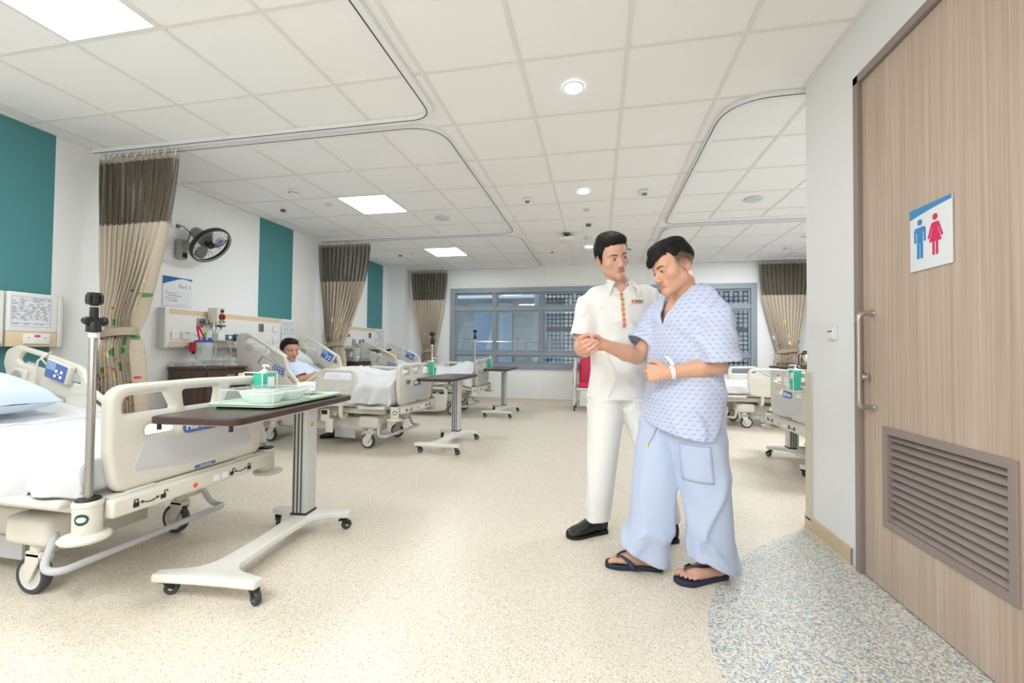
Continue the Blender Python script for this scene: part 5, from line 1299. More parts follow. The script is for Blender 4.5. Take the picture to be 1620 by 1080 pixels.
# ------------------------------------------------------------ sculpting with distance fields (bodies, clothes, hair)
class Field:
    def __init__(s, lo, hi, h, fine=None):
        """regular grid; fine = list of (axis, a, b, h2): denser samples between a and b along that axis"""
        s.ax = []
        for i in range(3):
            cuts = [(lo[i], hi[i], h)]
            for (axn, a, b, h2) in (fine or []):
                if axn != i: continue
                new = []
                for (p, q, g) in cuts:
                    a_, b_ = max(a, p), min(b, q)
                    if b_ <= a_: new.append((p, q, g)); continue
                    if a_ > p: new.append((p, a_, g))
                    new.append((a_, b_, min(g, h2)))
                    if b_ < q: new.append((b_, q, g))
                cuts = new
            xs = []
            for (p, q, g) in cuts: xs.extend(np.linspace(p, q, max(2, int(round((q-p)/g))+1))[:-1])
            xs.append(cuts[-1][1]); s.ax.append(np.array(xs, np.float32))
        s.D = np.full([len(a) for a in s.ax], 1.0, np.float32)
    def like(s):
        o = Field.__new__(Field); o.ax = s.ax; o.D = np.full(s.D.shape, 1.0, np.float32); return o
    def join(s, o, k=.02):
        a, d = s.D, o.D; h = np.clip(.5+.5*(d-a)/k, 0, 1); s.D = (d*(1-h)+a*h-k*h*(1-h)).astype(np.float32); return s
    def block(s, lo, hi):
        sl = tuple(slice(max(0, np.searchsorted(s.ax[i], lo[i])-1), min(len(s.ax[i]), np.searchsorted(s.ax[i], hi[i])+1)) for i in range(3))
        X = s.ax[0][sl[0]][:, None, None]; Y = s.ax[1][sl[1]][None, :, None]; Z = s.ax[2][sl[2]][None, None, :]
        return sl, X, Y, Z
    def put(s, lo, hi, fn, k=.0, op='add', pad=.05):
        lo = [v-pad for v in lo]; hi = [v+pad for v in hi]
        sl, X, Y, Z = s.block(lo, hi)
        if X.size == 0 or Y.size == 0 or Z.size == 0: return s
        d = fn(X, Y, Z).astype(np.float32); a = s.D[sl]
        if op == 'sub':
            d = -d
            if k <= 0: r = np.maximum(a, d)
            else:
                h = np.clip(.5-.5*(d-a)/k, 0, 1); r = d*(1-h)+a*h+k*h*(1-h)
        elif k <= 0: r = np.minimum(a, d)
        else:
            h = np.clip(.5+.5*(d-a)/k, 0, 1); r = d*(1-h)+a*h-k*h*(1-h); r = np.broadcast_to(r, a.shape)
        s.D[sl] = r
        return s
    def cone(s, a, b, ra, rb, k=.0, op='add', pad=.03):
        a = np.array(a, float); b = np.array(b, float); ba = b-a; L2 = max(ba @ ba, 1e-12)
        def fn(X, Y, Z):
            px, py, pz = X-a[0], Y-a[1], Z-a[2]
            t = np.clip((px*ba[0]+py*ba[1]+pz*ba[2])/L2, 0, 1)
            return np.sqrt((px-t*ba[0])**2+(py-t*ba[1])**2+(pz-t*ba[2])**2)-(ra+(rb-ra)*t)
        r = max(ra, rb)
        return s.put(np.minimum(a, b)-r, np.maximum(a, b)+r, fn, k, op, pad+k)
    def chain(s, pts, rs, k=.0, k0=None):
        for i in range(len(pts)-1): s.cone(pts[i], pts[i+1], rs[i], rs[i+1], (k0 if (i == 0 and k0 is not None) else k))
        return s
    def ell(s, c, r, k=.0, R=None, op='add', pad=.03):
        c = np.array(c, float); R = np.eye(3) if R is None else np.array(R)
        def fn(X, Y, Z):
            p = [X-c[0], Y-c[1], Z-c[2]]
            q = [p[0]*R[0][i]+p[1]*R[1][i]+p[2]*R[2][i] for i in range(3)]
            k0 = np.sqrt((q[0]/r[0])**2+(q[1]/r[1])**2+(q[2]/r[2])**2)
            k1 = np.sqrt((q[0]/r[0]**2)**2+(q[1]/r[1]**2)**2+(q[2]/r[2]**2)**2)
            return np.where(k1 > 1e-9, k0*(k0-1)/np.maximum(k1, 1e-9), -min(r))
        m = max(r)
        return s.put(c-m, c+m, fn, k, op, pad+k)
    def zloft(s, st, k=.0, op='add', pad=.03, cap=True, pw=2.0):
        """stations (z, cx, cy, a, b, angle): elliptical sections, a along the turned x axis"""
        st = sorted(st); z = np.array([q[0] for q in st]); arr = np.array(st)
        def fn(X, Y, Z):
            zz = Z
            I = [np.interp(zz, z, arr[:, i]).astype(np.float32) for i in range(1, 6)]
            px, py = X-I[0], Y-I[1]; c, n = np.cos(I[4]), np.sin(I[4])
            u, v = px*c+py*n, -px*n+py*c
            if pw == 2.0: rr = np.sqrt((u/I[2])**2+(v/I[3])**2)
            else: rr = (np.abs(u/I[2])**pw+np.abs(v/I[3])**pw)**(1/pw)
            d = (rr-1)*np.minimum(I[2], I[3])
            return np.maximum(d, np.maximum(z[0]-zz, zz-z[-1])) if cap else d
        m = float(max(arr[:, 3].max(), arr[:, 4].max()))
        lo = [arr[:, 1].min()-m, arr[:, 2].min()-m, z[0]]; hi = [arr[:, 1].max()+m, arr[:, 2].max()+m, z[-1]]
        return s.put(lo, hi, fn, k, op, pad+k)
    def half(s, p, n, lo=None, hi=None):
        """cut everything on the side the normal n points to"""
        p = np.array(p, float); n = np.array(n, float); n /= np.linalg.norm(n)
        lo = [a[0] for a in s.ax] if lo is None else lo; hi = [a[-1] for a in s.ax] if hi is None else hi
        sl, X, Y, Z = s.block(lo, hi); d = (X-p[0])*n[0]+(Y-p[1])*n[1]+(Z-p[2])*n[2]
        s.D[sl] = np.maximum(s.D[sl], d.astype(np.float32)); return s
    def warp(s, fn, band=.06):
        idx = np.nonzero(np.abs(s.D) < band)
        x, y, z = (s.ax[i][idx[i]] for i in range(3)); s.D[idx] += fn(x, y, z).astype(np.float32); return s
    def shell(s, th): s.D = np.maximum(s.D, -(s.D+th)); return s
    def mesh(s):
        D_ = s.D; S = D_ < 0; nx, ny, nz = S.shape
        cnt = np.zeros((nx-1, ny-1, nz-1), np.uint8)
        for i in (0, 1):
            for j in (0, 1):
                for k in (0, 1): cnt += S[i:nx-1+i, j:ny-1+j, k:nz-1+k]
        act = (cnt > 0) & (cnt < 8); I, J, K = np.nonzero(act); n = len(I)
        vid = np.full(act.shape, -1, np.int64); vid[I, J, K] = np.arange(n)
        acc = np.zeros((n, 3)); c = np.zeros(n)
        for axis in range(3):
            o = [q for q in range(3) if q != axis]
            for u in (0, 1):
                for v in (0, 1):
                    a = [I.copy(), J.copy(), K.copy()]; a[o[0]] += u; a[o[1]] += v
                    b = [q.copy() for q in a]; b[axis] += 1
                    da, db = D_[a[0], a[1], a[2]], D_[b[0], b[1], b[2]]
                    m = (da < 0) != (db < 0); t = np.where(m, da/np.where(m, da-db, 1), 0)
                    P = np.stack([s.ax[q][a[q]] for q in range(3)], 1).astype(float)
                    P[:, axis] += t*(s.ax[axis][b[axis]]-s.ax[axis][a[axis]])
                    acc[m] += P[m]; c[m] += 1
        V = acc/np.maximum(c, 1)[:, None]
        F = []
        for axis in range(3):
            sl0 = [slice(None)]*3; sl1 = [slice(None)]*3; sl0[axis] = slice(0, -1); sl1[axis] = slice(1, None)
            A, B = S[tuple(sl0)], S[tuple(sl1)]
            idx = np.nonzero(A != B); o = [q for q in range(3) if q != axis]
            ok = np.ones(len(idx[0]), bool)
            for q in o: ok &= (idx[q] > 0) & (idx[q] < S.shape[q]-1)
            idx = [q[ok] for q in idx]; sgn = A[idx[0], idx[1], idx[2]]
            def g(du, dv):
                p = [q.copy() for q in idx]; p[o[0]] -= du; p[o[1]] -= dv
                return vid[p[0], p[1], p[2]]
            q = np.stack([g(1, 1), g(0, 1), g(0, 0), g(1, 0)], 1)
            flip = sgn if axis != 1 else ~sgn
            q[~flip] = q[~flip][:, ::-1]
            F.append(q)
        F = np.concatenate(F)
        return V, F[(F >= 0).all(1)]

def relax(V, F, it=2, lam=.5):
    E_ = np.concatenate([F[:, [0, 1]], F[:, [1, 2]], F[:, [2, 3]], F[:, [3, 0]]]); E_ = np.concatenate([E_, E_[:, ::-1]])
    n = len(V); cnt = np.bincount(E_[:, 0], minlength=n)[:, None]
    for i in range(it):
        for l in (lam, -lam*1.04):
            s_ = np.stack([np.bincount(E_[:, 0], weights=V[E_[:, 1], q], minlength=n) for q in range(3)], 1)
            V = V+l*(s_/np.maximum(cnt, 1)-V)
    return V
def np_mesh(name, V, F, m, parent=None, origin=(0, 0, 0), col=None, attr=None):
    me = D.meshes.new(name); V = V-np.array(origin)
    me.vertices.add(len(V)); me.vertices.foreach_set('co', V.astype(np.float32).ravel())
    me.loops.add(len(F)*4); me.loops.foreach_set('vertex_index', F.astype(np.int32).ravel())
    me.polygons.add(len(F)); me.polygons.foreach_set('loop_start', np.arange(0, len(F)*4, 4, dtype=np.int32)); me.polygons.foreach_set('loop_total', np.full(len(F), 4, np.int32))
    me.polygons.foreach_set('use_smooth', np.ones(len(F), bool)); me.update(calc_edges=True); me.validate()
    me.materials.append(m)
    if col is not None:
        a = me.attributes.new('paint', 'FLOAT_COLOR', 'POINT'); a.data.foreach_set('color', np.concatenate([col, np.ones((len(V), 1))], 1).astype(np.float32).ravel())
    for k, v in (attr or {}).items():
        a = me.attributes.new(k, 'FLOAT_VECTOR', 'POINT'); a.data.foreach_set('vector', v.astype(np.float32).ravel())
    o = D.objects.new(name, me); COL.objects.link(o)
    if parent: o.parent = parent
    return o
def sines(seed, freq, n=6, stretch=(1, 1, 1)):
    r = np.random.RandomState(seed); W_ = []
    for i in range(n):
        d = r.normal(size=3)*np.array(stretch); d /= np.linalg.norm(d); W_.append((d*freq*r.uniform(.6, 1.7), r.uniform(0, 6.3)))
    def f(x, y, z):
        t = 0
        for w, p in W_: t = t+np.sin(w[0]*x+w[1]*y+w[2]*z+p)
        return t/n**.5
    return f
def ridges(seed, freq, n=4, stretch=(1, 1, 1)):
    """soft cloth creases"""
    a, b = sines(seed, freq, n, stretch), sines(seed+50, freq*.45, 3)
    def f(x, y, z):
        v = a(x+.02*b(y, z, x), y+.02*b(z, x, y), z); return np.exp(-(v/.30)**2)
    return f

# ------------------------------------------------------------ heads and hands
def axes(f, up=(0, 0, 1), roll=0.):
    """rotation whose columns are (left, forward, up)"""
    f = np.array(f, float); f /= np.linalg.norm(f); u = np.array(up, float); u = u-f*(u @ f); u /= np.linalg.norm(u); l = np.cross(u, f)
    c, s_ = math.cos(roll), math.sin(roll)
    l2, u2 = c*l+s_*u, -s_*l+c*u       # +roll lifts the left ear side
    return np.stack([-l2*-1, f, u2], 1)
class Head:
    def __init__(s, c, R, sc=1.0): s.c = np.array(c, float); s.R = R; s.s = sc
    def w(s, p): return s.c+s.R @ (np.array(p, float)*s.s)
    def loc(s, V): return (V-s.c) @ s.R/s.s
    def ell(s, F, c, r, k=.0, op='add', R=None):
        F.ell(s.w(c), [q*s.s for q in r], k*s.s, s.R if R is None else s.R @ R, op)
    def cone(s, F, a, b, ra, rb, k=.0, op='add'): F.cone(s.w(a), s.w(b), ra*s.s, rb*s.s, k*s.s, op)
    def sculpt(s, F, neck, rn=.058):
        e, c = s.ell, s.cone
        e(F, (0, -.014, .036), (.074, .092, .082))
        e(F, (0, .022, -.022), (.064, .068, .080), .02)
        e(F, (0, .050, .045), (.055, .040, .045), .02)
        for q in (-1, 1):
            c(F, (0, .070, -.089), (q*.043, .000, -.056), .020, .021, .02)
            e(F, (q*.046, .050, -.020), (.022, .022, .020), .018)
            c(F, (q*.012, .084, .022), (q*.046, .070, .020), .0075, .007, .012)
        e(F, (0, .084, -.093), (.022, .015, .015), .016)
        for q in (-1, 1): e(F, (q*.031, .094, .003), (.019, .013, .011), .012, 'sub')
        for q in (-1, 1):
            e(F, (q*.0305, .0725, .001), (.0165, .0135, .0115), .004)
            c(F, (q*.017, .0845, .0045), (q*.030, .0870, .0085), .0022, .0026, .003); c(F, (q*.030, .0870, .0085), (q*.044, .0790, .0045), .0026, .0022, .003)
        c(F, (0, .0815, .010), (0, .1045, -.031), .0072, .0120, .010)
        for q in (-1, 1): e(F, (q*.0130, .0970, -.0345), (.0085, .0105, .0080), .005)
        for q in (-1, 1): e(F, (q*.0065, .1010, -.0425), (.0035, .005, .003), .002, 'sub')
        e(F, (0, .0815, -.060), (.028, .012, .018), .012)
        e(F, (0, .0880, -.0605), (.0235, .0066, .0048), .004)
        e(F, (0, .0865, -.0690), (.0205, .0075, .0060), .004)
        c(F, (-.024, .0885, -.0645), (.024, .0885, -.0645), .0008, .0008, .0025, 'sub'); c(F, (0, .0955, -.0645), (.0, .0945, -.0645), .001, .001, .003, 'sub')
        for q in (-1, 1):
            Re = np.array(Matrix.Rotation(q*.35, 3, 'Z') @ Matrix.Rotation(-.2, 3, 'X'))
            e(F, (q*.0765, -.010, -.006), (.0075, .0185, .0310), .006, 'add', Re)
            e(F, (q*.0835, -.005, -.002), (.0060, .0105, .0190), .004, 'sub', Re)
            e(F, (q*.0760, .0055, -.010), (.005, .005, .008), .004)
        n0 = s.w((0, -.022, -.072)); F.cone(n0, neck, .047*s.s, rn, .025)
    def paint(s, V, col, skin, lip=(176, 92, 84), brow=(34, 26, 24), gaze=(0, 0), stubble=0., fade=0., lids=0.):
        L = s.loc(V); x, y, z = L.T; ax_ = np.abs(x); face = y > .03
        L3 = lambda c: np.array(lin(c))
        def blend(m, c): col[:] = col*(1-m[:, None])+L3(c)*m[:, None]
        near = (np.abs(x) < .11) & (np.abs(y) < .13) & (z > -.13) & (z < .15)
        g = lambda d, w: np.clip(1-d/w, 0, 1)
        blend(near*face*.30*np.exp(-(((ax_-.045)/.02)**2+((z+.028)/.02)**2)), (214, 132, 112))
        blend(near*(y > .085)*.25*np.exp(-((ax_/.014)**2+((z+.034)/.014)**2)), (206, 122, 104))
        ear = near*(ax_ > .070)*(np.abs(y+.008) < .03); blend(ear*.22, (212, 118, 100))
        if stubble:
            m = near*face*(np.exp(-(((z+.052)/.007)**2+(ax_/.026)**2))+.7*np.exp(-(((z+.092)/.018)**2+(ax_/.035)**2))+.0*z); blend(np.clip(m*stubble, 0, .6), (98, 76, 66))
        if fade:
            m = near*np.clip((.036-y)/.014, 0, 1)*np.clip((z-(-.022-.25*np.clip(-y, 0, .1)))/.045, 0, 1)*(z < .07); blend(np.clip(m*fade, 0, .9)*(ax_ > .045)+np.clip(m*fade, 0, .9)*(y < -.06)*(ax_ <= .045), (58, 48, 44))
        # lips
        up = g(np.sqrt((x/.0235)**2+((z+.0603-.0012*np.cos(x/.0075*2))/.0044)**2), 1.0) > 0; lo = ((x/.021)**2+((z+.0688)/.0050)**2) < 1
        blend((near*(y > .07)*up*.7).astype(float), lip); blend((near*(y > .07)*lo*.7).astype(float), lip)
        blend((near*(y > .07)*(np.abs(z+.0645) < .0011)*(ax_ < .0235)*.6).astype(float), (120, 62, 56))
        # eyes: opening, iris, lash line, brows
        ex = ax_-.0305; sgx = np.sign(x)
        top = .0052*(1-lids)+.0005; bot = -.0042
        opn = near*(y > .05)*(np.abs(ex) < .0138)*(z-.0015 < top*(1-(ex/.0140)**2))*(z-.0015 > bot*(1-(ex/.0140)**2))
        blend(opn.astype(float), (236, 230, 226))
        ir = opn*(((x-sgx*.0305-gaze[0])**2+(z-.0012-gaze[1])**2) < .0058**2); blend(ir.astype(float), (30, 20, 18))
        la = near*(y > .05)*(np.abs(ex) < .0150)*(np.abs(z-.0018-top*(1-(ex/.0145)**2)) < .0016); blend(la*.9, (30, 22, 22))
        lw = near*(y > .05)*(np.abs(ex) < .0140)*(np.abs(z-.0008-bot*(1-(ex/.0140)**2)) < .0010); blend(lw*.4, (120, 78, 70))
        bz = .0185+.0050*np.sin(np.clip((ax_-.012)/.036, 0, 1)*PI*.85)+.0015
        br = near*(y > .04)*(ax_ > .011)*(ax_ < .050)*np.clip(1.25-np.abs(z-bz)/(.0046*(1-.55*np.clip((ax_-.03)/.02, 0, 1))), 0, 1); blend(np.clip(br, 0, .92), brow)
        blend((near*(y > .09)*(((ax_-.006)**2+(z+.041)**2) < .0028**2)*.6).astype(float), (120, 70, 62))
    def hair(s, h=.0028, style=0, seed=1):
        r = .15*s.s; F = Field(s.c-r, s.c+r, h)
        s.ell(F, (0, -.016+.004*(style == 1), .036), ((.0865, .080, .086)[style], (.104, .098, .104)[style], (.095, .093, .095)[style]))
        if style == 0:     # swept back with volume at the front
            s.ell(F, (0, .030, .095), (.060, .055, .034), .02); s.ell(F, (.02, .052, .088), (.040, .032, .026), .015); s.ell(F, (0, -.03, .098), (.062, .062, .036), .02)
            pts = [(-.12, -.075), (-.075, -.072), (-.045, -.045), (-.026, -.020), (-.016, .020), (.000, .018), (.004, -.024), (.016, -.018), (.022, .012), (.034, .045), (.055, .070), (.09, .076)]
        elif style == 1:   # fringe brushed forward, faded sides
            s.ell(F, (0, .020, .098), (.064, .070, .034), .02); s.ell(F, (0, .068, .070), (.050, .028, .026), .02); s.ell(F, (-.010, .092, .050), (.042, .010, .024), .016); s.ell(F, (0, -.045, .092), (.058, .040, .036), .02)
            pts = [(-.12, -.008), (-.08, -.004), (-.05, .010), (-.026, .022), (-.016, .032), (.000, .032), (.006, .026), (.020, .032), (.034, .046), (.060, .054), (.085, .046), (.12, .038)]
        else:
            s.ell(F, (0, .01, .098), (.066, .075, .030), .02); s.ell(F, (0, .058, .086), (.050, .026, .020), .015)
            pts = [(-.12, -.060), (-.075, -.055), (-.045, -.030), (-.018, -.010), (.004, -.016), (.012, .015), (.035, .050), (.06, .072), (.10, .080)]
        py = [p[0] for p in pts]; pz = [p[1] for p in pts]
        rs = np.random.RandomState(seed); wk = [(rs.uniform(330, 760), rs.uniform(0, 6.3), rs.uniform(-70, 70), rs.uniform(0, 6.3)) for _ in range(7)]
        def st(x, y, z):
            b = np.clip((np.abs(x)-.040)/.030, 0, 1); t = 0
            for w, p, k, q in wk: t = t+(1-b)*np.sin(w*(x+.10*y*np.sign(.02-x))+p+1.5*np.sin(k*y+q))+b*np.sin(w*(y+.25*z)+p+1.5*np.sin(k*z+q))
            return t/2.6
        s2 = sines(seed+3, 60, 6, (1.2, .4, 1))
        X, Y, Z = np.meshgrid(*F.ax, indexing='ij'); V = np.stack([X.ravel(), Y.ravel(), Z.ravel()], 1); L = s.loc(V); x, y, z = L.T
        line = np.interp(y, py, pz)+.003*st(x*.6, y*.2, z*0)
        if style == 1: line = line+np.clip((y-.03)/.03, 0, 1)*np.clip(x/.05, -1, 1)*.016
        d = F.D.ravel(); band = np.abs(d) < .03
        d[band] += ((.0013*st(x[band], y[band], z[band])+.0012*s2(x[band], y[band], z[band]))*s.s)
        d = d+(.011 if style == 1 else .004)*np.exp(-np.clip(z-line, 0, 1)/(.026 if style == 1 else .016))*(y < .05)*s.s
        d = np.maximum(d, (line-z)*.7*s.s); F.D = d.reshape(F.D.shape).astype(np.float32)
        # keep it off the face and hollow nothing: the skull fills the inside
        return F.mesh()

def hand(F, wrist, dirv, dorsal, curl=(.5, .6, .4), spread=.0, sc=1.0, thumb=(.5, .4, .3), right=True, k=.006):
    """palm, four fingers and a thumb grown from the wrist; dorsal = normal of the back of the hand"""
    x = np.array(dirv, float); x /= np.linalg.norm(x); z = np.array(dorsal, float); z -= x*(z @ x); z /= np.linalg.norm(z); y = np.cross(z, x)
    if right: y = y
    else: y = -y            # y points to the thumb
    W = np.array(wrist, float); P = lambda a, b, c: W+(x*a+y*b+z*c)*sc
    F.cone(P(-.01, 0, 0), P(.02, 0, 0), .024*sc, .026*sc, .012)
    kn = [(.088, .030), (.092, .010), (.088, -.010), (.080, -.028)]
    for (a, b) in kn: F.cone(P(.016, b*.55, 0), P(a, b, .001), .0165*sc, .0115*sc, .009)
    tips = []
    for i, (a, b) in enumerate(kn):
        L3 = [(.042, .025, .021), (.046, .028, .022), (.043, .026, .021), (.034, .020, .018)][i]; rr = [(.0092, .0085, .0075, .0062), (.0095, .0087, .0077, .0064), (.0090, .0082, .0072, .0060), (.0082, .0074, .0064, .0054)][i]
        p = P(a, b, .002); ang = 0.; prev = p
        for j in range(3):
            ang += (curl[j] if not hasattr(curl[0], '__len__') else curl[i][j])
            d = x*math.cos(ang)-z*math.sin(ang)+y*spread*(1.5-i)*math.cos(ang)
            q = prev+d*L3[j]*sc; F.cone(prev, q, rr[j]*sc, rr[j+1]*sc, .0035 if j else k, pad=.015); prev = q
        tips.append(prev)
    t0 = P(.018, .022, -.006); a1, a2, a3 = thumb
    d1 = x*math.cos(a1)*.8+y*math.sin(a1+.35)-z*.35; d1 /= np.linalg.norm(d1)
    d2 = d1*math.cos(a2)+(x*.6-z*.6-y*.3)*math.sin(a2); d2 /= np.linalg.norm(d2); d3 = d2*math.cos(a3)+(x*.2-z*.5-y*.8)*math.sin(a3); d3 /= np.linalg.norm(d3)
    t1 = t0+d1*.040*sc; t2 = t1+d2*.030*sc; t3 = t2+d3*.024*sc
    F.cone(t0, t1, .0165*sc, .0115*sc, .010); F.cone(t1, t2, .0110*sc, .0098*sc, .004); F.cone(t2, t3, .0098*sc, .0075*sc, .004)
    return tips

def skin_mat(name):
    m = D.materials.new(name); m.use_nodes = True; n = NT(m); b = bsdf(m)
    at = n.add('ShaderNodeAttribute', attribute_name='paint'); n.link(at.outputs['Color'], b.inputs['Base Color'])
    b.inputs['Roughness'].default_value = .48; b.inputs['Subsurface Weight'].default_value = .12; b.inputs['Subsurface Radius'].default_value = (.008, .003, .002); b.inputs['Subsurface Scale'].default_value = 1.0
    return m
SKIN = skin_mat('skin')
def hair_mat():
    m = mat('dark_hair', (20, 17, 16), .55, spec=.25); n = NT(m); b = bsdf(m)
    tc = n.add('ShaderNodeTexCoord'); nz = n.add('ShaderNodeTexNoise', i_Scale=90.0, i_Detail=3.0); n.link(tc.outputs['Object'], nz.inputs['Vector'])
    n.link(n.mix(nz.outputs[0], lin((7, 6, 6)), lin((30, 24, 21))), b.inputs['Base Color']); return m
HAIR = hair_mat()
def gown_mat(name, base, c1, c2, cell):
    m = D.materials.new(name); m.use_nodes = True; n = NT(m); b = bsdf(m); b.inputs['Roughness'].default_value = .85; b.inputs['Sheen Weight'].default_value = .1
    at = n.add('ShaderNodeAttribute', attribute_name='guv'); sp = n.add('ShaderNodeSeparateXYZ'); n.link(at.outputs['Vector'], sp.inputs[0])
    v = n.math('DIVIDE', sp.outputs[1], cell*.62); row = n.math('FLOOR', v)
    u = n.math('ADD', n.math('DIVIDE', sp.outputs[0], cell), n.math('MULTIPLY', n.math('MODULO', n.math('ABSOLUTE', row), 2), .5))
    p = n.math('MULTIPLY', n.math('SUBTRACT', n.math('FRACT', u), .5), cell); q = n.math('MULTIPLY', n.math('SUBTRACT', n.math('FRACT', v), .5), cell*.62)
    acc = None; k = cell/.036
    for (ox, oy, hw) in ((-.0066, -.0020, .0022), (-.0004, .0003, .0031), (.0060, .0022, .0027)):
        dx = n.math('SUBTRACT', p, ox*k); dy = n.math('SUBTRACT', n.math('SUBTRACT', q, oy*k), n.math('MULTIPLY', dx, 1.05))
        d = n.math('ADD', n.math('POWER', n.math('DIVIDE', dx, hw*k), 2), n.math('POWER', n.math('DIVIDE', dy, .0019*k), 2))
        h = n.math('LESS_THAN', d, 1); acc = h if acc is None else n.math('MAXIMUM', acc, h)
    acc = n.math('MULTIPLY', acc, n.math('SUBTRACT', 1, sp.outputs[2]))
    two = n.mix(n.math('GREATER_THAN', n.math('SUBTRACT', p, n.math('MULTIPLY', q, 1.2)), -.001*k), lin(c1), lin(c2))
    n.link(n.mix(acc, lin(base), two), b.inputs['Base Color']); return m
GOWN = gown_mat('printed_gown', (200, 212, 238), (126, 104, 190), (196, 62, 112), .031)
GOWN2 = gown_mat('printed_gown_blue', (214, 226, 244), (110, 140, 200), (120, 130, 196), .05)
WCLOTH = mat('white_uniform', (243, 242, 239), .8, sheen=.15, bump=(500, .06))
BCLOTH = mat('pale_blue_cotton', (194, 207, 233), .85, sheen=.1, bump=(420, .06))
def finish(name, F, m, parent, origin, it=2, attr=None, lam=.5):
    V, Q = F.mesh(); V = relax(V, Q, it, lam)
    return np_mesh(name, V, Q, m, parent, origin, None, {k: f(V) for k, f in (attr or {}).items()}), V
# ------------------------------------------------------------ the man in white
def V3(*a): return np.array(a, float)
def base_col(V, c): return np.tile(np.array(lin(c)), (len(V), 1))

def nurse():
    O = V3(.10, 2.53, 0)
    t = thing('person', 'man in white tunic and trousers clasping the hand of the patient', 'person', tuple(O))
    A = LB(8)                       # body turned: local x axis angle
    hd = Head((.072, 2.455, 1.590), axes((.40, -.86, -.30), roll=LB(14)), 1.04)
    neck = V3(.122, 2.525, 1.42)
    RS, LS = V3(-.048, 2.505, 1.365), V3(.295, 2.555, 1.375)
    RE, RW_ = V3(-.098, 2.450, 1.085), V3(-.068, 2.205, 1.058)
    LE, LW_ = V3(.40, 2.60, 1.10), V3(.475, 2.425, 1.13)
    RH, LH = V3(.045, 2.53, .86), V3(.215, 2.555, .86)
    RK, RA = V3(.035, 2.515, .47), V3(.005, 2.575, .085)
    LK, LA = V3(.30, 2.53, .47), V3(.385, 2.565, .085)
    F = Field((-.24, 1.96, .02), (.74, 2.78, 1.76), .006, [(2, 1.46, 1.76, .0019), (0, -.04, .17, .0020), (1, 2.34, 2.54, .0020), (2, 1.03, 1.14, .0030), (0, -.12, -.04, .0030), (1, 2.0, 2.12, .003)])
    hd.sculpt(F, neck, .056)
    F.cone(neck+V3(0, 0, .01), neck-V3(0, 0, .08), .056, .08, .03)
    F.zloft([(.80, .13, 2.545, .15, .10, A), (.95, .13, 2.545, .145, .10, A), (1.10, .13, 2.545, .135, .095, A), (1.25, .127, 2.535, .155, .105, A), (1.36, .125, 2.53, .15, .09, A), (1.42, .123, 2.53, .08, .07, A)], .03)
    for s_, e, w, r in ((RS, RE, RW_, True), (LS, LE, LW_, False)):
        F.chain([s_-V3(0, 0, .008), e], [.044, .038], .015); F.chain([e, e+(w-e)*.35, w], [.039, .040, .025], .012)
    for h_, k_, a_ in ((RH, RK, RA), (LH, LK, LA)): F.chain([h_, k_, a_], [.075, .052, .038], .02); F.cone(a_, a_-V3(0, 0, .04), .038, .035, .01)
    # right hand wraps the patient's fist: palm from below left, fingers rising to the right in front
    pc = V3(-.072, 2.105, 1.072)
    F.cone(RW_, pc, .027, .032, .015); F.ell(V3(-.066, 2.075, 1.082), (.030, .036, .040), .015)
    fg = [[(-.090, 2.050, 1.088), (-.073, 2.008, 1.100), (-.048, 1.994, 1.112), (-.026, 2.000, 1.117)],
          [(-.082, 2.050, 1.071), (-.060, 2.000, 1.082), (-.034, 1.988, 1.098), (-.010, 1.996, 1.110)],
          [(-.070, 2.050, 1.056), (-.046, 2.000, 1.066), (-.020, 1.990, 1.084), (-.001, 2.000, 1.100)],
          [(-.054, 2.055, 1.047), (-.031, 2.008, 1.056), (-.010, 2.000, 1.073), (.004, 2.010, 1.090)]]
    for q, r_ in zip(fg, (.0098, .0100, .0095, .0085)): F.chain([V3(*p) for p in q], [r_+.001, r_, r_*.92, r_*.78], .0025, .006)
    F.chain([V3(-.084, 2.10, 1.092), V3(-.080, 2.062, 1.125), V3(-.052, 2.035, 1.137), V3(-.028, 2.030, 1.134)], [.016, .0125, .011, .009], .004, .012)
    hand(F, LW_, (.45, -.85, .0), (.8, .5, .2), (.25, .25, .2), .1, 1.0, right=False)
    V, Q = F.mesh(); V = relax(V, Q, 1, .45)
    col = base_col(V, (222, 174, 150)); hd.paint(V, col, None, lip=(206, 118, 108), gaze=(.0030, -.0008), stubble=.3, fade=.5)
    col[V[:, 2] < .15] = np.array(lin((30, 28, 28)))
    hr = (V[:, 1] < 2.12) & (V[:, 2] < 1.2); col[hr] = np.array(lin((222, 168, 146)))
    np_mesh('body', V, Q, SKIN, t, O, col)
    V, Q = hd.hair(.0022, 0, 4); np_mesh('hair', V, Q, HAIR, t, O)
    # tunic
    F = Field((-.22, 2.26, .76), (.64, 2.80, 1.50), .006)
    F.zloft([(.79, .133, 2.548, .196, .128, A), (.95, .133, 2.547, .182, .122, A), (1.08, .132, 2.545, .172, .118, A), (1.22, .130, 2.538, .182, .128, A), (1.33, .127, 2.533, .182, .115, A), (1.40, .125, 2.530, .135, .085, A), (1.445, .123, 2.527, .078, .072, A)], pw=2.3)
    w1, w2 = ridges(3, 20, 4, (1, .6, .7)), sines(9, 15, 5)
    wf = lambda x, y, z: -.009*w1(x, y, z)+.004*w2(x, y, z)-.003*np.exp(-((z-.99)/.06)**2)*np.sin(40*x+14*z)
    parts = []
    for S, E_, q in ((RS, RE, .80), (LS, LE, 1.0)):
        G = F.like(); I_ = V3(.127, 2.53, 1.37)-S
        G.cone(S+I_*.25, S+(E_-S)*.25, .070, .070); G.cone(S+(E_-S)*.2, S+(E_-S)*1.1, .070, .066, .015)
        G.warp(wf); G.shell(.013); G.half(S+(E_-S)*q, E_-S); parts.append(G)
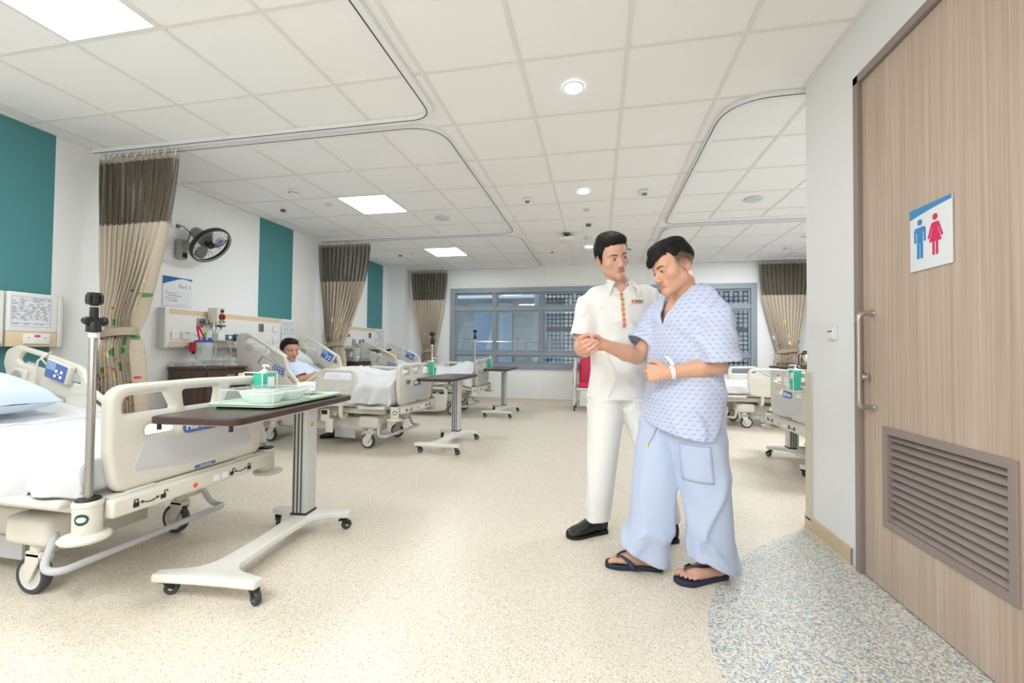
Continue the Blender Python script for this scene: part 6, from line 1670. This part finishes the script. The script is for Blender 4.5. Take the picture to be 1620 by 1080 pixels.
    F.warp(wf); F.shell(.014)
    for G in parts: F.join(G, .03)
    F.half((0, 0, .800), (.02, 0, -1))
    nk = V3(.118, 2.505, 1.45)
    F.cone(nk+V3(.0, .02, -.03), nk+V3(-.01, -.06, .12), .062, .085, .0, 'sub')
    # V opening of the neck
    fwd = V3(-math.sin(A)*-1, -math.cos(A), 0); fwd = V3(.139, -.990, 0); lx = V3(.990, .139, 0); nb = V3(.112, 2.53, 1.382)
    def vcut(X, Y, Z):
        u = (X-nb[0])*lx[0]+(Y-nb[1])*lx[1]; v = (X-nb[0])*fwd[0]+(Y-nb[1])*fwd[1]
        return np.maximum(np.abs(u)-.75*np.maximum(Z-nb[2], -1), np.maximum(-v+.0, nb[2]-Z))
    F.put((-.02, 2.36, 1.36), (.26, 2.56, 1.48), vcut, 0, 'sub')
    sh, SV = finish('tunic', F, WCLOTH, t, O, 2)
    from mathutils.bvhtree import BVHTree
    bv = BVHTree.FromObject(sh, bpy.context.evaluated_depsgraph_get())
    def onshirt(u, z, off=.002):
        p0 = V3(.112, 2.53, z)+lx*u+fwd*.35-O
        h = bv.ray_cast(Vector(p0), Vector(-fwd), 1.0)
        return (np.array(h[0])+np.array(h[1])*off, np.array(h[1])) if h[0] is not None else (p0-fwd*.2, fwd)
    PO, PY = mat('placket_orange', (238, 120, 36), .6), mat('placket_yellow', (250, 196, 90), .6)
    k = 0; z = 1.378
    while z > 1.205:
        for zz, hh, mm in ((z, .012, PO), (z-.0095, .006, PY), (z-.0155, .0028, mat('placket_blue', (140, 170, 214), .6))):
            p, n_ = onshirt(-.004+.010*(1.378-z)/.17, zz); n_ = Vector(n_); xx = Vector((0, 0, 1)).cross(n_).normalized(); yy = n_.cross(xx)
            MB().box((0, 0, 0), (.017, hh, .0025), M=frame(xx, yy, n_, p)).build('placket_band', mm, sh)
        k += 1; z -= .0285
    p, n_ = onshirt(.078, 1.335, .003); n_ = Vector(n_); xx = Vector((0, 0, 1)).cross(n_).normalized(); yy = n_.cross(xx); MM = frame(xx, yy, n_, p)
    m = MB(); m.rbox((0, 0, 0), (.076, .023, .004), .0015, M=MM); tg = m.build('name_badge', mat('badge_cream', (226, 208, 178), .4), t)
    MB().box((-.030, 0, .0024), (.010, .014, .001), M=MM).build('badge_logo', PO, tg); m = MB(); m.box((.010, .004, .0024), (.052, .0045, .0008), M=MM); m.box((.004, -.005, .0024), (.040, .003, .0008), M=MM); m.build('badge_print', mat('print_dark', ()), tg)
    # collar: stand and two pointed leaves
    cen = V3(.114, 2.508, 1.440); rows = []
    N = 40
    for i in range(N+1):
        a = LB(-152)+LB(304)*i/N       # 0 = back of the neck
        dirv = -fwd*math.cos(a)+lx*math.sin(a); e = abs(i/N*2-1)
        rin = .060+.006*abs(math.sin(a)); front = e**6
        tz = .038-.030*e**3; top = cen+dirv*rin+V3(0, 0, tz)
        drop = .034+.048*front; outw = .020+.014*front
        tip = dirv*(rin+outw)+lx*math.copysign(.026*front, math.sin(a))+fwd*.012*front
        rows.append([tuple(cen+dirv*(rin-.004)+V3(0, 0, tz-.028)-O), tuple(top-O), tuple(top+dirv*.008+V3(0, 0, -.002)-O), tuple(cen+tip*.75+V3(0, 0, tz-drop*.55)-O), tuple(cen+tip+V3(0, 0, tz-drop)-O)])
    o = MB().grid(rows).build('collar', WCLOTH, t, ang=180, weld=False); md = o.modifiers.new('t', 'SOLIDIFY'); md.thickness = .004
    # trousers
    F = Field((-.14, 2.34, .05), (.50, 2.76, .92), .0062)
    F.zloft([(.80, .13, 2.545, .172, .118, A), (.92, .13, 2.545, .162, .112, A)])
    F.zloft([(.06, .002, 2.572, .073, .084, 0), (.15, .004, 2.570, .073, .082, 0), (.25, .014, 2.550, .077, .082, 0), (.47, .030, 2.528, .083, .086, 0), (.66, .042, 2.532, .096, .098, 0), (.80, .052, 2.54, .102, .112, 0), (.84, .058, 2.54, .09, .10, 0)], .02)
    F.zloft([(.06, .388, 2.565, .073, .084, 0), (.15, .375, 2.565, .073, .082, 0), (.25, .350, 2.548, .077, .082, 0), (.47, .300, 2.535, .083, .086, 0), (.66, .245, 2.545, .096, .098, 0), (.80, .215, 2.555, .102, .112, 0), (.84, .21, 2.555, .09, .10, 0)], .02)
    w1, w2 = ridges(13, 15, 4, (1, 1, .30)), ridges(33, 24, 4, (.5, .5, 1.2))
    F.warp(lambda x, y, z: -.009*w1(x, y, z)-.007*w2(x, y, z)*np.exp(-((z-.78)/.10)**2)-.004*w2(x, y, z)*np.exp(-((z-.14)/.07)**2))
    F.shell(.014); F.half((0, 0, .088), (.08, 0, -1))
    finish('trousers', F, WCLOTH, t, O, 2)
    sh1 = None
    for a_, tgt, nm in ((V3(.047, 2.612, 0), V3(-.142, 2.482, 0), 'r'), (V3(.438, 2.575, 0), V3(.20, 2.47, 0), 'l')):
        d = tgt-a_; rz = math.atan2(d[1], d[0]); up, so, hl = loft_shoe(.265, wide=.048)
        M_ = Matrix.Translation(tuple(a_-O)) @ rotz(rz)
        sh_ = up.build('shoe', LEATH, t); sh_.matrix_local = M_
        ss = so.build('sole', SOLE, sh_); hh = hl.build('heel', SOLE, sh_)
nurse()

# ------------------------------------------------------------ the patient walking with him
def patient():
    O = V3(.38, 2.18, 0)
    t = thing('person', 'patient in printed gown and baby blue trousers looking down, standing nearest the washroom door', 'person', tuple(O))
    f = V3(-.86, -.51, 0); f /= np.linalg.norm(f); l = V3(-f[1], f[0], 0)
    A = math.atan2(l[1], l[0])
    hd = Head((.343, 2.105, 1.458), axes((-.88, -.40, -.40), roll=LB(3)), 1.03)
    N_ = V3(.415, 2.165, 1.345); LS, RS = N_+l*.168+V3(0, 0, -.062), N_-l*.168+V3(0, 0, -.058)
    LE, LWr = V3(.516, 2.030, 1.005), V3(.310, 2.018, .968)
    RE, RWr = V3(.192, 2.245, 1.035), V3(.024, 2.085, 1.093)
    LH, RH = V3(.445, 2.135, .82), V3(.352, 2.290, .82)
    LK, LA = V3(.500, 2.15, .44), V3(.545, 2.198, .075)
    RK, RA = V3(.290, 2.245, .44), V3(.240, 2.210, .075)
    F = Field((-.14, 1.88, .012), (.74, 2.50, 1.62), .006, [(2, 1.34, 1.60, .0019), (0, .22, .42, .0020), (1, 2.0, 2.20, .0020), (2, .925, 1.15, .0032), (0, -.09, .03, .0032), (2, .012, .07, .0030), (0, .03, .17, .0032)])
    hd.sculpt(F, V3(.405, 2.155, 1.335), .060)
    F.zloft([(.76, .40, 2.21, .125, .10, A), (.90, .405, 2.205, .13, .10, A), (1.05, .41, 2.19, .13, .10, A), (1.2, .41, 2.18, .145, .105, A), (1.26, .412, 2.17, .14, .098, A), (1.315, .413, 2.165, .095, .075, A), (1.37, .41, 2.16, .06, .06, A)], .025)
    F.chain([LS-l*.022-V3(0, 0, .03), LE], [.036, .037], .01); F.chain([LE, LE+(LWr-LE)*.35, LWr], [.039, .041, .026], .012)
    F.chain([RS+l*.022-V3(0, 0, .03), RE], [.036, .037], .01); F.chain([RE, RE+(RWr-RE)*.35, RWr], [.039, .041, .026], .012)
    for h_, k_, a_ in ((LH, LK, LA), (RH, RK, RA)): F.chain([h_, k_, a_], [.075, .052, .036], .02)
    # left hand: loose fist on the belly; right hand: closed, held in the other man's hand
    hand(F, LWr, (-.92, .22, -.04), (-.30, -.95, .12), (1.15, 1.35, .9), 0, .98, (.35, .6, .5), right=False)
    hand(F, RWr, (-.95, -.30, .02), (-.25, .85, .45), (.95, 1.1, .7), 0, .95, (.5, .5, .4), right=True)
    # bare feet
    def foot(toe, heel, flip):
        toe = V3(*toe); heel = V3(*heel); d = toe-heel; d /= np.linalg.norm(d); s_ = np.cross(V3(0, 0, 1), d)*flip   # s_ to the big-toe side
        P = lambda a, b, c: heel+d*a+s_*b+V3(0, 0, c)
        F.cone(P(.035, 0, .05), P(.07, 0, .085), .034, .036, .02); F.cone(P(.035, 0, .052), P(.15, .012, .046), .033, .027, .02); F.cone(P(.05, -.01, .046), P(.165, -.022, .040), .028, .020, .02)
        F.cone(P(.12, .0, .045), P(.185, -.002, .040), .03, .020, .02)
        for (b, L_, r_) in ((.030, .248, .0118), (.008, .243, .0082), (-.009, .234, .0078), (-.024, .222, .0074), (-.037, .207, .0072)):
            F.chain([P(.165, b*.9, .040), P(L_-.022, b, .040), P(L_-.008, b, .034)], [r_*1.15, r_*1.05, r_*.95], .003, .008)
    foot((.050, 2.205, 0), (.302, 2.212, 0), 1); foot((.362, 2.092, 0), (.590, 2.215, 0), -1)
    V, Q = F.mesh(); V = relax(V, Q, 1, .45)
    col = base_col(V, (220, 170, 142)); hd.paint(V, col, None, lip=(200, 116, 108), gaze=(.001, -.0022), stubble=.12, fade=.85, lids=.42)
    ft = V[:, 2] < .12; col[ft] = np.array(lin((208, 160, 136)))
    np_mesh('body', V, Q, SKIN, t, O, col)
    V, Q = hd.hair(.0022, 1, 14); np_mesh('hair', V, Q, HAIR, t, O)
    # gown
    F = Field((.02, 1.86, .60), (.72, 2.46, 1.42), .0058)
    F.zloft([(.62, .398, 2.20, .192, .148, A), (.80, .40, 2.202, .186, .146, A), (1.0, .405, 2.195, .180, .145, A), (1.15, .41, 2.182, .182, .142, A), (1.23, .412, 2.174, .182, .128, A), (1.30, .414, 2.168, .142, .100, A), (1.345, .414, 2.165, .088, .082, A), (1.375, .412, 2.162, .07, .07, A)], pw=2.25)
    w1, w2, w3 = ridges(5, 19, 4, (1, 1, .45)), sines(19, 14, 5), ridges(25, 14, 3, (1, 1, .3))
    wf = lambda x, y, z: -.010*w1(x, y, z)+.004*w2(x, y, z)-.014*w3(x, y, z)*np.clip((1.15-z)/.3, 0, 1)
    parts = []
    for S, E_, p_, n_ in ((LS, LE, LS+(LE-LS)*.94, LE-LS+V3(0, 0, .05)), (RS, RE, RS+(RE-RS)*.80, RE-RS+V3(-.06, -.04, .02))):
        G = F.like(); d = E_-S
        G.cone(S-(S-N_)*.35+V3(0, 0, -.01), S+d*.3, .060, .074); G.cone(S+d*.25, S+d*1.15, .074, .084, .02)
        G.warp(wf); G.shell(.013); G.half(p_, n_); parts.append(G)
    F.warp(wf); F.shell(.014)
    for G in parts: F.join(G, .03)
    # hem runs down towards the left hip
    F.half(tuple(V3(.40, 2.20, .700)+V3(0, 0, 0)), (-.12-.10*0, .12, -1.0), None, None)
    nk = V3(.395, 2.145, 1.37); F.cone(nk-V3(0, 0, .03), nk+f*.02+V3(0, 0, .10), .066, .085, 0, 'sub')
    nb = V3(.41, 2.18, 1.185)
    def vcut(X, Y, Z):
        u = (X-nb[0])*l[0]+(Y-nb[1])*l[1]; v = (X-nb[0])*f[0]+(Y-nb[1])*f[1]
        return np.maximum(np.abs(u-.006)-.48*np.maximum(Z-nb[2], -1), np.maximum(-v, nb[2]-Z))
    F.put((.18, 1.96, 1.18), (.60, 2.30, 1.42), vcut, 0, 'sub')
    def guv(V):
        d = V-V3(.41, 2.185, 0); u = d @ l; v = d @ f; ang = np.arctan2(u, v); U = ang*.165; W_ = V[:, 2].copy()
        for S, E_ in ((LS, LE), (RS, RE)):
            dd = (E_-S)/np.linalg.norm(E_-S); r = V-S; s_ = r @ dd; per = r-s_[:, None]*dd; rad = np.linalg.norm(per, axis=1)
            side = np.sign(np.sum((S-N_)*l)); lat = (V-N_) @ l*side
            m = (rad < .108) & (s_ > .03) & (s_ < np.linalg.norm(E_-S)+.015) & (lat > .165)
            e1 = f-dd*(f @ dd); e1 /= np.linalg.norm(e1); e2 = np.cross(dd, e1)
            an = np.arctan2(per @ e2, per @ e1); U[m] = an[m]*.085+.3; W_[m] = -s_[m]
        uu = np.abs(u-.006)-.48*(V[:, 2]-nb[2]); plain = ((v > -.01) & (uu < .024) & (V[:, 2] > 1.165)) | ((V[:, 2] > 1.335) & (np.hypot(V[:, 0]-nk[0], V[:, 1]-nk[1]) < .105))
        return np.stack([U, W_, plain.astype(float)], 1)
    finish('gown', F, GOWN, t, O, 2, {'guv': guv})
    # trousers: wide cotton legs
    F = Field((.06, 1.96, .02), (.72, 2.46, .86), .0062)
    F.zloft([(.70, .40, 2.208, .172, .135, A), (.85, .40, 2.205, .160, .12, A)])
    F.zloft([(.02, .245, 2.215, .102, .092, LB(-8)), (.15, .245, 2.212, .098, .094, LB(-8)), (.40, .272, 2.225, .105, .108, LB(-20)), (.60, .308, 2.250, .112, .120, LB(-40)), (.74, .338, 2.268, .112, .120, A), (.78, .35, 2.27, .10, .11, A)], .018, pw=2.4)
    F.zloft([(.02, .532, 2.182, .098, .086, LB(25)), (.15, .527, 2.180, .095, .090, LB(20)), (.40, .500, 2.160, .103, .106, LB(0)), (.60, .470, 2.150, .112, .118, LB(-30)), (.74, .450, 2.150, .111, .120, A), (.78, .45, 2.15, .10, .11, A)], .018, pw=2.4)
    w1, w2 = ridges(41, 12, 4, (1, 1, .28)), ridges(44, 17, 4, (.7, .7, 1.0))
    F.warp(lambda x, y, z: -.018*w1(x, y, z)*np.clip(.4+(.75-z), 0, 1)-.014*w2(x, y, z)*(np.exp(-((z-.14)/.10)**2)+.5*np.exp(-((z-.66)/.10)**2)))
    F.shell(.018)
    def hemcut(x0, y0, zf, zb, d):       # hem rides up over the instep
        d = V3(*d); d /= np.linalg.norm(d)
        lo, hi = (x0-.16, y0-.16, .0), (x0+.16, y0+.16, .16)
        sl, X, Y, Z = F.block(lo, hi); q = (X-x0)*d[0]+(Y-y0)*d[1]
        h_ = zb+(zf-zb)*np.clip((q+.08)/.18, 0, 1)**1.5
        F.D[sl] = np.maximum(F.D[sl], (h_-Z).astype(np.float32))
    hemcut(.245, 2.215, .105, .035, (-1, 0, 0)); hemcut(.545, 2.19, .105, .030, (-.86, -.5, 0))
    tr_, TV = finish('trousers', F, BCLOTH, t, O, 2)
    from mathutils.bvhtree import BVHTree
    bv = BVHTree.FromObject(tr_, bpy.context.evaluated_depsgraph_get())
    # patch pocket on the left thigh and the drawstring
    pl = V3(.462, 2.15, 0); nrm_ = V3(-.30, -.95, 0); nrm_ /= np.linalg.norm(nrm_); tx = np.cross(V3(0, 0, 1), nrm_)
    rows = []
    for i in range(13):
        row = []
        for j in range(11):
            a = (j/10-.5)*.135+.012*(i/12-.5); z = .645-.165*i/12
            p0 = pl+tx*a+nrm_*.4+V3(0, 0, z)-O; h = bv.ray_cast(Vector(p0), Vector(-nrm_), 1.0)
            q = np.array(h[0])+nrm_*.004 if h[0] is not None else p0-nrm_*.28
            row.append(tuple(q))
        rows.append(row)
    o = MB().grid(rows).build('pocket', BCLOTH, tr_, ang=180, weld=False); md = o.modifiers.new('t', 'SOLIDIFY'); md.thickness = .004; md.offset = 0
    st = []
    for i in range(9):
        z = .72-.10*i/8; p0 = V3(.40, 2.2, z)+l*(-.008-.004*i)+f*.4-O; h = bv.ray_cast(Vector(p0), Vector(-f), 1.0)
        st.append(tuple(np.array(h[0])+f*.007) if h[0] is not None else tuple(p0-f*.25))
    o = MB().tube(st, .0042, 6).build('drawstring', BCLOTH, tr_)
    MB().lathe([(0, -.014), (.005, -.014), (.006, 0), (.004, .004), (0, .004)], (st[-1][0], st[-1][1], st[-1][2]), 10).build('string_end', mat('string_yellow', (240, 224, 110), .6), o)
    # wrist band
    d = LWr-LE; d /= np.linalg.norm(d); x_ = np.cross(d, V3(0, 0, 1)); x_ /= np.linalg.norm(x_); y_ = np.cross(d, x_); c = LWr-d*.012-O
    MB().lathe([(.0285, -.009), (.0305, -.009), (.0305, .009), (.0285, .009), (.0285, -.009)], n=32, M=frame(x_, y_, d, c)).build('wrist_band', WPL, t)
    tail = [tuple(c-x_*0+y_*-.0+V3(*(0, 0, 0))+np.array(p)) for p in ()]
    tb = MB(); P0 = c+V3(.004, -.008, .030); rows = []
    for i in range(10):
        u = i/9; p = P0+V3(-.010*u-.022*u*u, -.004+.004*u, .052*u-.010*u*u); rows.append([tuple(p+d*.009), tuple(p-d*.009)])
    tl = tb.grid(rows).build('band_tail', WPL, t, ang=180); md = tl.modifiers.new('t', 'SOLIDIFY'); md.thickness = .001
    # thong sandals
    NAVY = mat('navy_rubber', (34, 40, 60), .6); NAVS = mat('navy_strap', (46, 54, 78), .6)
    for toe, heel, flip, nm in (((.050, 2.205), (.302, 2.212), 1, 'r'), ((.362, 2.092), (.590, 2.215), -1, 'l')):
        toe = V3(*toe, 0); heel = V3(*heel, 0); dv_ = toe-heel; dv_ /= np.linalg.norm(dv_); sd = np.cross(V3(0, 0, 1), dv_)*flip
        pts = rpoly([(-.012, -.034, .03), (-.012, .034, .03), (.10, .036, .1), (.20, .052, .06), (.268, .036, .03), (.262, -.018, .04), (.215, -.05, .05), (.10, -.040, .1)], 6)
        out = [(toe*0+heel+dv_*a+sd*b-O)[:2] for a, b in pts]
        s_ = MB(); s_.plate([tuple(p) for p in (out if flip < 0 else out[::-1])], (), .024, .006, M=Matrix.Translation((0, 0, .0125))); so = s_.build('sandal', NAVY, t)
        Pp = lambda a, b, c: tuple(heel+dv_*a+sd*b+V3(0, 0, c)-O)
        rows = []
        for sg in (-1, 1):
            rr = []
            for i in range(13):
                u = i/12; a = .205-.105*u; b = .019+(.046*sg+ (-.002))*math.sin(u*PI/2)*1.0-.010*u*(sg > 0)*0
                zc = .018+(.060+(.205-a)*.22-.012)*math.sqrt(max(0, 1-(abs(b-.004)/.052)**2))
                w_ = .006+.016*u
                rr.append([Pp(a+w_, b, zc), Pp(a-w_, b+.002*sg, zc+.003)])
            o = MB().grid(rr).build('strap', NAVS, so, ang=180); md = o.modifiers.new('t', 'SOLIDIFY'); md.thickness = .005; md.offset = 0
        MB().tube([Pp(.207, .019, .022), Pp(.206, .019, .058)], .004, 8).build('toe_post', NAVS, so)
patient()

# ------------------------------------------------------------ patients in bed
def bed_patient(label, hc, face, neck, chest, hip, r_arm, l_arm, hstyle, seed, origin, sc=1.0, gaze=(0, 0), up=(0, 0, 1), lids=0.):
    O = V3(*origin); t = thing('person', label, 'person', tuple(O))
    hd = Head(hc, axes(face, up), sc); neck, chest, hip = V3(*neck), V3(*chest), V3(*hip)
    pts = np.array([hc, neck, chest, hip]+list(r_arm)+list(l_arm)); lo = pts.min(0)-.17; hi = pts.max(0)+.17
    hz = .13*sc
    F = Field(lo, hi, .0075, [(i, hc[i]-hz, hc[i]+hz, .0042) for i in range(3)])
    hd.sculpt(F, neck, .058)
    ax_ = (neck-hip); ax_ /= np.linalg.norm(ax_); lat = V3(*r_arm[0])-V3(*l_arm[0]); lat /= np.linalg.norm(lat)
    F.chain([neck, chest], [.06, .10], .03)
    for q in (-1, 1): F.chain([chest+lat*q*.07, hip+lat*q*.05], [.095, .095], .05)
    for a in (r_arm, l_arm): a = [V3(*p) for p in a]; F.chain([a[0], a[1]], [.046, .038], .03); F.chain([a[1], a[2]], [.040, .026], .012)
    hand(F, r_arm[2], V3(*r_arm[3])-V3(*r_arm[2]), (.2, -.3, .9), (.5, .5, .3), .05, 1.0, right=True); hand(F, l_arm[2], V3(*l_arm[3])-V3(*l_arm[2]), (.2, .3, .9), (.5, .5, .3), .05, 1.0, right=False)
    V, Q = F.mesh(); V = relax(V, Q, 1, .45); col = base_col(V, (206, 156, 126)); hd.paint(V, col, None, gaze=gaze, fade=.4, lids=lids, stubble=.2)
    np_mesh('body', V, Q, SKIN, t, O, col)
    V, Q = hd.hair(.0042, hstyle, seed); np_mesh('hair', V, Q, HAIR, t, O)
    F = Field(lo, hi, .0075)
    for q in (-1, 1): F.chain([chest+lat*q*.075, hip+lat*q*.06], [.122, .125], .05)
    F.cone(neck-ax_*.03, chest, .085, .11, .05)
    for a in (r_arm, l_arm):
        a = [V3(*p) for p in a]; F.cone(a[0], a[0]+(a[1]-a[0])*.85, .066, .066, .04)
    w1 = ridges(seed+2, 22, 4); F.warp(lambda x, y, z: -.007*w1(x, y, z)); F.shell(.016)
    for a in (r_arm, l_arm): a = [V3(*p) for p in a]; dd = a[1]-a[0]; c = a[0]+dd*.72; F.half(c, dd, c-.13, c+.13)
    F.cone(neck, V3(*hc), .07, .08, 0, 'sub')
    fr = np.cross(lat, ax_)
    def guv(V): d = V-chest; return np.stack([d @ lat, d @ ax_, np.zeros(len(V))], 1)
    finish('gown', F, GOWN2, t, O, 2, {'guv': guv})
bed_patient('man with short black hair in a pale printed gown sitting up in bed', (-3.555, 4.41, 1.035), (.88, -.40, -.12), (-3.60, 4.42, .90), (-3.53, 4.43, .78), (-3.22, 4.46, .60),
            [(-3.53, 4.24, .82), (-3.36, 4.20, .66), (-3.12, 4.30, .775), (-3.03, 4.35, .79)], [(-3.53, 4.63, .82), (-3.34, 4.66, .68), (-3.12, 4.44, .785), (-3.03, 4.40, .80)], 2, 21, (-3.4, 4.42, .6), 1.12, (.002, 0))
bed_patient('dark haired patient lying back in the farthest left bed', (-3.60, 6.98, .925), (.70, -.30, .55), (-3.56, 6.99, .80), (-3.44, 7.0, .74), (-3.16, 7.0, .63),
            [(-3.46, 6.81, .73), (-3.24, 6.76, .66), (-3.05, 6.90, .79), (-2.96, 6.96, .80)], [(-3.46, 7.19, .73), (-3.24, 7.22, .68), (-3.05, 7.06, .79), (-2.96, 7.02, .80)], 2, 31, (-3.3, 7.0, .6), 1.08, (0, 0), (-.6, 0, .8), .5)
